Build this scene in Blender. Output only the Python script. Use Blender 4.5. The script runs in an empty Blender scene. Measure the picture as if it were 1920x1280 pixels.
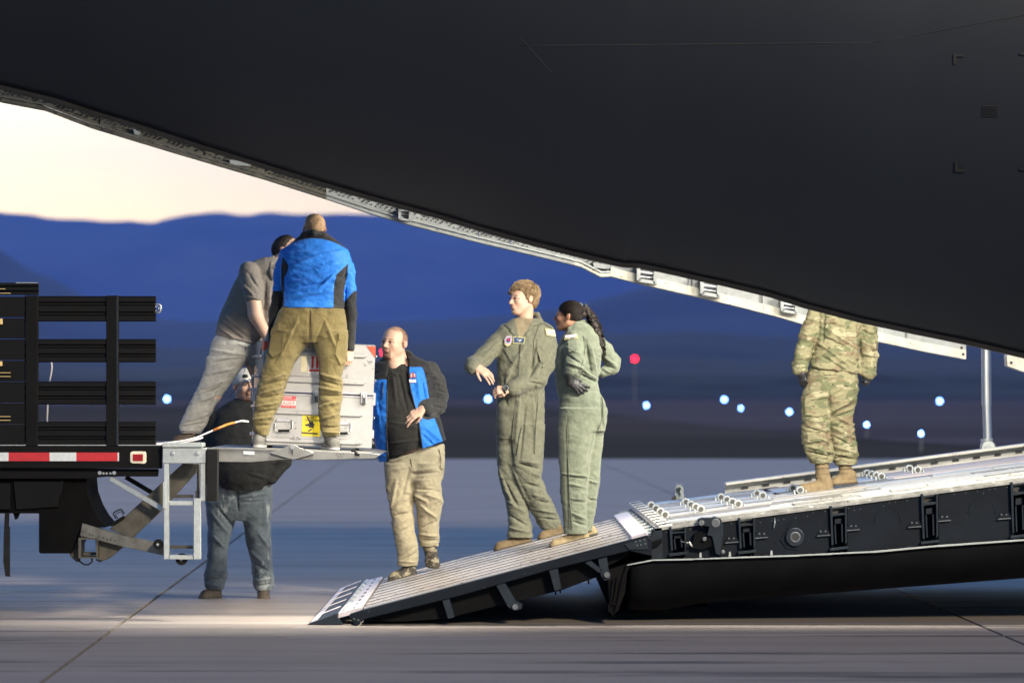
import bpy, bmesh, math, random
import numpy as np
from mathutils import Vector, Matrix
random.seed(7); np.random.seed(7)
R = math.radians
C = bpy.context.scene.collection
S = bpy.context.scene

# ------------------------------------------------------------------ camera
CAMH, FPX, HZ = 1.55, 8000.0, 735.0          # eye height (m), focal length in px of a 1920 px frame, horizon row
cam = bpy.data.cameras.new('camera'); camo = bpy.data.objects.new('camera', cam); C.objects.link(camo)
camo.location = (0, 0, CAMH); camo.rotation_euler = (R(90), 0, 0)
cam.sensor_width = 36; cam.lens = 36 * FPX / 1920
cam.shift_y = (HZ - 640) / 1920
cam.clip_start = 0.5; cam.clip_end = 40000
cam.dof.use_dof = True; cam.dof.focus_distance = 30.4; cam.dof.aperture_fstop = 2.8
S.camera = camo

# ------------------------------------------------------------------ world: dusk sky, bright low in the west behind the hills
SUN_EL, SUN_AZ = R(3.5), R(-20)
w = bpy.data.worlds.new('World'); S.world = w; w.use_nodes = True
nt = w.node_tree; nt.nodes.clear()
out = nt.nodes.new('ShaderNodeOutputWorld'); bg = nt.nodes.new('ShaderNodeBackground')
sky = nt.nodes.new('ShaderNodeTexSky'); sky.sky_type = 'NISHITA'; sky.sun_disc = False
sky.sun_elevation = SUN_EL; sky.sun_rotation = SUN_AZ; sky.air_density = 1.0; sky.dust_density = 0.6; sky.ozone_density = 3.0
mul = nt.nodes.new('ShaderNodeMix'); mul.data_type = 'RGBA'; mul.blend_type = 'MULTIPLY'; mul.inputs[0].default_value = 1
mul.inputs[7].default_value = (1.16, 1.32, 1.70, 1)        # the camera is balanced for the lamps, so daylight reads blue
nt.links.new(sky.outputs[0], mul.inputs[6]); nt.links.new(mul.outputs[2], bg.inputs[0]); nt.links.new(bg.outputs[0], out.inputs[0])
bg.inputs[1].default_value = 0.138

# flood light of the apron (low, from behind the camera): the one sun lamp
sl = bpy.data.lights.new('flood_sun', 'SUN'); slo = bpy.data.objects.new('flood_sun', sl); C.objects.link(slo)
sl.energy = 1.6; sl.angle = R(5); sl.color = (1.0, 0.83, 0.60)
_d = Vector((-0.36, 1.0, -0.40)).normalized(); slo.rotation_euler = _d.to_track_quat('-Z', 'Y').to_euler(); slo.location = (4, -20, 6)

S.view_settings.view_transform = 'Standard'; S.view_settings.look = 'None'; S.view_settings.gamma = 1
S.view_settings.exposure = 1.3; S.view_settings.use_curve_mapping = False
S.render.engine = 'CYCLES'
S.cycles.use_denoising = True; S.cycles.max_bounces = 6; S.cycles.diffuse_bounces = 3; S.cycles.volume_bounces = 0
S.cycles.sample_clamp_indirect = 6

# ------------------------------------------------------------------ helpers
def P(px, py, Y):
    return Vector(((px - 960) * Y / FPX, Y, CAMH - (py - HZ) * Y / FPX))
def tag(o, label=None, cat=None, group=None, kind=None):
    if label: o['label'] = label
    if cat: o['category'] = cat
    if group: o['group'] = group
    if kind: o['kind'] = kind
    return o
def thing(name, label, cat, loc=(0, 0, 0), group=None):
    o = bpy.data.objects.new(name, None); C.objects.link(o); o.location = loc; o.empty_display_size = .2
    return tag(o, label, cat, group)
def link(name, me, mats, parent=None, loc=None, smooth=False, label=None):
    """link a mesh built in world coordinates, its origin moved to loc"""
    o = bpy.data.objects.new(name, me); C.objects.link(o)
    if not isinstance(mats, (list, tuple)): mats = [mats]
    if len(me.materials) == 0:
        for m in mats: me.materials.append(m)
    if parent is not None:
        base = world_loc(parent)
        o.parent = parent
    else: base = Vector((0, 0, 0))
    if loc is None and parent is None and len(me.vertices):
        co = np.empty(len(me.vertices) * 3, np.float32); me.vertices.foreach_get('co', co); co = co.reshape(-1, 3)
        loc = Vector((float((co[:, 0].min() + co[:, 0].max()) / 2), float((co[:, 1].min() + co[:, 1].max()) / 2), float(co[:, 2].min())))
    if loc is None: loc = base
    me.transform(Matrix.Translation(-Vector(loc)))
    o.location = Vector(loc) - base
    if smooth: me.shade_smooth()
    if label: o['label'] = label
    return o
def world_loc(o):
    v = Vector((0, 0, 0))
    while o is not None:
        v += o.location; o = o.parent
    return v

class MB:
    def __init__(s): s.b = bmesh.new(); s.mi = 0
    def _mk(s, fs):
        for f in fs: f.material_index = s.mi
    def poly(s, pts, Yn, Yf, yfar=None):
        """a pixel outline at depth Yn pushed back (parallel) to Yf"""
        a = [P(x, y, Yn) for x, y in pts]; return s.prism(a, Vector((0, Yf - Yn, 0)))
    def prism(s, a, vec):
        A = [s.b.verts.new(p) for p in a]; B = [s.b.verts.new(Vector(p) + vec) for p in a]
        n = len(A); fs = [s.b.faces.new(A), s.b.faces.new(B[::-1])]
        for i in range(n): fs.append(s.b.faces.new((A[i], B[i], B[(i + 1) % n], A[(i + 1) % n])))
        s._mk(fs); return s
    def pbox(s, x0, y0, x1, y1, Yn, Yf): return s.poly([(x0, y0), (x1, y0), (x1, y1), (x0, y1)], Yn, Yf)
    def box(s, c, d, M=None):
        r = bmesh.ops.create_cube(s.b, size=1)
        T = Matrix.Translation(c) @ (M if M is not None else Matrix()) @ Matrix.Diagonal((d[0], d[1], d[2], 1))
        bmesh.ops.transform(s.b, matrix=T, verts=r['verts'])
        s._mk({f for v in r['verts'] for f in v.link_faces}); return s
    def bar(s, a, b, w, h=None, up=(0, 0, 1), off=0):
        a, b = Vector(a), Vector(b); h = h or w; d = (b - a); L = d.length; d.normalize()
        u = Vector(up); sd = d.cross(u)
        if sd.length < 1e-4: sd = d.cross(Vector((0, 1, 0)))
        sd.normalize(); u = sd.cross(d)
        M = Matrix((d, sd, u)).transposed().to_4x4()
        return s.box((a + b) / 2, (L, w, h), M)
    def cyl(s, a, b, r, seg=16, r2=None, cap=True):
        a, b = Vector(a), Vector(b); d = b - a
        M = Matrix.Translation((a + b) / 2) @ d.to_track_quat('Z', 'Y').to_matrix().to_4x4()
        q = bmesh.ops.create_cone(s.b, cap_ends=cap, segments=seg, radius1=r, radius2=r if r2 is None else r2, depth=d.length, matrix=M)
        s._mk({f for v in q['verts'] for f in v.link_faces}); return s
    def sph(s, c, r, seg=12, sc=(1, 1, 1)):
        q = bmesh.ops.create_uvsphere(s.b, u_segments=seg, v_segments=max(6, seg // 2), radius=r, matrix=Matrix.Translation(c) @ Matrix.Diagonal((*sc, 1)))
        s._mk({f for v in q['verts'] for f in v.link_faces}); return s
    def tube(s, pts, r, seg=8):
        pts = [Vector(p) for p in pts]; rings = []
        for i, p in enumerate(pts):
            t = (pts[min(i + 1, len(pts) - 1)] - pts[max(i - 1, 0)]).normalized()
            u = t.cross(Vector((0, 1, 0.01))).normalized(); v = t.cross(u)
            rr = r[i] if isinstance(r, (list, tuple)) else r
            rings.append([s.b.verts.new(p + (u * math.cos(2 * math.pi * k / seg) + v * math.sin(2 * math.pi * k / seg)) * rr) for k in range(seg)])
        fs = []
        for A, B in zip(rings, rings[1:]):
            for k in range(seg): fs.append(s.b.faces.new((A[k], A[(k + 1) % seg], B[(k + 1) % seg], B[k])))
        fs.append(s.b.faces.new(rings[0][::-1])); fs.append(s.b.faces.new(rings[-1])); s._mk(fs)
        for f in fs: f.smooth = True
        return s
    def ring(s, c, axis, R0, r, seg=20, ms=8, a0=0, a1=2 * math.pi):
        ax = Vector(axis).normalized(); u = ax.orthogonal().normalized(); v = ax.cross(u)
        n = seg + 1
        return s.tube([Vector(c) + (u * math.cos(a0 + (a1 - a0) * k / seg) + v * math.sin(a0 + (a1 - a0) * k / seg)) * R0 for k in range(n)], r, ms)
    def build(s, name, mats, parent=None, bevel=0, smooth=False, label=None, loc=None):
        b = s.b
        bmesh.ops.recalc_face_normals(b, faces=b.faces)
        if bevel:
            bmesh.ops.bevel(b, geom=[e for e in b.edges if e.calc_face_angle(0) > 0.5], offset=bevel, segments=1, affect='EDGES', clamp_overlap=True)
        me = bpy.data.meshes.new(name); b.to_mesh(me); b.free()
        o = link(name, me, mats, parent, loc, smooth, label); return o
def copy_obj(o, name=None, parent=None, loc=None):
    c = o.copy(); C.objects.link(c)
    if parent is not None: c.parent = parent
    if loc is not None: c.location = loc
    return c
def lerp_line(pts, x):
    return float(np.interp(x, [p[0] for p in pts], [p[1] for p in pts]))

# ------------------------------------------------------------------ materials
MATS = {}
def mat(name, col, rough=.6, metal=0, n=0.15, scale=8, bump=0, bscale=60, col2=None, spec=.5, stretch=None, coord='Object', vc=False, sheen=0, wear=None):
    if name in MATS: return MATS[name]
    m = bpy.data.materials.new(name); m.use_nodes = True; t = m.node_tree; b = t.nodes['Principled BSDF']
    b.inputs['Roughness'].default_value = rough; b.inputs['Metallic'].default_value = metal
    b.inputs['Specular IOR Level'].default_value = spec
    if sheen: b.inputs['Sheen Weight'].default_value = sheen
    tc = t.nodes.new('ShaderNodeTexCoord'); mp = t.nodes.new('ShaderNodeMapping')
    if stretch: mp.inputs['Scale'].default_value = stretch
    t.links.new(tc.outputs[coord], mp.inputs[0])
    ns = t.nodes.new('ShaderNodeTexNoise'); ns.inputs['Scale'].default_value = scale; ns.inputs['Detail'].default_value = 6; ns.inputs['Roughness'].default_value = .62
    t.links.new(mp.outputs[0], ns.inputs[0])
    mx = t.nodes.new('ShaderNodeMix'); mx.data_type = 'RGBA'
    rp = t.nodes.new('ShaderNodeMapRange'); rp.inputs[1].default_value = .3; rp.inputs[2].default_value = .7
    t.links.new(ns.outputs[0], rp.inputs[0]); t.links.new(rp.outputs[0], mx.inputs[0])
    c2 = col2 or tuple(max(0, c * (1 - n * 1.6)) for c in col)
    c1 = col if col2 else tuple(c * (1 + n) for c in col)
    mx.inputs[6].default_value = (*c1, 1); mx.inputs[7].default_value = (*c2, 1)
    last = mx.outputs[2]
    if wear:      # scuffs: small bright or dark marks with a shape of their own
        wc, ws, wt, wstr = wear
        mp2 = t.nodes.new('ShaderNodeMapping'); mp2.inputs['Scale'].default_value = wstr; t.links.new(tc.outputs[coord], mp2.inputs[0])
        n2 = t.nodes.new('ShaderNodeTexNoise'); n2.inputs['Scale'].default_value = ws; n2.inputs['Detail'].default_value = 5; n2.inputs['Roughness'].default_value = .7
        t.links.new(mp2.outputs[0], n2.inputs[0])
        r2 = t.nodes.new('ShaderNodeMapRange'); r2.inputs[1].default_value = wt; r2.inputs[2].default_value = wt + .05; t.links.new(n2.outputs[0], r2.inputs[0])
        m2 = t.nodes.new('ShaderNodeMix'); m2.data_type = 'RGBA'; m2.inputs[7].default_value = (*wc, 1)
        t.links.new(r2.outputs[0], m2.inputs[0]); t.links.new(last, m2.inputs[6]); last = m2.outputs[2]
    if vc:
        at = t.nodes.new('ShaderNodeVertexColor'); at.layer_name = 'tint'
        m3 = t.nodes.new('ShaderNodeMix'); m3.data_type = 'RGBA'; m3.blend_type = 'MULTIPLY'; m3.inputs[0].default_value = 1
        t.links.new(last, m3.inputs[6]); t.links.new(at.outputs[0], m3.inputs[7]); last = m3.outputs[2]
    t.links.new(last, b.inputs['Base Color'])
    rr = t.nodes.new('ShaderNodeMapRange'); rr.inputs[3].default_value = max(.02, rough - .08); rr.inputs[4].default_value = min(1, rough + .1)
    t.links.new(ns.outputs[0], rr.inputs[0]); t.links.new(rr.outputs[0], b.inputs['Roughness'])
    if bump:
        nb = t.nodes.new('ShaderNodeTexNoise'); nb.inputs['Scale'].default_value = bscale; nb.inputs['Detail'].default_value = 4
        t.links.new(mp.outputs[0], nb.inputs[0])
        bp = t.nodes.new('ShaderNodeBump'); bp.inputs['Strength'].default_value = bump; bp.inputs['Distance'].default_value = .01
        t.links.new(nb.outputs[0], bp.inputs['Height']); t.links.new(bp.outputs[0], b.inputs['Normal'])
    MATS[name] = m; return m
def emit(name, col, st):
    m = bpy.data.materials.new(name); m.use_nodes = True; t = m.node_tree; t.nodes.clear()
    o = t.nodes.new('ShaderNodeOutputMaterial'); e = t.nodes.new('ShaderNodeEmission'); e.inputs[0].default_value = (*col, 1); e.inputs[1].default_value = st
    t.links.new(e.outputs[0], o.inputs[0]); return m

M_black = mat('black_paint', (.003, .003, .003), .55, 0, .2, 5, .15, 40, spec=.10)
M_galv = mat('galvanised', (.42, .45, .44), .42, .55, .12, 25, .1, 90)
M_alu = mat('aluminium', (.62, .62, .62), .38, .6, .08, 18)
M_olive = mat('dirty_olive_steel', (.055, .05, .038), .6, .2, .3, 14)
M_navy = mat('navy_paint', (.0045, .0085, .0145), .5, 0, .22, 6, .05, 40, spec=.14, wear=((.16, .17, .17), 30, .68, (1, 1, 1)))
M_navyL = mat('navy_paint_worn', (.013, .021, .030), .5, .0, .22, 12, spec=.2)
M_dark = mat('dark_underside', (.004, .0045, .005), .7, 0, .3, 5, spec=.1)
M_rubber = mat('rubber', (.008, .008, .008), .75, spec=.2)
M_white = mat('white_enamel', (.74, .72, .66), .35, 0, .08, 9, wear=((.18, .17, .15), 22, .64, (1, 1, 1)))
M_chrome = mat('steel', (.5, .52, .55), .34, .9, .05, 12)
M_bolt = mat('bolt_steel', (.45, .46, .46), .3, .8, .05, 12)
# ------------------------------------------------------------------ ground
M_conc = mat('concrete', (.272, .232, .200), .62, 0, .10, 1.1, .25, 30, spec=.38, stretch=(.25, 1.6, 1), coord='Object', wear=((.10, .092, .085), 1.7, .56, (.10, 1.3, 1)))
M_conc2 = mat('concrete_b', (.252, .215, .186), .62, 0, .12, .9, .25, 30, spec=.38, stretch=(.2, 1.5, 1), coord='Object', wear=((.33, .30, .26), 2.0, .58, (.08, 1.6, 1)))
M_seal = mat('joint_sealant', (.02, .02, .02), .7)
M_tarmac = mat('far_concrete', (.070, .052, .056), .9, 0, .3, .05, stretch=(.3, 1, 1), spec=.05)
M_grass = mat('dry_grass', (.042, .044, .036), .95, 0, .6, .035, stretch=(.3, .25, 1), col2=(.095, .080, .074), spec=.0)

def sheet(name, x0, x1, y0, y1, z, m, parent=None):
    b = MB(); v = [b.b.verts.new(p) for p in ((x0, y0, z), (x1, y0, z), (x1, y1, z), (x0, y1, z))]; b.b.faces.new(v)
    return b.build(name, m, parent)
ground = tag(sheet('ground', -14000, 14000, -900, 16400, -.12, mat('earth', (.035, .035, .03), .95, 0, .4, .01)), 'dark open ground stretching to the hills', kind='structure')
apron = tag(sheet('apron', -140, 140, -140, 99, -.03, M_seal), 'pale concrete apron in the foreground under the people and the ramp', kind='structure')
# slabs 6 m long, 5.75 m wide, joints recessed; the longitudinal joints run slightly off the view axis
rot = -0.018
def slab(cx0, cx1, y0, y1, m, seedy):
    g = .014
    b = MB()
    pts = []
    nx = 7
    for (y, rev) in ((y0 + g, False), (y1 - g, True)):
        xs = np.linspace(cx0 + g, cx1 - g, nx)
        if rev: xs = xs[::-1]
        for x in xs: pts.append((x + rot * (y - 31), y))
    rr = random.Random(seedy)
    A = []
    for i, (x, y) in enumerate(pts):
        A.append(Vector((x, y + rr.uniform(-.006, .006), rr.uniform(-.0015, .0))))
    A = [Vector((p.x, p.y, 0)) for p in A]
    b.prism(A, Vector((0, 0, -.028)))
    return b
rows = [3.3 + 6 * k for k in range(0, 16)]
colx = [-2.665 + 5.73 * k for k in range(-6, 7)]
nsl = 0
for y0 in rows:
    for i in range(len(colx) - 1):
        y1 = y0 + 6
        half = .125 * y1 + 2
        if colx[i + 1] < -half or colx[i] > half: continue
        m = M_conc if random.random() < .5 else M_conc2
        o = slab(colx[i], colx[i + 1], y0, y1, m, nsl).build('slab', m, apron); nsl += 1
# concrete apron beyond the slabs' reach at both sides
for x0, x1 in ((-140, -28), (28, 140)):
    tag(sheet('apron_side', x0, x1, -140, 99, 0, M_conc), 'plain concrete apron reaching away at one side' , kind='structure')
tag(sheet('apron_side', -28, 28, -140, 3.2, 0, M_conc), 'plain concrete apron behind the photographer', kind='structure')
M_pale = mat('pale_joint_edge', (.50, .48, .42), .6, 0, .3, 3, stretch=(.4, 1, 1), wear=((.2, .19, .17), 2.5, .52, (1, 1, 1)))
for yy, ww in ((28.02, .035), (26.98, .022), (33.2, .03)):
    tag(sheet('painted_line', -26, 26, yy, yy + ww, .004, M_pale), 'thin worn pale line running across the apron', kind='structure')
# grass infield and taxiways beyond
tag(sheet('grass_field', -1500, 1500, 99, 460, -.02, M_grass), 'dark dry grass infield beyond the apron', kind='structure')
tag(sheet('taxiway', -1500, 1500, 470, 900, -.01, M_tarmac), 'pale taxiway beyond the infield grass', kind='structure')
b = MB()
v = [b.b.verts.new(p) for p in ((4, 470, .0), (60, 470, .0), (70, 190, .0), (30, 112, .0), (14, 106, .0), (9, 190, .0))]
b.b.faces.new(v); tag(b.build('taxiway_link', M_tarmac), 'pale taxiway crossing the grass at the right', kind='structure')

# ------------------------------------------------------------------ hills
def vnoise(x, y, seed=0):
    xi = np.floor(x).astype(np.int64); yi = np.floor(y).astype(np.int64); xf = x - xi; yf = y - yi
    u = xf * xf * (3 - 2 * xf); v = yf * yf * (3 - 2 * yf)
    def h(a, b):
        n = (a * 374761393 + b * 668265263 + seed * 69069) & 0x7fffffff
        n = ((n ^ (n >> 13)) * 1274126177) & 0x7fffffff
        return ((n ^ (n >> 16)) & 0xffff) / 65535.0
    return (h(xi, yi) * (1 - u) + h(xi + 1, yi) * u) * (1 - v) + (h(xi, yi + 1) * (1 - u) + h(xi + 1, yi + 1) * u) * v
def fbm(x, y, o=4, seed=0):
    t = 0; a = 1; s = 0
    for k in range(o): t = t + a * vnoise(x * 2 ** k, y * 2 ** k, seed + k); s += a; a *= .5
    return t / s
def ridge(name, prof, Yc, depth, m, label, rough=.1, jag=7):
    """terrain with its crest at Yc following a skyline profile given in px, flanks falling to both sides"""
    xs = np.linspace(-1500, 3400, 220); ys = np.linspace(-1, 1, 46)
    X, T = np.meshgrid(xs, ys)
    px = [p[0] for p in prof]; py = [p[1] for p in prof]
    crest = np.interp(X, px, py) + (fbm(X / 34., X * 0 + .5, 4, 11) - .5) * jag
    H = (HZ - crest) * Yc / FPX
    fal = np.clip(1 - np.abs(T) ** 1.35, 0, 1)
    wx = (X - 960) * Yc / FPX; wy = Yc + T * depth
    nz = fbm(wx / (depth * .35), wy / (depth * .35), 5, 3) - .5
    amp = np.clip(np.abs(T) * 2.5, 0.0, 1)
    Z = H * fal * (1 + nz * rough * 6 * amp) + CAMH * fal
    V = np.stack([wx, wy, np.maximum(Z, -1)], -1).reshape(-1, 3)
    n, k = X.shape
    idx = np.arange(n * k).reshape(n, k)
    F = np.stack([idx[:-1, :-1], idx[:-1, 1:], idx[1:, 1:], idx[1:, :-1]], -1).reshape(-1, 4)
    me = bpy.data.meshes.new(name); me.from_pydata(V.tolist(), [], F.tolist())
    return tag(link(name, me, m, smooth=True), label, kind='structure')
sky_prof = [(-1500, 330), (-900, 360), (-500, 350), (-250, 380), (-100, 392), (0, 397), (60, 400), (100, 412), (160, 408), (207, 415), (243, 414), (293, 419), (317, 409), (350, 402), (417, 397), (457, 404), (500, 398),
            (560, 403), (633, 401), (700, 405), (780, 398), (860, 410), (950, 402), (1100, 418), (1250, 405), (1400, 430), (1600, 415), (1900, 440), (2300, 420), (3400, 470)]
mid_prof = [(-1500, 520), (-600, 440), (-200, 455), (0, 468), (47, 500), (100, 525), (160, 556), (230, 585), (320, 600), (450, 604), (650, 606), (850, 600), (980, 590), (1080, 572), (1180, 546), (1250, 536), (1330, 540),
            (1450, 556), (1600, 585), (1750, 600), (1920, 590), (2300, 560), (3400, 500)]
low_prof = [(-1500, 660), (-500, 668), (0, 676), (200, 690), (500, 684), (800, 672), (1000, 664), (1200, 670), (1400, 676), (1650, 668), (1920, 676), (2600, 660), (3400, 650)]
M_hillF = mat('far_hill', (.07, .075, .08), .95, 0, .3, .002)
M_hillM = mat('mid_hill', (.03, .032, .028), .95, 0, .3, .003)
M_hillN = mat('near_rise', (.006, .007, .006), .95, 0, .4, .02)
ridge('far_hills', sky_prof, 12000, 2600, M_hillF, 'long blue mountain ridge on the skyline', .06)
ridge('mid_hills', mid_prof, 5200, 1200, M_hillM, 'darker lower hills in front of the main ridge', .06)
low2 = [(-1500, 630), (-500, 628), (0, 640), (300, 652), (700, 648), (1000, 632), (1300, 622), (1600, 640), (1920, 636), (3400, 620)]
ridge('foothills', low2, 2500, 500, mat('foothill', (.014, .016, .015), .95, 0, .35, .01), 'dark foothills below the mountain ridge', .06)
low3 = [(-1500, 694), (-500, 700), (0, 704), (300, 708), (700, 702), (1000, 698), (1300, 704), (1600, 700), (1920, 705), (3400, 696)]
ridge('tree_belt', low3, 1000, 60, M_hillN, 'low dark belt of scrub at the far side of the airfield', .2)
ridge('low_rise', low_prof, 1500, 350, M_hillN, 'low dark rise at the foot of the hills', .05)
# sky is the world; haze over everything
hz = MB(); hz.box((0, 7600, 460), (30000, 17800, 932)) 
HZM = bpy.data.materials.new('haze_air'); HZM.use_nodes = True; t = HZM.node_tree; t.nodes.clear()
o_ = t.nodes.new('ShaderNodeOutputMaterial'); pv = t.nodes.new('ShaderNodeVolumePrincipled')
pv.inputs['Color'].default_value = (.07, .25, 1, 1); pv.inputs['Density'].default_value = 7.0e-5; pv.inputs['Anisotropy'].default_value = 0
t.links.new(pv.outputs[0], o_.inputs['Volume'])
haze = tag(hz.build('haze', HZM), 'thin blue evening haze', kind='stuff')

# ------------------------------------------------------------------ lights far off
M_twy = emit('taxi_lamp_glow', (.13, .32, 1.0), 16)
M_red = emit('red_lamp_glow', (1.0, .004, .012), 14)
M_post = mat('lamp_post_grey', (.1, .1, .1), .6)
def far_lamp(px, py, Y, h, r, label, m, name='taxiway_light', cat='light', grp='blue taxiway edge lights'):
    p = P(px, py, Y); z0 = p.z
    t = thing(name, label, cat, (p.x, p.y, 0), grp)
    b = MB(); b.sph(p, r, 24, (1, 1, 1.25)); b.build('lamp_globe', m, t, smooth=True)
    b = MB(); b.cyl((p.x, p.y, -.05), (p.x, p.y, z0 - r * .9), max(.03, r * .35), 8); b.cyl((p.x, p.y, z0 - r * 1.5), (p.x, p.y, z0 - r * .9), r * .8, 10); b.build('post', M_post, t)
    return t
tw = [(313, 748, 'blue taxiway light just right of the truck stakes'), (915, 748, 'blue taxiway light at the waist of the standing airman'),
      (1212, 760, 'blue taxiway light nearest the red obstruction light'), (1358, 749, 'upper of the two close blue lights right of the woman'),
      (1389, 765, 'lower of the two close blue lights right of the woman'), (1480, 772, 'blue taxiway light just left of the camouflaged trousers'),
      (1625, 796, 'blue taxiway light just right of the camouflaged trousers'), (1727, 813, 'lowest blue taxiway light, left of the steel strut'),
      (1762, 752, 'blue taxiway light above and beside the lowest one, near the strut')]
for px, py, lb in tw:
    Y = min(620, 8000 * (CAMH - .45) / (py - HZ)) if py > 745 else 600
    z = CAMH - (py - HZ) * Y / FPX
    far_lamp(px, py, Y, z, Y * random.uniform(2.1, 3.3) / FPX, lb, M_twy)
far_lamp(1190, 673, 700, 0, .30, 'red obstruction light on a thin mast right of the woman', M_red, 'obstruction_light', 'light', 'red obstruction lights')
far_lamp(719, 660, 700, 0, .30, 'red obstruction light half hidden by the bearded face', M_red, 'obstruction_light', 'light', 'red obstruction lights')
# ------------------------------------------------------------------ the aircraft
NF, FF = 28.6, 34.8     # near and far side of the ramp
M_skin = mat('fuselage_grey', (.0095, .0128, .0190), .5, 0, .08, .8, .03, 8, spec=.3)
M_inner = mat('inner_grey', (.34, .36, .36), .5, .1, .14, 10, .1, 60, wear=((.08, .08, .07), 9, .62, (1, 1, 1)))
M_inner_shade = mat('inner_grey_shaded', (.11, .105, .085), .7, 0, .3, 9, .1, 60, wear=((.03, .03, .025), 7, .58, (1, 1, 1)))  # darker inner grey for the left sill: its backlit shade put into the colour
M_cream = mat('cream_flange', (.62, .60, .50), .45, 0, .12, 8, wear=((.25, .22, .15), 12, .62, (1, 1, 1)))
M_holes = mat('rivet_dark', (.03, .03, .028), .6)
air = thing('cargo_aircraft', 'dark grey cargo aircraft tail with its cargo ramp lowered', 'aircraft', (3, 31, 0))
edge = [(-700, -20), (-300, 80), (0, 163), (104, 188), (187, 215), (260, 237), (383, 277), (497, 312), (610, 347), (747, 386), (813, 403), (897, 428), (1005, 458), (1077, 476), (1167, 497), (1197, 498), (1239, 506),
        (1306, 521), (1358, 532), (1445, 553), (1508, 573), (1615, 601), (1714, 622), (1813, 642), (1920, 667), (2150, 715), (2500, 760), (3200, 800)]
# near skin: curved section, lower edge follows the photographed line, real thickness
def skin_pt(px, t):
    ye = lerp_line(edge, px); Yb = 28.30
    base = P(px, ye, Yb)
    r = 3.7; a0 = R(-52 + 8 * min(1, max(0, (px - 200) / 1500)))       # start angle below the waist line
    a = a0 + t * R(125)
    cy = Yb + r * math.cos(a0); cz = base.z - r * math.sin(a0)
    return Vector((base.x, cy - r * math.cos(a), cz + r * math.sin(a)))
def skin_mesh():
    xs = sorted(set([round(x) for x in np.linspace(-700, 3200, 150)] + [p[0] for p in edge])); ts = [0, .01, .03] + [i / 28 for i in range(2, 29)]
    b = bmesh.new()
    G = [[b.verts.new(skin_pt(x, t)) for t in ts] for x in xs]
    for i in range(len(xs) - 1):
        for j in range(len(ts) - 1): b.faces.new((G[i][j], G[i + 1][j], G[i + 1][j + 1], G[i][j + 1]))
    me = bpy.data.meshes.new('fuselage_skin'); b.to_mesh(me); b.free(); return me
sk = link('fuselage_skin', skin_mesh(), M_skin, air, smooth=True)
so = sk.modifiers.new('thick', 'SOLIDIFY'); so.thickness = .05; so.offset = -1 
# dark rub strip on the lip of the skin
b = MB()
for (x0, y0), (x1, y1) in zip(edge, edge[1:]):
    a, c = P(x0, y0, 28.30), P(x1, y1, 28.30)
    b.bar(a + Vector((0, .03, 0)), c + Vector((0, .03, 0)), .09, .03)
b.build('lip_seal', M_rubber, sk)
# painted corner marks of the hatch outline and a stencil
M_mark = mat('stencil_black', (.008, .008, .008), .6)
def on_skin(px, py):
    lo, hi = 0.0, .9
    for _ in range(30):
        m = (lo + hi) / 2; p = skin_pt(px, m)
        # px of the point changes with its depth; recompute row
        row = HZ - (p.z - CAMH) * FPX / p.y
        if row > py: lo = m
        else: hi = m
    x = (px - 960) * skin_pt(px, lo).y / 28.30 + 960
    p = skin_pt(px, lo); p.x = (px - 960) * p.y / FPX
    return p
def skin_mark(pts, name='stencil_mark', m=None):
    b = MB(); q = [on_skin(x, y) + Vector((0, -.012, -.002)) for x, y in pts]
    vs = [b.b.verts.new(p) for p in q]; f = b.b.faces.new(vs)
    e = bmesh.ops.extrude_face_region(b.b, geom=[f]); bmesh.ops.translate(b.b, vec=(0, .006, 0), verts=[v for v in e['geom'] if isinstance(v, bmesh.types.BMVert)])
    return b.build(name, m or M_mark, sk)
skin_mark([(1787, 101), (1808, 101), (1808, 106), (1793, 106), (1793, 120), (1787, 120)])
skin_mark([(1790, 302), (1796, 302), (1796, 316), (1810, 316), (1810, 322), (1790, 322)])
skin_mark([(1912, 98), (1925, 98), (1925, 103), (1912, 103)])
skin_mark([(1912, 314), (1925, 314), (1925, 319), (1912, 319)])
for k in range(5): skin_mark([(1842, 198 + k * 4.4), (1872, 198 + k * 4.4), (1872, 199.6 + k * 4.4), (1842, 199.6 + k * 4.4)], 'stencil_line')
# panel joints as thin sunk strips of sealant
for a, c in (((975, 86), (1640, 80)), ((975, 70), (1035, 138)), ((1640, 80), (1920, 28)), ((1175, 465), (1169, 494))):
    n = 14; b = MB(); q = []
    for i in range(n + 1):
        q.append(on_skin(a[0] + (c[0] - a[0]) * i / n, a[1] + (c[1] - a[1]) * i / n) + Vector((0, -.0015, 0)))
    b.tube(q, .0022, 5); b.build('panel_seam', M_holes, sk)

# far door sill beam: web panels, flange, rivets, latches
btop = edge
bbot = [(-300, 100), (-120, 155), (0, 190), (80, 205), (167, 238), (333, 288), (500, 337), (600, 369), (700, 402), (767, 421), (900, 455), (1033, 486), (1090, 500), (1127, 519), (1147, 518), (1165, 523), (1227, 538), (1302, 555), (1378, 573), (1457, 593), (1504, 607), (1560, 618), (1647, 640), (1730, 658), (1815, 674)]
YB = 34.0
beam = MB()
def strip(b, x0, x1, top, bot, Yn, Yf, dt=0, db=0, n=None):
    xs = [x0] + [p[0] for p in bbot + edge if x0 < p[0] < x1] + [x1]; xs = sorted(set(xs))
    up = [(x, top(x) + dt) for x in xs]; lo = [(x, bot(x) + db) for x in xs[::-1]]
    b.poly(up + lo, Yn, Yf)
ftop = lambda x: lerp_line(edge, x) - 26
fbot = lambda x: lerp_line(bbot, x)
sill = bpy.data.objects.new('door_sill', None); C.objects.link(sill); sill.parent = air; sill.location = Vector((0, 34, 2)) - air.location
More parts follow.
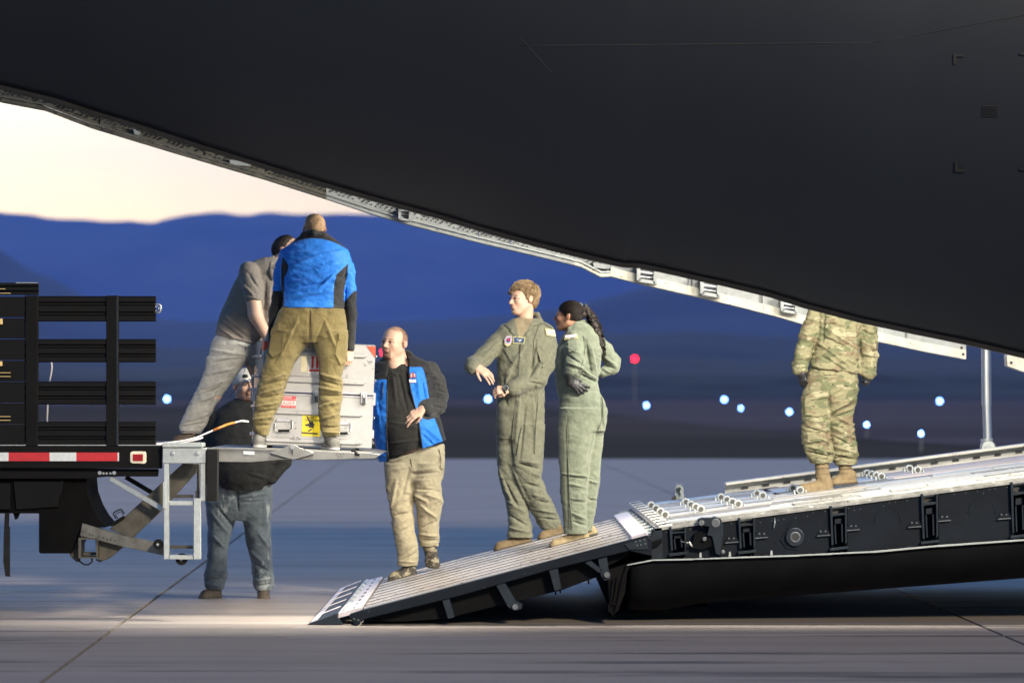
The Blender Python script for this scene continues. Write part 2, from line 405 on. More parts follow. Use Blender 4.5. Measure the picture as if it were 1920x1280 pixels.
xs = [-200, 60, 187, 256, 383, 497, 612, 748, 772, 897, 958, 1077, 1145, 1200, 1290, 1322, 1432, 1475, 1600, 1702, 1812]
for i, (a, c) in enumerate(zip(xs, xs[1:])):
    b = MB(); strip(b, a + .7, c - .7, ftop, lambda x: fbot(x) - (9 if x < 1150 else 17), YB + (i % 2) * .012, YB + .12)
    o = b.build('web_panel', M_inner_shade if a < 600 else M_inner, sill)
    if i in (2, 5, 9, 12): pass
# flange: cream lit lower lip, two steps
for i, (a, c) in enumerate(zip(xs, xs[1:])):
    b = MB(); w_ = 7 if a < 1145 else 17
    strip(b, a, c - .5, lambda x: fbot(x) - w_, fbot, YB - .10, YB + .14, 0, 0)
    b.build('flange', M_cream if a >= 1077 else (M_inner_shade if a < 600 else M_inner), sill)
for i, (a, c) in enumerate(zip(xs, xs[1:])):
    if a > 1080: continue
    b = MB(); strip(b, a, c, lambda x: fbot(x) - 10.5, lambda x: fbot(x) - 8, YB - .13, YB - .02); b.build('edge_strip', M_galv if a > 600 else M_inner_shade, sill)
# rivet rows: many, joined
b = MB()
for x in np.arange(0, 1140, 8.6):
    t0, t1 = lerp_line(edge, x), fbot(x)
    for k, f in enumerate((.22, .42, .62)):
        if (t1 - 10 - t0) < 12 and k == 2: continue
        y = t0 + (t1 - 10 - t0) * f + (1 if random.random() < .3 else 0)
        if random.random() < .12: continue
        p = P(x + (4 if k % 2 else 0), y, YB); b.cyl(p + Vector((0, -.012, 0)), p + Vector((0, .02, 0)), .0062 if k != 1 else .0085, 6)
tag(b.build('rivets', M_holes, sill), kind='stuff')
# box ends and ribs seen in the beam
for x in (750, 772, 1300, 1322, 1432, 1702):
    t0, t1 = lerp_line(edge, x) - 4, fbot(x) - 14
    MB().pbox(x - 2, t0, x + 2, t1, YB - .05, YB + .02).build('rib', M_inner, sill)
for x0, x1 in ((1112, 1142), (1040, 1060), (430, 470), (250, 262)):
    y = lerp_line(edge, x0) + 8
    MB().poly([(x0, y), (x1, y + 5), (x1 - 2, y + 12), (x0 + 2, y + 10)], YB - .06, YB + .02).build('bracket', M_inner, sill)
def latch(px, py, s=1.0, dark=True):
    g = bpy.data.objects.new('roller_latch', None); C.objects.link(g); g.parent = air; g.location = P(px, py, YB) - world_loc(air)
    b = MB(); q = lambda x, y: (px + x * s, py + y * s)
    # housing: frame of two cheeks and two cross bars, rollers between
    b.poly([q(-19, -17), q(-12, -16), q(-12, 15), q(-19, 13)], YB - .22, YB - .02)
    b.poly([q(13, -12), q(20, -11), q(19, 21), q(12, 19)], YB - .22, YB - .02)
    b.poly([q(-14, 10), q(15, 15), q(15, 21), q(-15, 16)], YB - .22, YB - .02)
    b.poly([q(-14, -16), q(15, -12), q(15, -7), q(-14, -11)], YB - .18, YB - .02)
    link_sub(b, 'housing', M_inner, g)
    b = MB(); b.cyl(P(px - 12 * s, py - 3 * s, YB - .14), P(px + 13 * s, py + 1 * s, YB - .14), .022 * s, 14); b.cyl(P(px - 12 * s, py + 6 * s, YB - .12), P(px + 13 * s, py + 9 * s, YB - .12), .013 * s, 10)
    b.mi = 0; link_sub(b, 'roller', M_chrome, g)
    b = MB(); c0 = P(px - 15 * s, py - 12 * s, YB - .23); b.cyl(c0, c0 + Vector((0, .02, 0)), .014, 10); c0 = P(px + 16 * s, py - 7 * s, YB - .23); b.cyl(c0, c0 + Vector((0, .02, 0)), .012, 10); link_sub(b, 'bolt', M_bolt, g)
    return g
def link_sub(b, name, m, g):
    return b.build(name, m, g)
for (x, y, s_) in ((1213, 512, 1.0), (1332, 537, 1.0), (1480, 571, .85), (759, 402, .62)): latch(x, y, s_)
# second sill piece at the right edge and the end plate
b = MB(); b.poly([(1893, 655), (1888, 668), (1889, 686), (1920, 697), (2100, 740), (2100, 700)], YB - .1, YB + .1); b.build('sill_end', M_cream, air)
b = MB()
for x, y in ((1806, 664), (1896, 680), (1803, 652)):
    c0 = P(x, y, YB - .1); b.cyl(c0 + Vector((0, -.004, 0)), c0 + Vector((0, .01, 0)), .012, 8)
b.build('fastener', M_holes, sill)
# strut between the fuselage and the ramp
st = bpy.data.objects.new('ramp_strut', None); C.objects.link(st); st.parent = air; st.location = P(1852, 838, 34.5) - world_loc(air)
MB().cyl(P(1848, 560, 34.5), P(1850, 760, 34.5), .040, 20).build('strut_cylinder', M_chrome, st, smooth=False)
MB().cyl(P(1850, 755, 34.5), P(1852, 826, 34.5), .036, 20).build('strut_rod', M_chrome, st)
b = MB(); b.box(P(1852, 842, 34.5), (.115, .07, .10)); b.cyl(P(1852, 838, 34.5) + Vector((0, -.06, 0)), P(1852, 838, 34.5) + Vector((0, .06, 0)), .058, 18); b.build('clevis', M_galv, st, bevel=.006)
b = MB(); b.cyl(P(1852, 838, 34.43), P(1852, 838, 34.40), .022, 12); b.build('pin', M_bolt, st)
b = MB(); b.cyl(P(1850, 822, 34.5), P(1850.3, 828, 34.5), .05, 18); b.build('collar', M_galv, st)

# ---- main ramp
def dz(X): return .5112 + .1308 * X
def dpt(px, py, a=.5112, b_=.1308, h=0):
    Y = (CAMH - a) * FPX / ((py - HZ) + b_ * (px - 960)); X = (px - 960) * Y / FPX
    return Vector((X, Y, a + b_ * X + h))
MS = Matrix.Rotation(-math.atan(.1308), 4, 'Y')
def mbox(b, x0, x1, y0, y1, h0, h1, zf=dz, M=MS):
    """box lying on the sloping deck"""
    b.prism([Vector((x0, y0, zf(x0) + h0)), Vector((x1, y0, zf(x1) + h0)), Vector((x1, y0, zf(x1) + h1)), Vector((x0, y0, zf(x0) + h1))], Vector((0, y1 - y0, 0))); return b
M_plank = mat('deck_metal', (.50, .49, .46), .30, .45, .16, 7, .15, 50, stretch=(.4, 2, 1), wear=((.11, .10, .09), 16, .58, (.35, 2.0, 1)))
M_plankw = mat('deck_white', (.70, .67, .60), .4, .05, .10, 6, stretch=(.5, 2, 1), wear=((.26, .24, .21), 24, .62, (.5, 1.6, 1)))
M_plankd = mat('deck_metal_dark', (.17, .165, .155), .45, .3, .2, 7, .15, 50, stretch=(.4, 2, 1), spec=.3, wear=((.55, .53, .48), 16, .58, (.35, 2.0, 1)))
M_planke = mat('deck_metal_warm', (.38, .35, .31), .5, .1, .2, 7, .15, 50, stretch=(.4, 2, 1), wear=((.10, .09, .08), 14, .56, (.35, 2.0, 1)))
M_dull = mat('dull_steel', (.12, .13, .14), .5, .2, .2, 20)
M_slot = mat('deck_slot', (.05, .048, .045), .6)
M_grip = mat('anti_slip', (.16, .16, .15), .85, 0, .15, 60)
M_board = mat('pale_board', (.62, .54, .50), .5, 0, .12, 5, stretch=(.25, 3, 1), wear=((.42, .34, .31), 14, .58, (.15, 3, 1)))
X0, X1 = 1.03, 8.2
ramp = bpy.data.objects.new('cargo_ramp', None); C.objects.link(ramp); ramp.parent = air; ramp.location = Vector((3, 31.5, .9)) - air.location
b = MB(); mbox(b, X0 + .02, X1, 28.66, 34.6, -.075, -.030); b.build('deck_pan', M_slot, ramp)
# planks
def strips(y0, y1, n, x0, x1, m, gap=.03, name='deck_plank', hh=.012):
    w_ = (y1 - y0) / n
    for k in range(n):
        cuts = [x0]
        while cuts[-1] < x1 - .8: cuts.append(cuts[-1] + random.uniform(.7, 1.5))
        cuts.append(x1)
        for a, c in zip(cuts, cuts[1:]):
            b = MB(); h = random.uniform(0, .004); mbox(b, a + .004, c - .004, y0 + k * w_ + gap / 2, y0 + (k + 1) * w_ - gap / 2, -.028, hh + h - .012)
            b.build(name, (random.choice([M_plank, M_plank, M_plankd, M_planke]) if m is M_plank else m), ramp)
M_edge = mat('scuffed_edge', (.34, .34, .31), .45, .3, .3, 12, wear=((.75, .74, .68), 18, .60, (.4, 1, 1)))
strips(28.62, 28.92, 1, X0, X1, M_edge, .01, 'edge_rail', .03)
strips(28.92, 29.9, 3, X0 + .05, 2.02, M_plank, .05)
strips(29.9, 32.4, 8, X0 + .05, 8.2, M_plank, .07)
strips(32.4, 34.4, 5, X0 + .05, 2.0, M_plank, .07)
strips(32.4, 34.1, 2, 2.9, 8.2, M_board, .01, 'pale_board')
strips(32.4, 34.1, 5, 2.03, 2.87, M_plank, .05)
strips(29.25, 29.9, 1, 2.04, X1, M_plankw, .01, 'white_panel', .016)
strips(28.93, 29.24, 1, 2.04, X1, M_plankw, .006, 'perforated_strip', .018)
b = MB()
for x in np.arange(2.15, 4.3, .062): mbox(b, x, x + .035, 29.06, 29.13, .004, .0095)
tag(b.build('slot_holes', M_slot, ramp), kind='stuff')
for x0, x1, y0, y1 in ((1.95, 2.42, 29.42, 29.74), (2.62, 2.95, 29.40, 29.7), (3.22, 4.2, 29.42, 29.74)):
    b = MB(); mbox(b, x0, x1, y0, y1, .004, .0105); b.build('anti_slip_plate', M_grip, ramp)
# small dark fasteners on white panels
b = MB()
for k in range(70):
    x = random.uniform(2.05, 4.3); y = random.choice([29.30, 29.34, 29.84]) ; mbox(b, x, x + .012, y, y + .03, .004, .0098)
for x in np.arange(2.95, 4.2, .33): mbox(b, x, x + .012, 32.5, 32.53, -.005, .004)
tag(b.build('deck_fasteners', M_slot, ramp), kind='stuff')
# far guide rail
b = MB(); mbox(b, 1.72, X1, 34.42, 34.55, -.02, .085); b.build('guide_rail', M_plankw, ramp)
b = MB(); mbox(b, 1.72, X1, 34.30, 34.415, .066, .086); b.build('guide_rail_lip', M_plankw, ramp)
b = MB()
for x in np.arange(1.85, 4.2, .17): mbox(b, x, x + .055, 34.405, 34.414, .014, .032)
tag(b.build('rail_slots', M_slot, ramp), kind='stuff')
# transverse end beam
b = MB(); b.prism([Vector((.985, 28.62, dz(1) - .03)), Vector((1.075, 28.62, dz(1.07) - .02)), Vector((1.075, 28.62, dz(1.07) + .02)), Vector((.985, 28.62, dz(1) + .012))], Vector((-.035, 6.0, 0)))
b.build('end_beam', M_plankw, ramp, bevel=.004)
for k in range(11):
    y = 28.66 + k * .55
    b = MB(); b.box((1.028 - .035 * (y - 28.62) / 6, y, dz(1.03) + .018), (.085, .012, .012), MS); b.build('beam_joint', M_slot, ramp)
# rollers in rows across the ramp
rsrc = None
def roller(p, n=0):
    global rsrc
    if rsrc is None:
        g = bpy.data.objects.new('deck_roller', None); C.objects.link(g); g.parent = ramp; g.location = p - world_loc(ramp)
        rsrc = True
    b = MB(); b.cyl(p + Vector((0, -.045, .012)), p + Vector((0, .05, .012)), .029, 14); b.mi = 1
    b.cyl(p + Vector((0, -.052, .012)), p + Vector((0, -.044, .012)), .018, 12); b.mi = 0
    b.box(p + Vector((.043, 0, -.004)), (.010, .10, .03)); b.box(p + Vector((-.043, 0, -.004)), (.010, .10, .03))
    return b.build('deck_roller', [M_galv, M_slot], ramp)
for (xa, ya, xb, yb, n) in ((1221, 952, 1247, 970, 4), (1286, 946, 1314, 960, 4), (1352, 937, 1384, 950, 4), (1419, 930, 1430, 934, 2), (1486, 920, 1500, 924, 2), (1608, 888, 1652, 898, 6), (1690, 880, 1720, 886, 3)):
    for k in range(n):
        f = k / (n - 1); roller(dpt(xa + (xb - xa) * f, ya + (yb - ya) * f, h=.012))
# side wall of the ramp, trapezoid, with its hardware
sidetop = lambda x: 989 + (x - 1241) * (900 - 989) / (1920 - 1241)
sidebot = lambda x: lerp_line([(1222, 1047), (1500, 1039), (1640, 1032), (1760, 1022), (1920, 1012), (2400, 982)], x)
for i, (a, c) in enumerate(((1222, 1259), (1283, 1388), (1413, 1555), (1589, 1727), (1760, 1900), (1922, 2400))):
    b = MB(); b.poly([(a, sidetop(a) + 3), (c, sidetop(c) + 3), (c, sidebot(c)), (a, sidebot(a))], 28.60, 28.70)
    b.build('side_panel', M_navy, ramp)
b = MB(); b.poly([(1222, 992), (2400, 838), (2400, 978), (1222, 1046)], 28.70, 28.8); b.build('side_web', M_dark, ramp)
MB().poly([(1228, 990), (1241, 988), (2400, 836), (2400, 841), (1241, 993), (1228, 995)], 28.575, 28.62).build('side_cap', M_edge, ramp)
def tie(px, big=1.0):
    """recessed tie/lock: two cheeks, cross pins, a foot and wing brackets with bolts"""
    y0 = sidetop(px) + 2; y1 = sidebot(px) - 6; h = y1 - y0; w_ = 13
    b = MB()
    b.poly([(px - w_ - 3, y0), (px - w_ + 1, y0), (px - w_ + 4, y1 - 8), (px - w_, y1 - 8)], 28.555, 28.70)
    b.poly([(px + w_ - 1, y0), (px + w_ + 3, y0), (px + w_ + 3, y1 - 14), (px + w_, y1 - 8)], 28.555, 28.70)
    b.poly([(px - w_, y0 + h * .20), (px + w_, y0 + h * .16), (px + w_, y0 + h * .21), (px - w_, y0 + h * .25)], 28.56, 28.70)
    b.poly([(px - w_ - 3, y1 - 2), (px + w_ + 5, y1 - 6), (px + w_ + 5, y1 - 1), (px - w_ - 3, y1 + 3)], 28.545, 28.66)
    b.poly([(px - 8, y0 + h * .44), (px - 5, y0 + h * .43), (px - 3, y1 - 10), (px - 6, y1 - 10)], 28.58, 28.69)
    b.poly([(px + 5, y0 + h * .42), (px + 8, y0 + h * .41), (px + 9, y1 - 14), (px + 6, y1 - 14)], 28.58, 28.69)
    b.poly([(px - 7, y0 + h * .30), (px + 7, y0 + h * .28), (px + 7, y0 + h * .40), (px - 7, y0 + h * .42)], 28.62, 28.69)
    o = b.build('tie_down_fitting', M_navyL, ramp, bevel=.0015)
    if big:
        for s_ in (-1, 1):
            yy = y0 + h * (.60 if s_ < 0 else .50)
            b = MB(); xs_ = [(15, 6), (19, -3), (24, -5), (29, 0), (38, 3), (40, 8), (15, 10)]
            if s_ < 0: pts = [(px - x, yy + y - 1) for x, y in xs_]
            else: pts = [(px + x, yy + y - 3) for x, y in xs_]
            b.poly(pts, 28.575, 28.605); b.build('wing_bracket', M_navy, ramp)
            b = MB()
            pts2 = [(p[0], p[1]) for p in (pts[0], pts[-1], pts[-2])]
            xa, xb_ = min(p[0] for p in pts), max(p[0] for p in pts); yb_ = max(p[1] for p in pts)
            b.poly([(xa, yb_ - 2), (xb_, yb_ - 4), (xb_, yb_ - 2.5), (xa, yb_ - .5)], 28.56, 28.60)
            for dx in (24, 33): c0 = P(px + s_ * dx, yy - 1 + (0 if s_ < 0 else -2), 28.57); b.cyl(c0, c0 + Vector((0, .02, 0)), .006, 8)
            b.build('bracket_bolts', M_dull, ramp)
for x, bg_ in ((1271, 0), (1400, 1), (1572, 1), (1743, 1), (1911, 1), (2100, 1)): tie(x, bg_)
# bushing
b = MB(); c0 = P(1490, 1006, 28.6)
b.cyl(c0 + Vector((0, -.05, 0)), c0, .062, 26); b.build('bushing', M_navyL, ramp, bevel=.004)
b = MB(); b.ring(c0 + Vector((0, -.052, 0)), (0, 1, 0), .030, .007, 22, 8); b.build('bushing_ring', M_dull, ramp)
b = MB(); b.cyl(c0 + Vector((0, -.056, 0)), c0 + Vector((0, -.048, 0)), .025, 20); b.build('bushing_bore', M_holes, ramp)
b = MB(); b.poly([(1463, 1012), (1484, 978), (1489, 974), (1494, 980), (1522, 1010), (1498, 1030), (1475, 1028)], 28.585, 28.605); b.build('bushing_plate', M_navy, ramp)
# round access outlines
for cx, cy in ((1665, 975), (1841, 958)):
    c0 = P(cx, cy, 28.597); b = MB(); b.ring(c0, (0, 1, 0), .088, .0022, 30, 5, R(200), R(420)); b.tube([P(cx - 27, cy + 6, 28.597), P(cx - 22, cy - 2, 28.597), P(cx - 14, cy - 11, 28.597)], .002, 5)
    b.tube([P(cx + 24, cy + 0, 28.597), P(cx + 27, cy + 3, 28.597)], .004, 5); b.build('access_cover_edge', M_navyL, ramp)
# crank / hinge arm at left
b = MB(); b.poly([(1309, 973), (1316, 970), (1335, 970), (1341, 968), (1352, 972), (1356, 985), (1356, 1000), (1350, 1040), (1342, 1037), (1335, 1005), (1326, 1003), (1330, 987), (1309, 984)], 28.50, 28.60); b.build('crank_arm', M_navyL, ramp, bevel=.003)
b = MB(); b.poly([(1298, 1020), (1302, 1000), (1312, 995), (1326, 1000), (1338, 1010), (1334, 1024), (1318, 1030), (1300, 1028)], 28.53, 28.60); b.build('lock_body', M_dark, ramp, bevel=.003)
b = MB()
for cx, cy, r in ((1315, 980, .019), (1342, 980, .030), (1321, 1010, .014), (1356, 1034, .012)):
    c0 = P(cx, cy, 28.49); b.cyl(c0, c0 + Vector((0, .05, 0)), r, 14)
b.build('pivot_pin', M_dull, ramp, bevel=.003)
b = MB(); b.tube([P(1276, 1014, 28.58), P(1292, 1018, 28.55), P(1300, 1026, 28.54)], .003, 6); b.tube([P(1292, 1015, 28.53), P(1297, 1023, 28.53)], .007, 6); b.build('lock_wire', M_plankw, ramp)
b = MB(); b.tube([P(1452, 970, 28.59), P(1453, 978, 28.57), P(1451, 990, 28.58)], .004, 6); b.build('chain_stub', M_galv, ramp)
# rivets on side
b = MB()
for x in np.arange(1228, 1925, 11):
    if random.random() < .3: continue
    c0 = P(x, sidetop(x) + 9 + random.choice([0, 0, 5]), 28.597); b.cyl(c0, c0 + Vector((0, .01, 0)), .0034, 6)
for y in range(998, 1042, 7):
    for x in (1226, 1257): c0 = P(x, y, 28.597); b.cyl(c0, c0 + Vector((0, .01, 0)), .0034, 6)
tag(b.build('side_rivets', M_dull, ramp), kind='stuff')
# teeth between side panel and fairing
for x in (1313, 1368, 1446): MB().poly([(x - 2, sidebot(x)), (x - 1, sidebot(x) - 9), (x + 2, sidebot(x) - 9), (x + 3, sidebot(x))], 28.58, 28.62).build('lug', M_galv, ramp)
# slanted plates between panels hide end
# lower fairing (the belly skin that hinges with the ramp)
def fairing():
    tp = [(1183, 1060), (1222, 1050), (1500, 1041), (1640, 1034), (1760, 1024), (1920, 1014), (2500, 978)]
    bt = [(1183, 1150), (1240, 1152), (1330, 1136), (1500, 1123), (1920, 1091), (2500, 1047)]
    b = bmesh.new(); G = []
    for x in np.linspace(1183, 2500, 60):
        yt, yb = lerp_line(tp, x), lerp_line(bt, x); t0 = P(x, yt, 28.5); b0 = P(x, yb, 28.5)
        ring = [t0]
        for f in np.linspace(0, 1, 9):      # rounded belly going under
            a = R(90) * f; ring.append(Vector((t0.x, 28.5 + .55 * (1 - math.cos(a)) * 1.0, t0.z - .02 - (t0.z - .02 - b0.z) * math.sin(a) ** .9)))
        ring.append(Vector((t0.x, 34.2, b0.z))); ring.append(Vector((t0.x, 34.6, t0.z)))
        G.append([b.verts.new(p) for p in ring])
    for A, B in zip(G, G[1:]):
        for j in range(len(A) - 1): b.faces.new((A[j], B[j], B[j + 1], A[j + 1]))
        b.faces.new((A[-1], B[-1], B[0], A[0]))
    b.faces.new(G[0]); b.faces.new(G[-1][::-1]); bmesh.ops.recalc_face_normals(b, faces=b.faces)
    me = bpy.data.meshes.new('lower_fairing'); b.to_mesh(me); b.free(); return me
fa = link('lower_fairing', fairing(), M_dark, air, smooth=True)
b = MB(); b.prism([P(x, y, 28.48) for x, y in ((1140, 1068), (1178, 1056), (1186, 1052), (1183, 1060), (1176, 1072), (1172, 1110), (1160, 1140), (1150, 1152), (1143, 1140))], Vector((0, 5.6, 0))); b.build('fairing_nose', mat('curtain_dark', (.006, .0055, .005), .8, spec=.1), air)
b = MB(); q = lambda x, y: P(x, y, 28.45)
b.tube([q(1176, 1058), q(1166, 1090), q(1160, 1120), q(1152, 1148)], .006, 6); b.tube([q(1150, 1085), q(1146, 1120), q(1141, 1140), q(1150, 1156)], .006, 6); b.tube([q(1158, 1080), q(1154, 1110), q(1147, 1132)], .005, 6); b.tube([q(1143, 1128), q(1150, 1133), q(1156, 1132)], .005, 6); b.tube([q(1140, 1144), q(1150, 1150), q(1160, 1140)], .006, 6)
b.build('hose', mat('hose_brown', (.006, .005, .005), .7, spec=.1), air)
b = MB(); xs_ = [(1176, 1058), (1222, 1049), (1300, 1047), (1500, 1040), (1560, 1037), (1640, 1033), (1760, 1022), (1920, 1011), (2400, 981)]
for (xa, ya), (xb_, yb_) in zip(xs_, xs_[1:]): b.poly([(xa, ya), (xb_, yb_), (xb_, yb_ + 2.2), (xa, ya + (2.6 if xa > 1600 else 1.6))], 28.44, 28.52)
b.build('fairing_lip', M_galv, air)
# jack foot under the fairing
b = MB()
prof = [(1150, 1150), (1168, 1172), (1230, 1176), (1270, 1170), (1300, 1160), (1328, 1145), (1330, 1136), (1240, 1140)]
b.poly(prof, 29.2, 31.2); b.build('ramp_foot', M_dark, air)
# upright fitting on the far edge
b = MB(); b.poly([(1265, 936), (1266, 916), (1269, 908), (1277, 908), (1281, 913), (1284, 936)], 34.5, 34.56); b.build('upright_fitting', M_galv, ramp, bevel=.004)
b = MB(); b.cyl(P(1274, 916, 34.49), P(1274, 916, 34.46), .014, 10); b.bar(P(1269, 914, 34.47), P(1276, 928, 34.47), .012); b.build('fitting_lever', M_holes, ramp)
b = MB(); b.poly([(1258, 940), (1262, 931), (1268, 928), (1268, 939)], 34.45, 34.6); b.build('fitting_foot', M_olive, ramp)
b = MB(); b.cyl(P(1271, 908, 34.52), P(1271, 905, 34.52), .005, 8); b.cyl(P(1277, 909, 34.52), P(1277, 905, 34.52), .005, 8); b.build('fitting_studs', M_galv, ramp)

# ---- ramp extension (toe)
tz = lambda X: .365 + .26 * X
MT = Matrix.Rotation(-math.atan(.26), 4, 'Y')
toe = bpy.data.objects.new('ramp_extension', None); C.objects.link(toe); toe.parent = air; toe.location = Vector((0, 31, .36)) - air.location
def tb(b, x0, x1, y0, y1, h0, h1): return mbox(b, x0, x1, y0, y1, h0, h1, tz)
M_tread = mat('brown_tread', (.085, .066, .052), .7, .0, .25, 6, .12, 40, stretch=(.3, 2, 1), spec=.12, wear=((.5, .46, .42), 26, .70, (.22, 2.0, 1)))
M_ridge = mat('bright_ridge', (.66, .62, .60), .28, .6, .12, 14, stretch=(.3, 1, 1), wear=((.15, .13, .11), 20, .60, (.3, 1, 1)))
XA, XB = -1.0, .885
b = MB(); tb(b, XA, XB, 28.46, 33.3, -.05, -.012); b.build('extension_pan', M_slot, toe)
for k in range(10):
    y0 = 28.50 + k * .48
    b = MB(); tb(b, XA, XB, y0 + .05, y0 + .47, -.012, .0); b.build('tread_plank', M_tread, toe)
    for dy, w_ in ((.0, .045), (.24, .022)):
        b = MB(); tb(b, XA + .01, XB - .01, y0 + dy, y0 + dy + w_ * 1.5, -.012, .0045 if dy == 0 else .002); b.build('tread_ridge', M_ridge, toe)
M_pinkw = mat('pinkish_white', (.66, .60, .62), .4, 0, .1, 9, wear=((.12, .11, .12), 20, .62, (.6, 1, 1)))
b = MB(); tb(b, XB - .09, XB + .02, 28.44, 33.32, -.02, .020); b.build('end_cap', M_pinkw, toe, bevel=.003)
# hinge zone, flap
for k in range(9):
    y0 = 28.5 + k * .535
    b = MB(); tb(b, -1.16, -1.01, y0 + .01, y0 + .52, -.02, .012); b.build('hinge_plate', M_pinkw, toe)
    b = MB(); b.cyl(Vector((-1.125, y0 + .05, tz(-1.125) + .012)), Vector((-1.125, y0 + .4, tz(-1.125) + .012)), .017, 10); b.build('hinge_barrel', M_galv, toe)
    b = MB(); tb(b, -1.07, -1.055, y0 + .12, y0 + .34, .010, .014); b.build('hinge_slot', M_slot, toe)
zf = lambda X: max(.0, .083 + (X + 1.17) * .45)
b = MB(); b.prism([Vector((-1.36, 28.42, .004)), Vector((-1.165, 28.42, .078)), Vector((-1.165, 28.42, .055)), Vector((-1.13, 28.42, .004))], Vector((0, 4.9, 0))); b.build('toe_flap', M_navyL, toe)
for k in range(5):
    y0 = 28.5 + k * 1.0
    b = MB(); b.prism([Vector((-1.345, y0, .0125)), Vector((-1.30, y0, .030)), Vector((-1.30, y0, .034)), Vector((-1.345, y0, .0165))], Vector((0, .8, 0))); b.build('flap_strip', M_pinkw, toe)
    b = MB(); b.prism([Vector((-1.345, y0 + .84, .0125)), Vector((-1.18, y0 + .84, .0755)), Vector((-1.18, y0 + .84, .080)), Vector((-1.345, y0 + .84, .017))], Vector((0, .07, 0))); b.build('flap_strip', M_pinkw, toe)
# side beam: traced edge
b = MB(); b.poly([(655, 1151), (680, 1143), (1214, 1003), (1222, 1010), (1222, 1042), (1180, 1032), (1030, 1068), (852, 1119), (684, 1160), (668, 1173), (657, 1160)], 28.36, 28.46); b.build('side_beam', M_navy, toe, bevel=.004)
b = MB(); b.poly([(684, 1160), (852, 1119), (1030, 1068), (1180, 1031), (1180, 1040), (1140, 1060), (1125, 1079), (1052, 1106), (925, 1137), (833, 1159), (760, 1164), (684, 1164)], 28.52, 33.2); b.build('keel_box', M_dark, toe)
def br(pts, Y0=28.38, Y1=28.56, name='strut_bracket', m=M_navyL): return MB().poly(pts, Y0, Y1).build(name, m, toe, bevel=.003)
br([(828, 1122), (842, 1119), (853, 1156), (840, 1160)])
br([(928, 1093), (946, 1090), (968, 1126), (980, 1132), (978, 1141), (964, 1145), (952, 1137)])
br([(1029, 1068), (1046, 1064), (1053, 1103), (1040, 1108)])
br([(1121, 1048), (1138, 1043), (1142, 1070), (1146, 1076), (1144, 1086), (1133, 1088), (1127, 1080)])
br([(1096, 1054), (1108, 1050), (1130, 1068), (1124, 1074)])
br([(1170, 1020), (1212, 1008), (1216, 1030), (1180, 1030)], 28.345, 28.37, 'corner_plate')
b = MB()
for x, y, r in ((966, 1137, .019), (1138, 1077, .019)): c0 = P(x, y, 28.35); b.cyl(c0, c0 + Vector((0, .04, 0)), r, 14)
for x, y in ((1192, 1015), (1200, 1013), (1208, 1011), (1195, 1022), (1202, 1021), (1210, 1019), (664, 1160), (672, 1162)): c0 = P(x, y, 28.335); b.cyl(c0, c0 + Vector((0, .02, 0)), .0055, 8)
b.build('bolts', M_dull, toe)
b = MB()
for x, y in ((1041, 1108), (1050, 1105), (1103, 1088), (1120, 1081)): b.cyl(P(x, y - 2, 28.5), P(x + 1, y + 6, 28.5), .006, 8)
b.build('stud', M_dark, toe)
# link rods in the gap to the main ramp
for k in range(10):
    y = 28.75 + k * .6
    b = MB(); b.cyl(Vector((.86, y, tz(.86) - .01)), Vector((1.02, y, dz(1.0) - .03)), .020, 10); b.build('link_rod', M_galv, toe)
b = MB(); b.prism([Vector((.88, 28.5, tz(.88) - .06)), Vector((1.0, 28.5, dz(1) - .07)), Vector((1.0, 28.5, dz(1) - .10)), Vector((.88, 28.5, tz(.88) - .10))], Vector((0, 5.6, 0))); b.build('gap_pan', M_dark, toe)
b = MB(); b.poly([(1222, 1003), (1228, 990), (1241, 989), (1243, 1046), (1222, 1048)], 28.575, 28.66); b.build('corner_post', M_navyL, ramp)

# rest of the aft fuselage: bay ceiling and far side wall, and the light inside
b = MB(); bm = b.b
far_w = []
for x in np.linspace(-700, 3200, 40):
    ye = lerp_line(edge, x) - 40
    a_ = P(x, ye, YB + .25); far_w.append((bm.verts.new(a_), bm.verts.new(a_ + Vector((0, .9, 1.2))), bm.verts.new(a_ + Vector((0, .6, 3.2))), bm.verts.new(a_ + Vector((0, -1.6, 4.6)))))
for A, B in zip(far_w, far_w[1:]):
    for j in range(3): bm.faces.new((A[j], B[j], B[j + 1], A[j + 1]))
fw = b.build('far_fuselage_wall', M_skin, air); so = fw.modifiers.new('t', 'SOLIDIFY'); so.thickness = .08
# bay flood lights fixed under the tail (out of sight from the photographer, behind the near skin)
def bay_light(loc, aim, size, energy, col=(1, .93, .80), spread=150):
    g = bpy.data.objects.new('bay_flood', None); C.objects.link(g); g.parent = air; g.location = Vector(loc) - world_loc(air)
    l = bpy.data.lights.new('bay_lamp', 'AREA'); l.shape = 'RECTANGLE'; l.size = size[0]; l.size_y = size[1]; l.energy = energy; l.color = col; l.spread = R(spread)
    lo = bpy.data.objects.new('bay_lamp', l); C.objects.link(lo); lo.parent = g
    d = (Vector(aim) - Vector(loc)).normalized(); lo.rotation_euler = d.to_track_quat('-Z', 'Y').to_euler()
    M = d.to_track_quat('-Z', 'Y').to_matrix().to_4x4()
    b = MB(); b.box(Vector(loc) - d * .06, (size[0] + .1, size[1] + .1, .08), M); b.build('lamp_housing', M_galv, g)
bay_light((4.4, 28.6, 3.1), (1.0, 31.2, 1.0), (1.2, .4), 130)
bay_light((2.2, 28.6, 3.8), (.2, 31.5, 1.0), (1.6, .4), 115)
bay_light((-.7, 28.5, 3.3), (-1.5, 28.9, 0), (.6, .3), 24, spread=75)
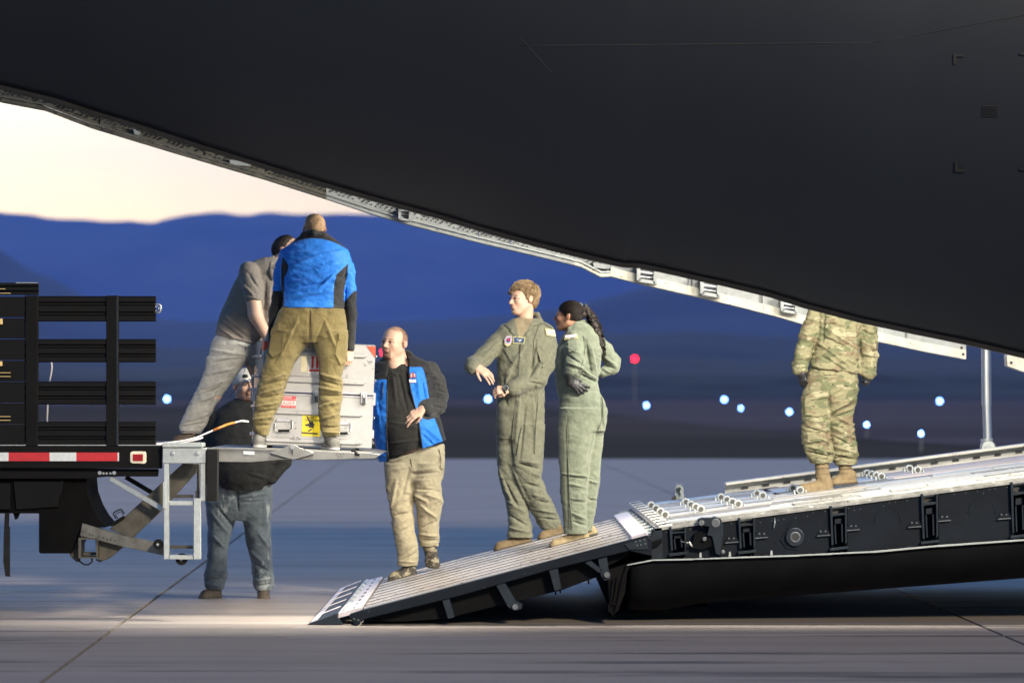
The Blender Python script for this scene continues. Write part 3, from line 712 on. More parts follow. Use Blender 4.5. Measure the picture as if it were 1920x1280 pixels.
# ------------------------------------------------------------------ stake-bed truck with a fold-down lift platform
TN, TF = 29.0, 31.4
truck = thing('flatbed_truck', 'black stake bed truck with red and white tape and a galvanised lift platform', 'truck', (-3.8, 30.2, 0))
def tp_(pts, Yn, Yf, name, m, parent=None, bevel=.003, label=None): return MB().poly(pts, Yn, Yf).build(name, m, parent or truck, bevel=bevel, label=label)
M_blk2 = mat('black_steel_slat', (.003, .003, .003), .5, 0, .2, 9, .1, 30, spec=.12)
panel = bpy.data.objects.new('stake_panel', None); C.objects.link(panel); panel.parent = truck; panel.location = P(150, 700, TN) - world_loc(truck)
def slat(x0, x1, y0, y1):
    b = MB(); n = 9; pts = []
    # corrugated section: three broad ribs
    h = y1 - y0; prof = [(0, .0), (.04, -.012), (.22, -.012), (.27, .008), (.34, .008), (.39, -.012), (.61, -.012), (.66, .008), (.73, .008), (.78, -.012), (.96, -.012), (1, .0)]
    A = [P(x0, y0 + h * f, TN) + Vector((0, d, 0)) for f, d in prof] + [P(x0, y1, TN) + Vector((0, .035, 0)), P(x0, y0, TN) + Vector((0, .035, 0))]
    b.prism(A, Vector(((x1 - x0) * TN / FPX, 0, 0)))
    return b.build('slat', M_blk2, panel)
for y0, y1 in ((555, 602.5), (635.5, 679), (715, 758), (790, 834)): slat(46, 292, y0, y1)
slat(-360, 72, 530, 553)
for x0, x1 in ((48, 71), (199, 222)): MB().pbox(x0, 554, x1, 836, TN - .035, TN + .03).build('post', M_black, panel, bevel=.003)
MB().pbox(218.5, 556, 221, 835, TN - .040, TN - .033).build('post_edge', M_navyL, panel)
for y in range(556, 830, 40): MB().pbox(-360, y, 47, y + 38.5, TN - .01, TN + .03).build('bulkhead_board', M_blk2, panel, bevel=.004)
b = MB(); q = lambda x, y: P(x, y, TN)
b.tube([q(290, 571), q(294, 570), q(300, 571), q(302, 574), q(301, 584), q(298, 586), q(290, 585)], .006, 7); b.tube([q(293, 573), q(290, 579), q(294, 584)], .005, 6); b.tube([q(298, 574), q(297, 583)], .005, 6)
b.build('gate_latch', M_bolt, panel)
M_gold = mat('brass_yellow', (.62, .44, .18), .4, .3)
for x0, y0, x1, y1 in ((-12, 597, 4.5, 608), (-12, 677, 4, 686)): MB().pbox(x0, y0, x1, y1, TN - .03, TN - .012).build('yellow_reflector', M_gold, truck, bevel=.002)
for y in (541, 549, 698, 705, 780, 787): MB().pbox(-60, y, random.choice([10, 16, 20]), y + 1.1, TN - .034, TN - .028).build('trim_line', M_gold, truck)
MB().pbox(30, 529.6, 71, 530.6, TN - .02, TN + .03).build('top_trim', M_galv, truck)
# deck and side rail
tp_([(-360, 834.5), (303, 834.5), (303, 878), (-360, 876)], TN - .03, TN + .05, 'side_rail', M_black)
b = MB(); b.box((-4.6, 30.25, 1.175), (4.5, 2.4, .03)); b.build('deck', mat('deck_wood', (.09, .07, .05), .6, 0, .3, 8, stretch=(1, 8, 1)), truck)
MB().pbox(-360, 833.6, 301, 834.8, TN - .032, TN + .05).build('rail_edge', M_galv, truck)
tp_([(-360, 876), (160, 878), (296, 879), (295, 893), (200, 893), (160, 897), (-360, 897)], TN + .03, TN + .12, 'lower_channel', M_black)
tp_([(-360, 876), (-60, 878), (-60, 897)], TN - .02, TN + .02, 'channel_end', M_black)
M_tapeR = mat('reflective_red', (.42, .012, .018), .35, 0, .1, 40); M_tapeW = mat('reflective_white', (.52, .55, .55), .35, 0, .08, 40)
x = -140
for x0, x1, m in ((-140, -62, M_tapeR), (-62, 16, M_tapeW), (16, 93, M_tapeR), (93, 143, M_tapeW), (143, 220.5, M_tapeR), (220.5, 223, M_tapeW)):
    MB().pbox(x0, 848, x1, 864, TN - .034, TN - .030).build('tape_strip', m, truck)
# marker lamp
mk = bpy.data.objects.new('marker_lamp', None); C.objects.link(mk); mk.parent = truck; mk.location = P(259, 857, TN) - world_loc(truck)
tp_([(247, 846), (271, 846), (274, 849), (274, 866), (271, 869), (247, 868), (244, 865), (244, 849)], TN - .05, TN - .03, 'bezel', mat('cream_bezel', (.72, .66, .50), .4), mk, .003)
tp_([(249, 851), (268, 851), (268, 864), (249, 864)], TN - .056, TN - .048, 'lens', mat('red_lens', (.30, .01, .015), .15), mk, .002)
# bolts on the channel
b = MB()
for x in (187, 214): c0 = P(x, 886, TN + .02); b.cyl(c0, c0 + Vector((0, .02, 0)), .013, 12)
b.build('channel_bolts', M_bolt, truck)
b = MB()
for x in (194, 200, 207): c0 = P(x, 887, TN + .025); b.cyl(c0, c0 + Vector((0, .02, 0)), .008, 8)
b.build('channel_holes', M_bolt, truck)
# underbody
tp_([(-360, 893), (73, 893), (161, 893), (161, 904), (163, 925), (172, 950), (184, 971), (199, 988), (150, 990), (133, 1037), (76, 1037), (73, 1034), (73, 962), (-360, 962)], TN + .10, TN + .9, 'underbody_box', mat('dirty_black', (.004, .0038, .0033), .8, 0, .3, 6, .2, 30, spec=.06))
tp_([(-360, 905), (20, 905), (20, 955), (-360, 955)], TN + .06, TN + .10, 'tool_box', M_black)
tp_([(25, 902), (115, 902), (110, 950), (30, 955)], TN + .07, TN + .10, 'cover_plate', M_black)
b = MB(); b.tube([P(118, 878, TN + .09), P(117, 900, TN + .09), P(112, 925, TN + .08), P(104, 950, TN + .09)], .008, 6); b.build('air_line', M_rubber, truck)
tp_([(24, 960), (36, 960), (31, 972), (28, 974)], TN + .15, TN + .25, 'drain_boss', M_dark)
b = MB(); b.poly([(9, 960), (17, 960), (16, 985), (18, 990), (18, 1078), (20, 1080), (10, 1080), (6, 1052), (7, 1000)], TN + .1, TN + .13); b.build('hanging_strap', M_rubber, truck)
# lift arms
tp_([(343, 868), (372, 870), (367, 886), (295, 964), (247, 1009), (205, 991), (234, 968), (263, 942)], TN + .18, TN + .28, 'lift_arm', M_olive)
tp_([(154, 980), (230, 1003), (308, 1020), (308, 1041), (232, 1025), (183, 1012), (150, 1004)], TN + .08, TN + .17, 'lower_link', mat('worn_grey_steel', (.10, .10, .09), .5, .3, .3, 14))
b = MB()
for x, y in ((155, 996), (168, 1001), (174, 1003), (185, 1006), (194, 1008), (201, 1011), (208, 1011), (215, 1013), (154, 1005)):
    c0 = P(x, y, TN + .078); b.cyl(c0, c0 + Vector((0, .01, 0)), .0075, 8)
tag(b.build('link_holes', M_holes, truck), kind='stuff')
tp_([(178, 1008), (232, 1024), (222, 1032), (204, 1047), (190, 1052), (183, 1046)], TN + .17, TN + .27, 'gusset', M_olive)
tp_([(132, 1004), (150, 1000), (150, 1040), (146, 1054), (140, 1050), (131, 1042)], TN + .2, TN + .35, 'pivot_block', M_olive)
b = MB()
b.pbox(147, 1008, 152, 1046, TN + .05, TN + .3); b.pbox(152, 1008, 181, 1011, TN + .05, TN + .3); b.pbox(180, 1011, 183, 1046, TN + .05, TN + .3); b.pbox(152, 1043, 180, 1046, TN + .05, TN + .3); b.pbox(152, 1035, 180, 1040, TN + .2, TN + .3)
b.build('square_tube', M_olive, truck)
b = MB(); b.tube([P(146, 1042, TN + .1), P(150, 1052, TN + .1), P(158, 1058, TN + .1), P(166, 1058, TN + .1), P(173, 1052, TN + .1), P(172, 1046, TN + .1)], .006, 7); b.tube([P(180, 1048, TN + .1), P(188, 1052, TN + .1), P(192, 1050, TN + .1)], .005, 6); b.build('cable_loop', M_rubber, truck)
b = MB(); b.tube([P(218, 972, TN + .16), P(212, 963, TN + .16), P(214, 960, TN + .16), P(226, 954, TN + .16), P(229, 956, TN + .16), P(233, 963, TN + .16)], .0045, 7); b.tube([P(221, 971, TN + .15), P(216, 964, TN + .15), P(227, 958, TN + .15), P(231, 965, TN + .15)], .003, 6); b.build('grab_handle', M_black, truck)
tp_([(205, 982), (232, 966), (234, 971), (208, 987)], TN + .14, TN + .2, 'handle_base', M_black)
b = MB(); b.bar(P(207, 896, TN + .06), P(306, 954, TN + .02), .035, .035); b.build('galvanised_brace', M_galv, truck, bevel=.004)
b = MB(); b.bar(P(236, 894, TN + .4), P(300, 932, TN + .4), .03); b.build('dark_brace', M_dark, truck)
# step frame
step = bpy.data.objects.new('step_frame', None); C.objects.link(step); step.parent = truck; step.location = P(345, 900, TN - .05) - world_loc(truck)
SY = TN - .12
def sp(x0, y0, x1, y1, d0=0, d1=.12, name='frame_member', m=None): return MB().pbox(x0, y0, x1, y1, SY + d0, SY + d1).build(name, m or M_galv, step, bevel=.003)
sp(305, 839, 386, 868, 0, .08, 'head_plate'); sp(304, 831, 379, 838, -.02, .30, 'tread_plate')
for x in range(306, 378, 5): MB().pbox(x, 830, x + 2.2, 831, SY - .02, SY + .30).build('tread_rib', M_galv, step)
sp(307, 868.5, 317, 1048, 0, .06); sp(375.5, 868.5, 385, 939, 0, .06); sp(363, 934, 376, 1048, -.02, .05)
sp(317.5, 939, 362.5, 947, .0, .10, 'rung'); sp(317.5, 1040, 362.5, 1048, 0, .10, 'rung')
sp(317.5, 1022, 362.5, 1028, .15, .2, 'cross_bar', M_olive); sp(322, 927, 362, 933, .15, .2, 'cross_bar', M_olive); sp(366, 920, 373, 934, .08, .14, 'cross_bar', M_olive)
sp(369, 869, 374, 925, .20, .24, 'cross_bar', M_olive)
b = MB()
for x, y in ((323, 850), (369, 850)): c0 = P(x, y, SY - .012); b.cyl(c0, c0 + Vector((0, .02, 0)), .015, 12)
b.build('bolts', M_bolt, step, bevel=.003)
sp(305, 903, 311, 953, -.012, 0, 'side_tab'); 
for x, y, r in ((296, 1020, .034), (340, 1048, .040)):
    b = MB(); c0 = P(x, y, SY + .05); b.cyl(c0, c0 + Vector((0, .07, 0)), r, 22); b.mi = 1; b.cyl(c0 + Vector((0, -.012, 0)), c0 + Vector((0, .0, 0)), r * .35, 12); b.build('guide_wheel', [M_rubber, M_galv], truck, bevel=.003)
tp_([(386.5, 842), (408, 842), (407, 939), (386.5, 939)], SY - .02, SY + .14, 'rubber_bumper', M_rubber)
# platform
plat = bpy.data.objects.new('lift_platform', None); C.objects.link(plat); plat.parent = truck; plat.location = P(540, 850, 30.2) - world_loc(truck)
PN, PF = 29.25, 31.3
def pp(pts, a, c, name, m=M_alu, bevel=.002, label=None): return MB().poly(pts, a, c).build(name, m, plat, bevel=bevel, label=label)
M_platm = mat('platform_metal', (.19, .19, .18), .45, .5, .15, 8, .1, 60, wear=((.20, .20, .18), 14, .62, (1, 1, 1)))
pp([(386, 840), (546, 843), (546, 860), (470, 866), (400, 865), (386, 862)], PN, PN + .06, 'side_channel', M_platm)
pp([(386, 838.6), (546, 841.2), (546, 845), (386, 842)], PN - .008, PN + .07, 'channel_lip', M_platm)
pp([(552, 842), (620, 846), (690, 849), (713, 852), (704, 859), (585, 862), (552, 861)], PN, PN + .06, 'tip_channel', M_platm)
pp([(386, 840.2), (545, 842.4), (545, 848.5), (386, 846)], PN + .065, PF, 'platform_deck', M_platm, 0)
pp([(552, 842.8), (690, 848.6), (711, 852.5), (690, 855), (552, 850)], PN + .065, PF, 'tip_deck', M_platm, 0)
pp([(386, 862), (470, 862), (540, 858), (540, 850), (386, 850)], PN + .5, PN + .58, 'under_beam', M_olive)
pp([(507, 848), (519, 844), (543, 834.5), (552, 834), (560, 838), (588, 848), (588, 851), (556, 860), (548, 861), (509, 850)], PN - .03, PN - .002, 'hinge_plate', M_platm)
b = MB(); c0 = P(548, 838, PN - .04); b.cyl(c0, c0 + Vector((0, .012, 0)), .015, 16); b.build('hinge_pin', M_bolt, plat)
pp([(546.5, 846), (549, 843.5), (550, 850), (548, 853)], PN - .033, PN - .028, 'hinge_slot', M_holes, 0)
pp([(456.5, 845), (477, 846), (477, 852.5), (456.5, 851)], PN - .004, PN - .001, 'white_label', M_tapeW, 0)
b = MB()
for x, y in ((632, 850), (638, 851), (644, 850), (641, 855), (635, 856)): c0 = P(x, y, PN - .004); b.cyl(c0, c0 + Vector((0, .01, 0)), .004, 6)
b.build('drain_holes', M_holes, plat)
b = MB(); b.sph(P(668, 850, PN), .014, 10); b.sph(P(672, 852, PN), .010, 10); b.sph(P(663, 845, PN + .05), .017, 10); b.build('tip_stop', M_rubber, plat)

# ------------------------------------------------------------------ cable with orange section on the platform, and a loose white cord in the stakes
b = MB(); Yc = 29.35
def sm(pts, n=6):
    out = []
    P4 = [Vector(p) for p in pts]; P4 = [P4[0] * 2 - P4[1]] + P4 + [P4[-1] * 2 - P4[-2]]
    for i in range(1, len(P4) - 2):
        for k in range(n):
            t = k / n; a, b_, c, d = P4[i - 1:i + 3]
            out.append(.5 * ((2 * b_) + (c - a) * t + (2 * a - 5 * b_ + 4 * c - d) * t * t + (3 * b_ - a - 3 * c + d) * t ** 3))
    out.append(P4[-2]); return out
M_cord = mat('white_cord', (.66, .63, .62), .5); M_orange = mat('orange_cord', (.50, .17, .03), .5, 0, .35, 60)
l1 = sm([P(290, 832, Yc), P(330, 828, Yc), P(365, 821, Yc), P(385, 813, Yc), P(400, 806.5, Yc)]); b.tube(l1, .0062, 6)
b.tube(sm([P(290, 834, Yc - .05), P(335, 831, Yc - .05), P(368, 824, Yc - .05), P(380, 820, Yc - .02)]), .0062, 6)
cable = b.build('cable', M_cord); 
b = MB(); b.tube(sm([P(400, 806.5, Yc), P(415, 800, Yc), P(428, 795, Yc + .1), P(440, 792, Yc + .2)]), .0085, 6); b.build('orange_sleeve', M_orange, cable)
b = MB(); b.tube(sm([P(440, 792, Yc + .2), P(452, 789, Yc + .3), P(466, 790, Yc + .35)]), .0065, 6); b.build('cable_end', M_cord, cable)
tag(cable, 'white cable with an orange section running across the lift platform to the metal case', 'cable')
b = MB(); b.tube(sm([P(93, 715, 30.4), P(96, 700, 30.4), P(97.5, 688, 30.4), P(96, 677, 30.4), P(94, 670, 30.4)]), .006, 7)
b.tube(sm([P(93, 715, 30.4), P(90, 745, 30.4), P(88, 800, 30.4), P(86, 835, 30.4)]), .006, 7)
tag(b.build('cord', M_cord), 'thin white cord hanging in the gap between the black stake slats', 'cord')

# ------------------------------------------------------------------ metal transit case
case = thing('transit_case', 'tall silver metal transit case with warning stickers on the lift platform', 'case', (-1.37, 30.2, 1.14))
M_case = mat('case_aluminium', (.33, .33, .335), .36, .35, .10, 5, .12, 12, wear=((.15, .15, .15), 9, .60, (1, 1, 1)))
M_case2 = mat('case_white_edge', (.36, .36, .40), .35, .2, .06, 9)
CY = 30.0; CS = CY / FPX
# local frame: u to the right along the front, n into the case, z up; yawed and tipped with the platform
yaw, tip = R(9), R(2.2)
cM = Matrix.Rotation(tip, 4, 'Y') @ Matrix.Rotation(yaw, 4, 'Z')
org = P(487, 834, CY)
W, H_, D_ = 209 * CS / math.cos(yaw), 196 * CS, .60
def cl(u, n, z): return org + (cM @ Vector((u, n, z)))
def cbox(b, u0, u1, n0, n1, z0, z1):
    a = [cl(u0, n0, z0), cl(u1, n0, z0), cl(u1, n0, z1), cl(u0, n0, z1)]; return b.prism(a, cM @ Vector((0, n1 - n0, 0)))
ux = lambda x: (x - 487) * CS / math.cos(yaw)
def uz(x, y): return (834 + (x - 487) * .038 - y) * CS
seam = uz(590, 738)
base = MB(); cbox(base, 0, W, 0, D_, 0.0, seam - .003); base.build('case_base', M_case, case, bevel=.008)
lid = MB(); cbox(lid, 0, W, 0, D_, seam + .003, H_); lid.build('case_lid', M_case, case, bevel=.008)
for z in (seam - .016, seam + .006): cb = MB(); cbox(cb, -.006, W + .006, -.006, D_ + .006, z, z + .010); cb.build('seam_band', M_case2, case, bevel=.002)
for x0, x1, y0, y1 in ((500, 682, 657, 666), (500, 682, 704, 717), (500, 678, 769, 777), (500, 676, 821, 830)):
    b = MB(); z1 = uz(590, y0 + 1.5); z0 = uz(590, y1 + 1.5); zm = (z0 + z1) / 2; u0, u1 = ux(x0), ux(x1)
    pts = [(u0 - .02, zm), (u0, z1), (u1 - .02, z1), (u1, zm), (u1 - .02, z0), (u0, z0)]
    b.prism([cl(u, -.016, z) for u, z in pts], cM @ Vector((0, .02, 0))); b.build('pressed_rib', M_case, case, bevel=.006)
for x0, x1, y0, y1 in ((490, 700, 830, 836),):
    pass
def latchc(x0, x1, y0, y1):
    b = MB(); cbox(b, ux(x0), ux(x1), -.018, .002, uz(x0, y1), uz(x0, y0)); o = b.build('latch', M_case2, case, bevel=.003)
    b = MB(); cbox(b, ux(x0 + 4), ux(x1 - 3), -.027, -.017, uz(x0, y1 + 2), uz(x0, y0 + 4)); b.build('latch_tongue', M_holes, o)
    b = MB(); cbox(b, ux(x0 + 4), ux(x1 - 4), -.034, -.027, uz(x0, y0 + 10), uz(x0, y0 + 3)); b.build('latch_claw', M_galv, o)
latchc(581, 595, 732, 752); latchc(671, 683, 735, 756)
def handle(x0, x1, y0, y1):
    b = MB(); cbox(b, ux(x0 + 3), ux(x1 - 3), -.008, .002, uz(x0, y0 + 6), uz(x0, y0)); o = b.build('handle', M_case2, case, bevel=.003)
    b = MB(); a = [cl(ux(x0 + 3), -.012, uz(x0, y0 + 3)), cl(ux(x0), -.03, uz(x0, y0 + 10)), cl(ux(x0 + 1), -.035, uz(x0, y1 - 4)), cl(ux(x0 + 5), -.035, uz(x0, y1 - 2)), cl(ux(x1 - 5), -.035, uz(x1, y1 - 2)), cl(ux(x1 - 1), -.035, uz(x1, y1 - 5)), cl(ux(x1), -.03, uz(x1, y0 + 10)), cl(ux(x1 - 3), -.012, uz(x1, y0 + 3))]
    b.tube(a, .0045, 7); b.build('bail', M_bolt, o)
    b = MB(); b.bar(cl(ux(x0 + 6), -.037, uz(x0, y1 - 3)), cl(ux(x1 - 6), -.037, uz(x1, y1 - 3)), .016, .018); b.build('grip', M_rubber, o, bevel=.003)
handle(513, 546, 784, 810); handle(626, 655, 790, 815)
# stickers
def stick(x0, x1, y0, y1, m, name, d=.002, parent=None):
    b = MB(); cbox(b, ux(x0), ux(x1), -.001 - d, .0, uz(x0, y1), uz(x0, y0)); return b.build(name, m, parent or case)
def mark(pts, m, name, par, d=.0045):
    b = MB(); b.prism([cl(ux(x), -d, uz(x, y)) for x, y in pts], cM @ Vector((0, .0015, 0))); return b.build(name, m, par)
M_pr = mat('print_red', (.55, .02, .03), .4); M_pk = mat('print_black', (.012, .012, .012), .5); M_py = mat('print_yellow', (.60, .46, .012), .4); M_pw = mat('print_white', (.62, .61, .60), .4); M_beige = mat('old_label', (.62, .58, .42), .5)
stick(558, 570, 663, 697, M_beige, 'beige_label', .0015)
s1 = stick(571, 596, 662, 700, M_pw, 'arrow_sticker', .003)
for x in (579.5, 588): 
    mark([(x - 2.1, 690), (x - 2.1, 671), (x - 3.9, 671), (x, 663), (x + 3.9, 671), (x + 2.1, 671), (x + 2.1, 690)], M_pr, 'printed_arrow', s1)
mark([(573, 692), (594, 692), (594, 696), (573, 696)], M_pr, 'printed_bar', s1)
s2 = stick(564, 598, 777.5, 817, M_py, 'yellow_sticker', .003)
mark([(571, 780), (573, 779), (583, 795), (580, 797)], M_pk, 'printed_cord', s2)
mark([(570, 795), (576, 794), (577, 791), (580, 793), (583, 788), (585, 793), (588, 796), (585, 799), (587, 803), (580, 801), (577, 803), (577, 799), (570, 798)], M_pk, 'printed_plug', s2)
mark([(581, 803), (583, 804), (580, 808), (576, 809), (575, 807), (579, 805)], M_pk, 'printed_prong', s2)
mark([(564, 809.5), (594, 811.5), (594, 814.5), (564, 812.5)], M_pk, 'printed_band', s2)
s3 = stick(524, 551, 742, 750, M_pr, 'red_sticker_top', .003); s4 = stick(524, 551, 750.2, 758.5, M_pw, 'red_sticker_middle', .0028); s5 = stick(524, 551, 758.8, 763.5, M_pr, 'red_sticker_bottom', .003)
def textobj(s, size, pos, M, m, name, parent, ext=.0006, align='CENTER'):
    cu = bpy.data.curves.new(name, 'FONT'); cu.body = s; cu.size = size; cu.extrude = ext; cu.align_x = align; cu.align_y = 'CENTER'
    o = bpy.data.objects.new(name, cu); C.objects.link(o); cu.materials.append(m); 
    W_ = Matrix.Translation(pos) @ M
    bpy.context.view_layer.update(); me = bpy.data.meshes.new_from_object(o.evaluated_get(bpy.context.evaluated_depsgraph_get())); bpy.data.objects.remove(o)
    me.transform(W_); me.name = name; return link(name, me, m, parent)
TM = cM @ Matrix.Rotation(R(90), 4, 'X')
textobj('FRAGILE', .033, cl(ux(533), -.0042, uz(533, 755)), TM, M_pr, 'printed_word', s4)
textobj('PLEASE', .017, cl(ux(536), -.0044, uz(536, 744.6)), TM, M_pw, 'printed_word', s3)
textobj('HANDLE WITH CARE', .012, cl(ux(538), -.0044, uz(538, 748)), TM, M_pw, 'printed_word', s3)
textobj('THANK YOU', .015, cl(ux(538), -.0044, uz(538, 761)), TM, M_pw, 'printed_word', s5)
textobj('VERY', .026, cl(ux(583), -.0044, uz(583, 783)), TM, M_pk, 'printed_word', s2)
textobj('DANGEROUS', .020, cl(ux(585), -.0044, uz(585, 788)), TM, M_pk, 'printed_word', s2)
M_redc = mat('corner_red', (.50, .055, .02), .4, 0, .15, 20)
def corner(pts, name='red_corner'):
    b = MB(); b.prism([cl(ux(x), -.004, uz(x, y)) for x, y in pts], cM @ Vector((0, .003, 0))); b.build(name, M_redc, case)
corner([(487.5, 640), (508, 640.5), (487.5, 658)]); corner([(679, 648), (696, 649), (696, 670)])
b = MB(); cbox(b, -.003, .0, .0, .08, H_ - .07, H_); b.build('red_corner', M_redc, case)
# side hooks and the left face hardware
for y in (668, 713, 783, 830):
    b = MB(); b.tube([cl(W, .01, uz(696, y - 3)), cl(W + .014, .01, uz(696, y)), cl(W, .01, uz(696, y + 4))], .003, 6); b.build('side_hook', M_bolt, case)
for y, h in ((665, 5), (703, 4), (760, 5), (812, 6)):
    b = MB(); cbox(b, -.022, .0, .03, D_ - .05, uz(487, y + h), uz(487, y)); b.build('side_rib', M_case2, case, bevel=.004)
for n_ in (.05, .16, .3, .44):
    b = MB(); cbox(b, -.034, -.001, n_, n_ + .05, uz(487, 752), uz(487, 727)); b.build('side_latch', M_case2, case, bevel=.003)
b = MB(); cbox(b, W + .002, W + .020, .05, .12, uz(696, 760), uz(696, 736)); b.build('side_latch', M_case2, case, bevel=.003)
b = MB(); cbox(b, W + .002, W + .018, .05, .16, uz(696, 822), uz(696, 806)); b.build('side_latch', M_case2, case, bevel=.003)
for u in (.08, W - .1):
    b = MB(); p = cl(u, .1, -.0); b.cyl(p, p - Vector((0, 0, .03)), .02, 12); b.build('rubber_foot', M_rubber, case)
# rear wheels just outside the picture, carrying the truck
for yw in (29.35, 31.0):
    wh = bpy.data.objects.new('wheel', None); C.objects.link(wh); wh.parent = truck; p = Vector((-4.25, yw, .50)); wh.location = p - world_loc(truck)
    b = MB(); b.cyl(p + Vector((0, -.14, 0)), p + Vector((0, .14, 0)), .50, 36); b.build('tyre', M_rubber, wh, bevel=.03)
    b = MB(); b.cyl(p + Vector((0, -.15, 0)), p + Vector((0, -.10, 0)), .27, 24); b.build('rim', M_galv, wh, bevel=.01)
# ------------------------------------------------------------------ figures: bodies and clothes grown as smooth volumes
def n3(p, seed=0):
    """value noise on (n,3) points"""
    i = np.floor(p).astype(np.int64); f = p - i; f = f * f * (3 - 2 * f)
    def h(a, b, c):
        n = (a * 374761393 + b * 668265263 + c * 1442695041 + seed * 69069) & 0x7fffffff
        n = ((n ^ (n >> 13)) * 1274126177) & 0x7fffffff
        return ((n ^ (n >> 16)) & 0xffff) / 65535.0
    r = 0
    for dx in (0, 1):
        for dy in (0, 1):
            for dz_ in (0, 1):
                w_ = (f[:, 0] if dx else 1 - f[:, 0]) * (f[:, 1] if dy else 1 - f[:, 1]) * (f[:, 2] if dz_ else 1 - f[:, 2])
                r = r + w_ * h(i[:, 0] + dx, i[:, 1] + dy, i[:, 2] + dz_)
    return r - .5
class Vol:
    """field in px units: x right, y down (photo px), v depth away from the camera"""
    def __init__(s, x0, x1, y0, y1, v0, v1, h=1.5):
        s.h = h; s.o = np.array([x0, y0, v0], float)
        s.n = [int((x1 - x0) / h) + 2, int((y1 - y0) / h) + 2, int((v1 - v0) / h) + 2]
        s.D = np.full(s.n, 8.0, np.float32)
    def _sub(s, lo, hi):
        a = [max(0, int((lo[i] - s.o[i]) / s.h)) for i in range(3)]; b = [min(s.n[i], int((hi[i] - s.o[i]) / s.h) + 2) for i in range(3)]
        if any(b[i] <= a[i] for i in range(3)): return None
        ax = [(s.o[i] + s.h * np.arange(a[i], b[i])).astype(np.float32) for i in range(3)]
        return (slice(a[0], b[0]), slice(a[1], b[1]), slice(a[2], b[2])), ax[0][:, None, None], ax[1][None, :, None], ax[2][None, None, :]
    def _put(s, sl, d, k, op):
        A = s.D[sl]
        if op == 'u':
            if k > 0:
                h = np.clip(.5 + .5 * (A - d) / k, 0, 1); s.D[sl] = A * (1 - h) + d * h - k * h * (1 - h)
            else: s.D[sl] = np.minimum(A, d)
        else:
            if k > 0:
                h = np.clip(.5 - .5 * (A + d) / k, 0, 1); s.D[sl] = A * (1 - h) - d * h + k * h * (1 - h)
            else: s.D[sl] = np.maximum(A, -d)
    def cap(s, a, b, ra, rb=None, k=3, op='u', vs=1.0):
        """tapered capsule; vs>1 flattens it in depth"""
        rb = ra if rb is None else rb; a = np.array(a, float); b = np.array(b, float); R_ = max(ra, rb) + 6 + k
        q = s._sub(np.minimum(a, b) - R_, np.maximum(a, b) + R_)
        if q is None: return s
        sl, X, Y, V = q; A = a.copy(); B = b.copy()
        c = (a[2] + b[2]) / 2
        if vs != 1: V = c + (V - c) * vs; A[2] = c + (A[2] - c) * vs; B[2] = c + (B[2] - c) * vs
        d = B - A; L = float(d @ d) + 1e-6
        t = np.clip(((X - A[0]) * d[0] + (Y - A[1]) * d[1] + (V - A[2]) * d[2]) / L, 0, 1)
        D = np.sqrt((X - A[0] - t * d[0]) ** 2 + (Y - A[1] - t * d[1]) ** 2 + (V - A[2] - t * d[2]) ** 2) - (ra + (rb - ra) * t)
        s._put(sl, D, k, op); return s
    def chain(s, pts, rs, k=3, vs=1.0):
        for i in range(len(pts) - 1): s.cap(pts[i], pts[i + 1], rs[i], rs[i + 1], k, vs=vs)
        return s
    def ell(s, c, r, M=None, k=3, op='u'):
        """ellipsoid with axes rows of M (in x,y,v)"""
        c = np.array(c, float); R_ = max(r) + 6 + k; q = s._sub(c - R_, c + R_)
        if q is None: return s
        sl, X, Y, V = q; x, y, v = X - c[0], Y - c[1], V - c[2]
        if M is None: e = [x + 0 * y, y + 0 * x, v + 0 * x]
        else: e = [x * M[i][0] + y * M[i][1] + v * M[i][2] for i in range(3)]
        q0 = np.sqrt(sum((e[i] / r[i]) ** 2 for i in range(3))); q1 = np.sqrt(sum((e[i] / r[i] ** 2) ** 2 for i in range(3))) + 1e-6
        s._put(sl, q0 * (q0 - 1) / q1, k, op); return s
    def loft(s, st, k=3, n=2.0, op='u'):
        """horizontal sections: rows of (y, xl, xr, vc, hd)"""
        st = np.array(st, float); y0, y1 = st[0, 0], st[-1, 0]
        lo = [st[:, 1].min() - 8, y0 - 8, (st[:, 3] - st[:, 4]).min() - 8]; hi = [st[:, 2].max() + 8, y1 + 8, (st[:, 3] + st[:, 4]).max() + 8]
        q = s._sub(lo, hi)
        if q is None: return s
        sl, X, Y, V = q; yy = Y.ravel()
        # smooth interpolation
        def ip(c):
            yf = np.linspace(y0, y1, 160); f = np.interp(yf, st[:, 0], st[:, c]); kk = np.hanning(9); kk /= kk.sum()
            f = np.convolve(np.pad(f, 4, 'edge'), kk, 'valid'); return np.interp(yy, yf, f)[None, :, None].astype(np.float32)
        xl, xr, vc, hd = ip(1), ip(2), ip(3), ip(4); a = np.maximum((xr - xl) / 2, .5); c = (xl + xr) / 2; hd = np.maximum(hd, .5)
        ex = np.abs((X - c) / a); ev = np.abs((V - vc) / hd)
        f = (ex ** n + ev ** n) ** (1 / n)
        g = np.sqrt((ex / a) ** 2 + (ev / hd) ** 2) / np.maximum(np.sqrt(ex ** 2 + ev ** 2), 1e-4)
        D = (f - 1) / np.maximum(g, 1e-4)
        cy = np.maximum(y0 - Y, Y - y1); D = np.where(cy > 0, np.sqrt(np.maximum(D, 0) ** 2 + cy ** 2) + np.minimum(D, 0) * 0, np.maximum(D, cy))
        s._put(sl, D.astype(np.float32), k, op); return s
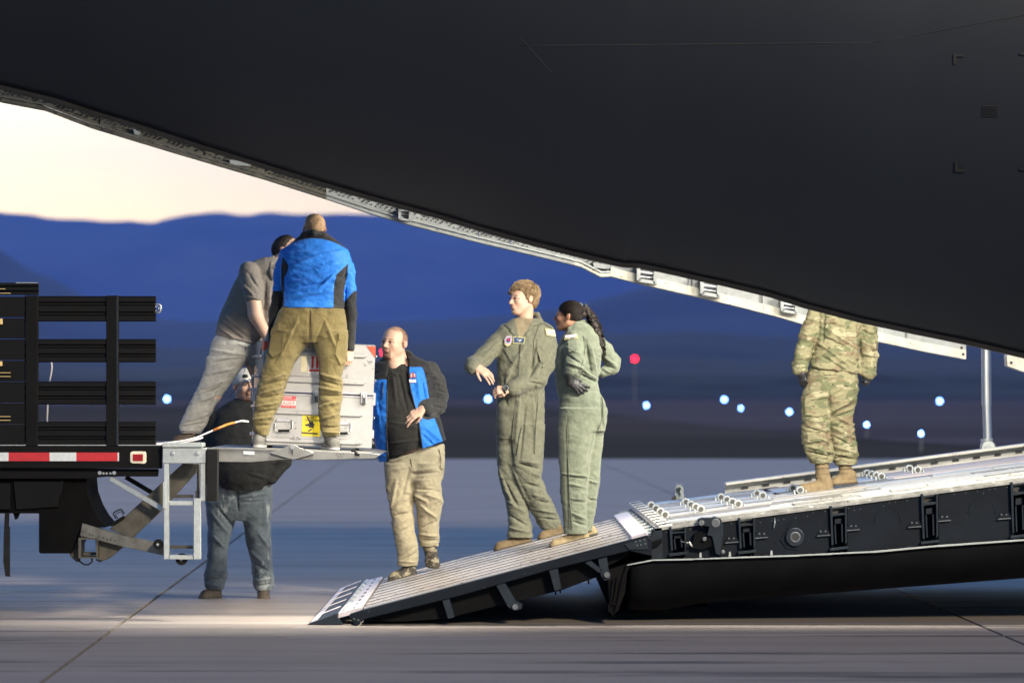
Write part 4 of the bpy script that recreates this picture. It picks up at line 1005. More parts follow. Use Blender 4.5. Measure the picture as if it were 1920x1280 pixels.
    def cut(s, p, nrm, k=1.5):
        """remove everything on the side nrm points to"""
        p = np.array(p, float); nrm = np.array(nrm, float); nrm /= np.linalg.norm(nrm)
        X = (s.o[0] + s.h * np.arange(s.n[0]))[:, None, None]; Y = (s.o[1] + s.h * np.arange(s.n[1]))[None, :, None]; V = (s.o[2] + s.h * np.arange(s.n[2]))[None, None, :]
        D = ((X - p[0]) * nrm[0] + (Y - p[1]) * nrm[1] + (V - p[2]) * nrm[2]).astype(np.float32)
        s.D = np.maximum(s.D, D); return s
    def mesh(s, name, smooth=1):
        D = s.D; D[0] = D[-1] = 8; D[:, 0] = D[:, -1] = 8; D[:, :, 0] = D[:, :, -1] = 8
        neg = D < 0; nx, ny, nz = D.shape
        cnt = np.zeros((nx - 1, ny - 1, nz - 1), np.int8)
        for a in (0, 1):
            for b in (0, 1):
                for c in (0, 1): cnt += neg[a:nx - 1 + a, b:ny - 1 + b, c:nz - 1 + c]
        act = (cnt > 0) & (cnt < 8); I = np.argwhere(act); N = len(I)
        idm = np.full(act.shape, -1, np.int32); idm[act] = np.arange(N)
        acc = np.zeros((N, 3)); w_ = np.zeros(N)
        cor = {(a, b, c): D[I[:, 0] + a, I[:, 1] + b, I[:, 2] + c] for a in (0, 1) for b in (0, 1) for c in (0, 1)}
        for ax in range(3):
            for u in (0, 1):
                for v in (0, 1):
                    p0 = [u, v]; p0.insert(ax, 0); p1 = list(p0); p1[ax] = 1
                    d0, d1 = cor[tuple(p0)], cor[tuple(p1)]; m = (d0 < 0) != (d1 < 0)
                    t = np.where(m, d0 / np.where(m, d0 - d1, 1), 0)
                    pt = np.tile(np.array(p0, float), (N, 1)); pt[:, ax] = t; acc += pt * m[:, None]; w_ += m
        co = (acc / np.maximum(w_, 1)[:, None] + I) * s.h + s.o
        F = []
        for ax in range(3):
            o1, o2 = [(1, 2), (2, 0), (0, 1)][ax]
            sl0 = [slice(None)] * 3; sl1 = [slice(None)] * 3; sl0[ax] = slice(0, -1); sl1[ax] = slice(1, None)
            ch = neg[tuple(sl0)] != neg[tuple(sl1)]; E = np.argwhere(ch)
            E = E[(E[:, o1] > 0) & (E[:, o2] > 0)]
            flip = neg[E[:, 0], E[:, 1], E[:, 2]]
            q = []
            for d1, d2 in ((0, 0), (1, 0), (1, 1), (0, 1)):
                K = E.copy(); K[:, o1] -= d1; K[:, o2] -= d2
                K = np.minimum(K, np.array(act.shape) - 1); q.append(idm[K[:, 0], K[:, 1], K[:, 2]])
            Q = np.stack(q, 1); Q[flip] = Q[flip][:, ::-1]; F.append(Q)
        F = np.concatenate(F); F = F[(F >= 0).all(1)]
        # drop tiny specks is skipped; relax
        if smooth:
            e = np.concatenate([F[:, [0, 1]], F[:, [1, 2]], F[:, [2, 3]], F[:, [3, 0]]])
            deg = np.bincount(e[:, 0], minlength=N) + np.bincount(e[:, 1], minlength=N)
            for _ in range(smooth):
                n_ = np.stack([np.bincount(e[:, 0], co[e[:, 1], c], N) + np.bincount(e[:, 1], co[e[:, 0], c], N) for c in range(3)], 1)
                co = co * .5 + .5 * n_ / np.maximum(deg, 1)[:, None]
        s.D = None
        return co, F
def normals(co, F):
    a, b, c, d = (co[F[:, i]] for i in range(4)); n = np.cross(c - a, d - b)
    N = np.stack([sum(np.bincount(F[:, i], n[:, k], len(co)) for i in range(4)) for k in range(3)], 1)
    return N / np.maximum(np.linalg.norm(N, axis=1), 1e-9)[:, None]

class Fig:
    def __init__(s, Y0, x0, yfoot, label, group=None):
        s.Y0 = Y0; s.s = Y0 / FPX; s.label = label; s.base = s.W(np.array([[x0, yfoot, 0.]]))[0]; s.body = None
    def W(s, co):
        co = np.asarray(co, float)
        return np.stack([(co[:, 0] - 960) * s.s, s.Y0 + co[:, 2] * s.s, CAMH - (co[:, 1] - HZ) * s.s], 1)
    def add(s, vol, name, mats, smooth=1, wr=None, folds=None, color=None, region=None, label=None, nz=None):
        """vol -> object. wr: list of (amp, sx, sy, sv, seed[, y0, y1]); folds: (x0,y0,x1,y1,width,amp[,side])"""
        co, F = vol.mesh(name, smooth); 
        if wr or folds:
            N = normals(co, F); sg = np.sign((N * (co - co.mean(0))).sum(1).mean()) or 1; N = N * sg
            d = np.zeros(len(co))
            for w_ in (wr or []):
                amp, sx, sy, sv, sd = w_[:5]; th_ = .6 + .37 * sd; cz_, sz_ = math.cos(th_ % .9 - .45), math.sin(th_ % .9 - .45); cr = np.stack([co[:, 0] * cz_ - co[:, 1] * sz_, co[:, 0] * sz_ + co[:, 1] * cz_, co[:, 2] + .35 * co[:, 0]], 1); q = cr / np.array([sx, sy, sv]) 
                q2 = q + .6 * n3(q * .7 + 5, sd + 9)[:, None]
                r = n3(q2, sd) * 2 + .5 * n3(q2[:, [1, 2, 0]] * 1.9, sd + 3)
                m = 1
                if len(w_) > 5 and w_[5] is not None: m = np.clip((co[:, 1] - w_[5]) / 12, 0, 1) * np.clip((w_[6] - co[:, 1]) / 12, 0, 1)
                d += .55 * amp * r * m
            for f in (folds or []):
                x0, y0, x1, y1, wd, amp = f[:6]; side = f[6] if len(f) > 6 else -1
                ux_, uy = x1 - x0, y1 - y0; L = ux_ ** 2 + uy ** 2 + 1e-6
                t = np.clip(((co[:, 0] - x0) * ux_ + (co[:, 1] - y0) * uy) / L, 0, 1)
                px_, py_ = co[:, 0] - x0 - t * ux_, co[:, 1] - y0 - t * uy; dd = px_ ** 2 + py_ ** 2
                # asymmetric: steep on one side
                sgn = np.sign(px_ * -uy + py_ * ux_); wd_ = np.where(sgn > 0, wd, wd * .55)
                d += 1.55 * amp * np.exp(-dd / (2 * wd_ ** 2)) * np.clip(side * N[:, 2] * 1.6, 0, 1) * (np.sin(np.pi * np.clip(t * .9 + .05, 0, 1)) ** .5)
            co = co + N * d[:, None]
        wc = s.W(co); me = bpy.data.meshes.new(name)
        # orientation: make outward
        a, b, c, d_ = (wc[F[:, i]] for i in range(4)); vol6 = (np.cross(b - a, c - a) * (a + b + c - 3 * wc.mean(0))).sum()
        if vol6 < 0: F = F[:, ::-1]
        me.vertices.add(len(wc)); me.vertices.foreach_set('co', wc.astype(np.float32).ravel())
        me.loops.add(F.size); me.loops.foreach_set('vertex_index', F.astype(np.int32).ravel())
        me.polygons.add(len(F)); me.polygons.foreach_set('loop_start', np.arange(0, F.size, 4, dtype=np.int32)); me.update(calc_edges=True)
        if color is not None:
            ca = me.color_attributes.new('tint', 'FLOAT_COLOR', 'POINT'); cc = np.ones((len(co), 4), np.float32); cc[:, :3] = color(co); ca.data.foreach_set('color', cc.ravel())
        if region is not None:
            fc = co[F].mean(1); me.polygons.foreach_set('material_index', region(fc).astype(np.int32))
        me.shade_smooth()
        par = s.body
        o = link(name, me, mats, par, loc=Vector(s.base) if par is None else None, label=label)
        if name == 'person': s.body = o; tag(o, s.label, 'person')
        return o
    def sub(s, o_parent, mb, name, mats, **k): return mb.build(name, mats, o_parent, **k)

# ---- head frame
def frame(yaw, pitch=0, roll=0):
    y, p, r = R(yaw), R(pitch), R(roll)
    f = np.array([-math.sin(y), 0, -math.cos(y)]); rt = np.array([math.cos(y), 0, -math.sin(y)]); u = np.array([0, -1., 0])
    f, u = f * math.cos(p) - u * math.sin(p), u * math.cos(p) + f * math.sin(p)
    rt, u = rt * math.cos(r) + u * math.sin(r), u * math.cos(r) - rt * math.sin(r)
    return np.array([rt, u, f])
class Head:
    def __init__(s, c, H, yaw, pitch=0, roll=0, wide=1.0, nose=1.0, jaw=1.0, brow=1.0, chin=1.0):
        s.c = np.array(c, float); s.H = H; s.M = frame(yaw, pitch, roll); s.wide = wide; s.nose = nose; s.jaw = jaw; s.brow = brow; s.chin = chin
    def w(s, p): return s.c + s.H * (np.array(p) @ s.M)
    def l(s, co): return ((co - s.c) @ s.M.T) / s.H
    def e(s, V, p, r, k=.06, op='u'): V.ell(s.w(p), [x * s.H for x in r], s.M, k * s.H, op)
    def c_(s, V, a, b, ra, rb, k=.05, op='u'): V.cap(s.w(a), s.w(b), ra * s.H, rb * s.H, k * s.H, op)
    def build(s, V, ears=True):
        w_ = s.wide
        s.e(V, (0, .13, -.07), (.325 * w_, .345, .405), .08)
        s.e(V, (0, -.10, .10), (.255 * w_, .37, .275), .10)
        s.e(V, (0, -.20, .02), (.255 * w_ * s.jaw, .20, .27), .08)
        s.e(V, (0, -.385, .255), (.115 * s.chin, .085, .105), .10)
        for q in (-1, 1):
            s.c_(V, (q * .225 * w_ * s.jaw, -.2, -.02), (q * .09, -.39, .22), .07, .065, .08)
            s.c_(V, (q * .03, .075, .355), (q * .17 * w_, .065, .28), .034 * s.brow, .04 * s.brow, .05)
            s.e(V, (q * .165 * w_, -.10, .255), (.085, .075, .08), .08)
            s.e(V, (q * .125, -.005, .405), (.075, .050, .07), .045, 's')
            s.e(V, (q * .12, -.008, .295), (.062, .050, .062), .008)
            s.e(V, (q * .12, .022, .305), (.075, .022, .062), .015)
            s.e(V, (q * .12, -.045, .300), (.068, .016, .058), .015)
        n = s.nose
        s.c_(V, (0, .04, .345), (0, -.115, .365 + .075 * n), .032, .046, .035)
        s.e(V, (0, -.135, .385 + .05 * n), (.052, .040, .052), .03)
        for q in (-1, 1): s.e(V, (q * .05, -.15, .375), (.034, .030, .045), .02)
        for q in (-1, 1): s.e(V, (q * .027, -.178, .400), (.013, .012, .016), .01, 's')
        s.e(V, (0, -.245, .345), (.115, .075, .060), .05)
        s.c_(V, (-.075, -.245, .352), (.075, -.245, .352), .012, .012, .01)
        s.c_(V, (-.05, -.232, .385), (.05, -.232, .385), .018, .018, .018)
        s.c_(V, (-.045, -.272, .380), (.045, -.272, .380), .022, .022, .018)
        s.c_(V, (-.085, -.252, .390), (.085, -.252, .390), .006, .006, .014, 's')
        s.e(V, (0, -.325, .375), (.07, .020, .03), .03, 's')
        if ears:
            for q in (-1, 1):
                s.e(V, (q * .335 * w_, -.02, -.055), (.028, .105, .062), .02)
                s.e(V, (q * .368 * w_, -.005, -.075), (.020, .108, .070), .015)
                s.e(V, (q * .395 * w_, -.01, -.045), (.020, .055, .030), .012, 's')
    def col(s, co, beard=0, brows=(.22, .14, .09), stubble=0, lips=(.85, .52, .50), iris=(.10, .08, .06), white=True, hairline=None, under=True):
        L = s.l(co); x, y, z = L[:, 0], L[:, 1], L[:, 2]; n = len(co); c = np.ones((n, 3))
        ax = np.abs(x); front = z > .18
        def mixin(m, col):
            m = np.clip(m, 0, 1)[:, None]; c[:] = c * (1 - m) + np.array(col) * m
        mixin(np.exp(-(((ax - .17) / .09) ** 2 + ((y + .12) / .09) ** 2)) * front * .35, (1.05, .80, .76))      # cheeks
        mixin(np.exp(-((ax / .05) ** 2 + ((y + .13) / .05) ** 2)) * (z > .38) * .4, (1.05, .78, .74))
        mixin((ax > .31 * s.wide) * (np.abs(y) < .13) * .35, (1.05, .72, .68))
        if stubble: mixin(((y < -.14 + .25 * np.clip(.2 - z, 0, .3)) & (y > -.55) & (z > -.02) & ~((ax < .06) & (y > -.2)) & ~((ax > .12) & (y > -.2) & (z > .2))) * stubble, (.62, .50, .44))
        if beard:
            m = ((y < -.175) & (y > -.215) & (ax < .12) & (z > .3)) | (((y < -.29) & (y > -.5)) & (ax < .125) & (z > .1)) | ((ax > .095) & (ax < .135) & (y < -.18) & (y > -.4) & (z > .2))
            mixin(m * beard, (.22, .15, .11))
        mixin(np.exp(-(((ax - .125) / .085) ** 2 + ((y - .085 + .12 * np.maximum(ax - .13, 0)) / .020) ** 2) * 1.2) * (z > .2) * 1.0, brows)
        mixin((np.exp(-((ax / .075) ** 2 + ((y + .236) / .018) ** 2)) + np.exp(-((ax / .065) ** 2 + ((y + .272) / .022) ** 2))) * (z > .3) * .8, lips)
        mixin(np.exp(-((ax / .09) ** 4 + ((y + .252) / .009) ** 2)) * (z > .3) * .9, (.25, .10, .09))
        ed = ((ax - .12) / .062) ** 2 + ((y + .010) / .030) ** 2
        if white: mixin((ed < 1) * (z > .28) * .85, (1.15, 1.25, 1.35))
        mixin(((((ax - .12) / .028) ** 2 + ((y + .008) / .030) ** 2) < 1) * (z > .28), iris)
        mixin(((ed > .8) & (ed < 2.3) & (y > -.014)) * (z > .26) * .9, (.16, .10, .08)); mixin(((ed > 1) & (ed < 3.2) & (y < 0)) * (z > .26) * .35, (.62, .42, .40))
        mixin(np.exp(-(((ax - .055) / .02) ** 2 + ((y + .17) / .02) ** 2)) * (z > .33) * .6, (.4, .22, .18)); mixin(np.exp(-(((ax - .11 - .2 * np.maximum(-.15 - y, 0)) / .012) ** 2)) * ((y < -.15) & (y > -.25) & (z > .25)) * .3, (.6, .42, .38))
        if hairline is not None:
            m, hc = hairline(L); mixin(m, hc)
        return c

def hand(V, wr, dirv, nrm, L, curl=(.3, .35, .4, .45), thumb=1, spread=.18, tcurl=.3, fr=.047, k=1.2):
    """five-finger hand: wr wrist, dirv towards the fingers, nrm out of the back of the hand"""
    wr = np.array(wr, float); d = np.array(dirv, float); d /= np.linalg.norm(d); n = np.array(nrm, float); n -= d * (n @ d); n /= np.linalg.norm(n); sd = np.cross(d, n) * thumb   # sd points to the thumb side
    kn = []
    for i in range(4):
        off = (.165 - .11 * i) * L * 1.0; b = wr + d * L * (.46, .48, .465, .43)[i] + sd * off + n * L * (.0, .012, .008, -.01)[i]
        V.cap(wr + sd * off * .55, b, .088 * L, .060 * L, 3.0); kn.append(b)
    V.cap(wr - d * L * .12, wr + d * .05 * L, .105 * L, .105 * L, 3)
    for i in range(4):
        a = (spread * (1.5 - i) * .9); dd = d * math.cos(a) + sd * math.sin(a); ln = (.215, .24, .225, .18)[i] * L; p = kn[i]; ang = 0; r = fr * L * (1, 1, .97, .86)[i]
        for j, f in enumerate((1.0, .66, .52)):
            ang += curl[i] * (1.0, 1.25, .8)[j] * 1.0
            q = p + (dd * math.cos(ang) - n * math.sin(ang)) * ln * f
            V.cap(p, q, r, r * .90, .7 if j else 1.6); p = q; r *= .92
    t0 = wr + sd * .10 * L + d * .10 * L - n * .02 * L; t1 = t0 + (d * .62 + sd * .62 - n * .25) * .22 * L
    V.cap(t0, t1, .085 * L, .062 * L, 2.5)
    dd = d * (.80 - .2 * tcurl) + sd * (.5 - .8 * tcurl) - n * (.2 + .6 * tcurl); dd /= np.linalg.norm(dd); t2 = t1 + dd * .17 * L; V.cap(t1, t2, .056 * L, .052 * L, 1.0)
    dd = dd + d * .2 - sd * .5 * tcurl - n * .2; dd /= np.linalg.norm(dd); V.cap(t2, t2 + dd * .13 * L, .052 * L, .044 * L, .8)

def shoe(V, heel, toe, ank, w_=9, hh=10, k=4, top=None, lift=0):
    """heel, toe: ground contact centre points (x,y,v); ank ankle point"""
    heel, toe, ank = (np.array(p, float) for p in (heel, toe, ank)); d = toe - heel; L = np.linalg.norm(d); d /= L
    up = np.array([0, -1., 0]); up = up - d * (up @ d); up /= np.linalg.norm(up)
    h1 = heel + d * w_ * .8 + up * w_ * .62; h2 = heel + d * L * .45 + up * w_ * .55; h3 = toe - d * w_ * .85 + up * w_ * .52
    V.cap(h1, h2, w_ * .78, w_ * .74, k); V.cap(h2, h3, w_ * .78, w_ * .80, k)
    V.cap(heel + d * L * .28 + up * hh * .9, heel + d * L * .62 + up * hh * .72, w_ * .66, w_ * .6, k)
    V.cap(h1 + up * hh * .5, ank, w_ * .80, w_ * .86, k)
    if top is not None: V.cap(ank, top, w_ * .86, w_ * .9, k)
    # sole: flat plate
    V.cap(heel + d * w_ * .7 + up * 2.2, toe - d * w_ * .7 + up * 2.2, w_ * .80, w_ * .92, 1.5)
    return heel, up
def shoe_region(parts, th=3.4):
    """faces lying close to the sole plane get the sole material"""
    def f(fc):
        r = np.zeros(len(fc), int)
        for heel, up, c in parts:
            near = np.abs(fc[:, 0] - c[0]) < c[1]; h = (fc - heel) @ up
            r[near & (h < th)] = 1
        return r
    return f

def strands(fig, h, name, m, n, keep, crown=(0, .30, -.30), rad=(.352, .36, .44), cen=(0, .14, -.07), w0=.0011, wave=.012, lift=.02, seed=1, L=(.5, 1.5), to=None, jit=.10):
    """thin locks of hair laid over the scalp, from the crown outwards (or towards a tie)"""
    rr = random.Random(seed); b = MB(); cr = np.array(crown) - np.array(cen); cr = cr / np.array(rad); cr /= np.linalg.norm(cr)
    t1 = np.cross(cr, [1, 0, 0]); t1 /= np.linalg.norm(t1); t2 = np.cross(cr, t1)
    for k in range(n):
        a = rr.uniform(0, 6.283); th0 = rr.uniform(0, 1.3); ln = rr.uniform(*L); ph = rr.uniform(0, 6.28); lf = rr.uniform(-.4, 1) * lift; pts = []; bend = rr.uniform(-jit, jit) * 3
        for i in range(9):
            th = th0 + ln * i / 8; aa = a + bend * (th - th0)
            u = cr * math.cos(th) + (t1 * math.cos(aa) + t2 * math.sin(aa)) * math.sin(th)
            p = np.array(cen) + u * np.array(rad) * (1 + lf * math.sin(math.pi * i / 8) + (lift * .6 if i > 6 else 0)); p = p + np.array([1, 1, 0]) * wave * math.sin(ph + 7 * th)
            if not keep(p): break
            pts.append(p)
        if len(pts) < 3: continue
        q = fig.W(np.array([h.w(p) for p in pts])); r = [w0 * (1 - .75 * (i / (len(pts) - 1)) ** 2) for i in range(len(pts))]
        b.tube([Vector(p) for p in q], r, 4)
    return tag(b.build(name, m, fig.body), kind='stuff')
# ------------------------------------------------------------------ people
M_skin1 = mat('skin_light', (.58, .37, .27), .5, 0, .05, 40, .05, 120, vc=True, spec=.4)
M_skin2 = mat('skin_brown', (.24, .125, .075), .45, 0, .05, 40, .05, 120, vc=True, spec=.45)
def cloth(name, col, n=.12, rough=.85, bump=.25, bs=220, scale=30, wear=None, sheen=.15): return mat(name, col, rough, 0, n, scale, bump, bs, wear=wear, sheen=sheen, spec=.25)
M_sage = cloth('sage_flight_cloth', (.165, .165, .115))
M_sage2 = cloth('sage_flight_cloth_green', (.112, .128, .092))
M_tee = cloth('brown_tee', (.26, .21, .13))
M_boot = mat('tan_suede', (.17, .122, .062), .85, 0, .18, 25, .3, 120, wear=((.20, .13, .06), 12, .6, (1, 1, 1)))
M_boot2 = mat('olive_boot', (.22, .17, .09), .8, 0, .18, 25, .3, 120)
M_sole = mat('dark_sole', (.05, .043, .03), .8); M_solet = mat('tan_sole', (.065, .045, .025), .8)
M_blue = cloth('royal_blue_softshell', (.016, .17, .62), .08, .62, .12, 260)
M_bjk = cloth('black_softshell', (.016, .016, .017), .15, .7, .15, 200)
M_charc = cloth('charcoal_sleeve', (.034, .034, .033), .15, .8, .2, 200)
M_polo = cloth('black_polo', (.022, .021, .018), .12, .85, .2, 240)
M_khaki = cloth('khaki_cotton', (.32, .285, .195), .08)
M_olivep = cloth('olive_brown_cotton', (.140, .112, .045), .10)
M_greyp = cloth('grey_polo', (.185, .165, .145), .08)
M_denim = cloth('pale_denim', (.33, .34, .33), .16, .85, .3, 200, 18)
M_jean = cloth('blue_denim', (.125, .150, .168), .22, .85, .3, 200, 14, wear=((.30, .33, .33), 7, .58, (1, 1, .4)))
M_hairb = mat('hair_light_brown', (.24, .155, .075), .55, 0, .5, 60, .6, 120, stretch=(1, 1, 4))
M_hairx = mat('hair_blond', (.50, .33, .19), .6, 0, .3, 80, .5, 200)
M_haird = mat('hair_dark', (.045, .030, .020), .5, 0, .4, 80, .5, 160)
M_hairk = mat('hair_black', (.014, .010, .008), .5, 0, .4, 50, .4, 120, spec=.2)
M_glove = mat('black_leather_glove', (.014, .014, .016), .42, 0, .2, 40, .3, 120)
M_hik = mat('trail_shoe', (.26, .23, .15), .7, 0, .2, 30, .2, 90, wear=((.035, .03, .025), 22, .46, (1, 1, 1)))
M_gsh = mat('grey_shoe', (.12, .115, .10), .6, 0, .25, 25, .2, 90, wear=((.34, .34, .32), 18, .62, (1, 1, 1)))
M_gsole = mat('grey_sole', (.40, .40, .38), .6)
M_brsh = mat('brown_shoe', (.085, .065, .045), .7, 0, .3, 25, .2, 90)
def camo():
    m = bpy.data.materials.new('camouflage_cloth'); m.use_nodes = True; t = m.node_tree; b = t.nodes['Principled BSDF']; b.inputs['Roughness'].default_value = .85; b.inputs['Specular IOR Level'].default_value = .2
    tc = t.nodes.new('ShaderNodeTexCoord'); mp = t.nodes.new('ShaderNodeMapping'); mp.inputs['Scale'].default_value = (1, 1, 1.9); t.links.new(tc.outputs['Object'], mp.inputs[0])
    last = None; cols = [(.175, .162, .095), (.105, .11, .06), (.145, .115, .07), (.235, .218, .14), (.06, .05, .03)]
    for i, (sc, th) in enumerate(((0, 0), (7, .53), (9, .57), (11, .60), (15, .655))):
        if i == 0:
            rgb = t.nodes.new('ShaderNodeRGB'); rgb.outputs[0].default_value = (*cols[0], 1); last = rgb.outputs[0]; continue
        ns = t.nodes.new('ShaderNodeTexNoise'); ns.noise_dimensions = '4D'; ns.inputs['W'].default_value = i * 7.3; ns.inputs['Scale'].default_value = sc; ns.inputs['Detail'].default_value = 3; ns.inputs['Distortion'].default_value = .6
        t.links.new(mp.outputs[0], ns.inputs[0]); r = t.nodes.new('ShaderNodeMapRange'); r.inputs[1].default_value = th; r.inputs[2].default_value = th + .012; t.links.new(ns.outputs[0], r.inputs[0])
        mx = t.nodes.new('ShaderNodeMix'); mx.data_type = 'RGBA'; mx.inputs[7].default_value = (*cols[i], 1); t.links.new(r.outputs[0], mx.inputs[0]); t.links.new(last, mx.inputs[6]); last = mx.outputs[2]
    t.links.new(last, b.inputs['Base Color'])
    nb = t.nodes.new('ShaderNodeTexNoise'); nb.inputs['Scale'].default_value = 200; t.links.new(tc.outputs['Object'], nb.inputs[0]); bp = t.nodes.new('ShaderNodeBump'); bp.inputs['Strength'].default_value = .25; bp.inputs['Distance'].default_value = .01
    t.links.new(nb.outputs[0], bp.inputs['Height']); t.links.new(bp.outputs[0], b.inputs['Normal']); return m
M_camo = camo()

def surfv(o, fig, pts, r=4, front=True):
    """depth of the front surface of a finished cloth mesh under photo points"""
    me = o.data; n = len(me.vertices); co = np.empty(n * 3, np.float32); me.vertices.foreach_get('co', co); co = co.reshape(-1, 3) + np.array(world_loc(o))
    px = co[:, 0] / fig.s + 960; py = HZ - (co[:, 2] - CAMH) / fig.s; v = (co[:, 1] - fig.Y0) / fig.s; out = []
    for x, y in pts:
        m = (np.abs(px - x) < r) & (np.abs(py - y) < r); out.append(float(v[m].min()) if m.any() else 0.)
    return out
def patch(o, fig, pts, name, m, lift=.6, th=1.2, flat=False):
    vs = surfv(o, fig, pts); 
    if flat: vs = [min(vs)] * len(vs)
    A = [Vector(fig.W(np.array([[x, y, v - lift]]))[0]) for (x, y), v in zip(pts, vs)]
    return MB().prism(A, Vector((0, th * fig.s, 0))).build(name, m, o)
def shoes(fig, specs, mats, name='boot', laces=None):
    for sp_ in specs:
        heel, toe, ank = sp_[:3]; w_ = sp_[3]; kw = sp_[4] if len(sp_) > 4 else {}
        a = np.array([heel, toe, ank] + ([kw['top']] if kw.get('top') is not None else []), float)
        V = Vol(a[:, 0].min() - 16, a[:, 0].max() + 16, a[:, 1].min() - 16, a[:, 1].max() + 14, a[:, 2].min() - 16, a[:, 2].max() + 16, .9)
        h_, up = shoe(V, heel, toe, ank, w_, **kw); V.cut(np.array(heel) , -up)
        if kw.get('top') is not None: V.cut(kw['top'], (0, -1, 0))
        d = (np.array(toe, float) - np.array(heel, float)); L = np.linalg.norm(d); d /= L
        def reg(fc, h_=np.array(heel, float), up=up): return (((fc - h_) @ up) < 4.2).astype(int)
        o = fig.add(V, name, mats, 1, wr=[(.5, 5, 3, 5, 3)], region=reg)
        if kw.get('top') is not None and w_ > 12:
            b = MB(); tp = np.array(kw['top'], float); an = np.array(ank, float)
            for t in (.15, .5, .85):
                c_ = an + (tp - an) * t; b.ring(Vector(fig.W(np.array([c_]))[0]), Vector((tp - an)[[0, 2, 1]] * np.array([1, 1, -1])), w_ * .90 * fig.s, .6 * fig.s, 20, 5)
            b.build('ankle_seam', mats[1], o)
        lm = laces or mats[1]
        if lm is not None:
            b = MB()
            for k in range(5):
                c = np.array(heel, float) + d * L * (.42 + .085 * k) + up * (w_ * (1.42 - .12 * k)); sd = np.cross(d, up)
                b.tube([Vector(fig.W(np.array([c + sd * q * w_ * .5 - up * abs(q) * 1.4]))[0]) for q in (-1, -.4, .4, 1)], .45 * fig.s * 1.6, 5)
            b.build('laces', lm, o)
def limb(V, *chains):
    for pts, rs in chains: V.chain(pts, rs, 4)

# ---- E: airman in sage flight suit, gesturing
fE = Fig(32.8, 975, 1024, 'tall young airman in a sage flight suit with chest patches, gesturing with both hands')
def bodyE():
    V = Vol(866, 1062, 520, 1020, -95, 60, 1.15); h = Head((980, 561, -2), 63, 56, -2, 2, wide=.93, nose=1.0, jaw=1.0, chin=1.0); h.build(V)
    V.cap(h.w((0, -.25, -.12)), (984, 604, 4), 14.5, 14.5, 4)
    limb(V, ([(983, 636, 2), (978, 760, 0)], [22, 24]), ([(1020, 630, 2), (1019, 690, -6), (1004, 712, -18), (958, 729, -42)], [13, 12, 11, 7.5]), ([(950, 632, 2), (912, 665, -18), (890, 684, -30), (892, 688, -52)], [12, 10, 9, 7.5]),
         ([(965, 780, 4), (960, 880, 4), (975, 1010, 0)], [18, 14, 9]), ([(995, 780, -4), (995, 880, -6), (1032, 990, 3)], [18, 14, 9]))
    hand(V, (953, 730, -44), (-1, .05, -.25), (.15, -.55, -.9), 43, (.75, .8, .85, .9), -1, .08, .8)
    hand(V, (894, 687, -56), (.80, .56, -.30), (.25, -.65, -.75), 47, (.15, .22, .28, .34), 1, .16, .3, fr=.053)
    fE.add(V, 'person', [M_skin1], 1, color=lambda co: h.col(co, stubble=.12, brows=(.30, .20, .13))); return h
hE = bodyE()
V = Vol(945, 1018, 515, 595, -45, 40, .9)
h = hE; h.e(V, (0, .20, -.08), (.345, .345, .445), .02); h.e(V, (0, .0, -.30), (.31, .30, .24), .10)
for i in range(7):       # swept fringe
    q = -.24 + .08 * i; h.c_(V, (q * .9, .40 - abs(q) * .25, .12), (q * 1.05 - .03, .17 + .02 * (i % 2), .385 - abs(q) * .35), .085, .045, .04)
h.c_(V, (.30, .22, .05), (.315, .0, .03), .05, .035, .05); h.c_(V, (-.30, .22, .05), (-.315, .0, .03), .05, .035, .05)
h.e(V, (0, -.22, .36), (.60, .335, .40), .02, 's'); h.e(V, (.20, .10, .36), (.20, .17, .26), .03, 's'); h.e(V, (0, -.72, .0), (.9, .50, .9), .03, 's')
for q in (-1, 1): h.e(V, (q * .36, -.12, -.06), (.11, .14, .10), .02, 's')
fE.add(V, 'hair', [M_hairb], 1, wr=[(1.6, 6, 3, 6, 5)])
def keepE(p): return not ((p[2] > .14 and p[1] < .13 + .55 * min(.30, max(0, p[0] + .04))) or (p[1] < -.16) or (p[1] < .10 and p[2] > .02) or (abs(p[0]) > .30 and p[1] < .10 and -.16 < p[2] < .05))
strands(fE, hE, 'hair_locks', M_hairb, 900, keepE, crown=(0, .40, -.28), rad=(.358, .372, .465), cen=(0, .165, -.07), w0=.0013, wave=.014, lift=.05, seed=3, L=(.6, 1.9))
M_hairb2 = mat('hair_golden', (.48, .34, .19), .5, 0, .3, 60)
strands(fE, hE, 'hair_highlights', M_hairb2, 380, keepE, crown=(0, .40, -.28), rad=(.366, .388, .478), cen=(0, .17, -.07), w0=.0016, wave=.022, lift=.08, seed=4, L=(.6, 1.5))
V = Vol(866, 1062, 588, 1012, -75, 55, 1.05)
V.loft([(596, 964, 1010, 2, 16), (604, 950, 1026, 2, 23), (613, 938, 1036, 2, 27), (632, 933, 1040, 0, 31), (663, 932, 1036, -1, 33), (702, 932, 1026, 0, 32), (722, 932, 1021, 0, 31), (760, 930, 1021, 0, 32), (800, 930, 1022, 0, 32), (822, 934, 1018, 0, 26)], 3, 2.4)
V.loft([(796, 951, 1021, -5, 27), (839, 951, 1020, -6, 25), (869, 957, 1017, -8, 24), (896, 965, 1016, -9, 22), (919, 976, 1025, -6, 21), (937, 985, 1034, -4, 21), (962, 998, 1046, 0, 20), (980, 1007, 1053, 2, 19), (992, 1015, 1053, 3, 18)], 5, 2.2)
V.loft([(796, 930, 985, 7, 26), (839, 930, 981, 7, 25), (885, 933, 984, 7, 23), (919, 941, 988, 5, 22), (937, 947, 990, 4, 21), (964, 952, 992, 2, 20), (985, 953, 997, 0, 20), (1007, 950, 999, 0, 20)], 5, 2.2)
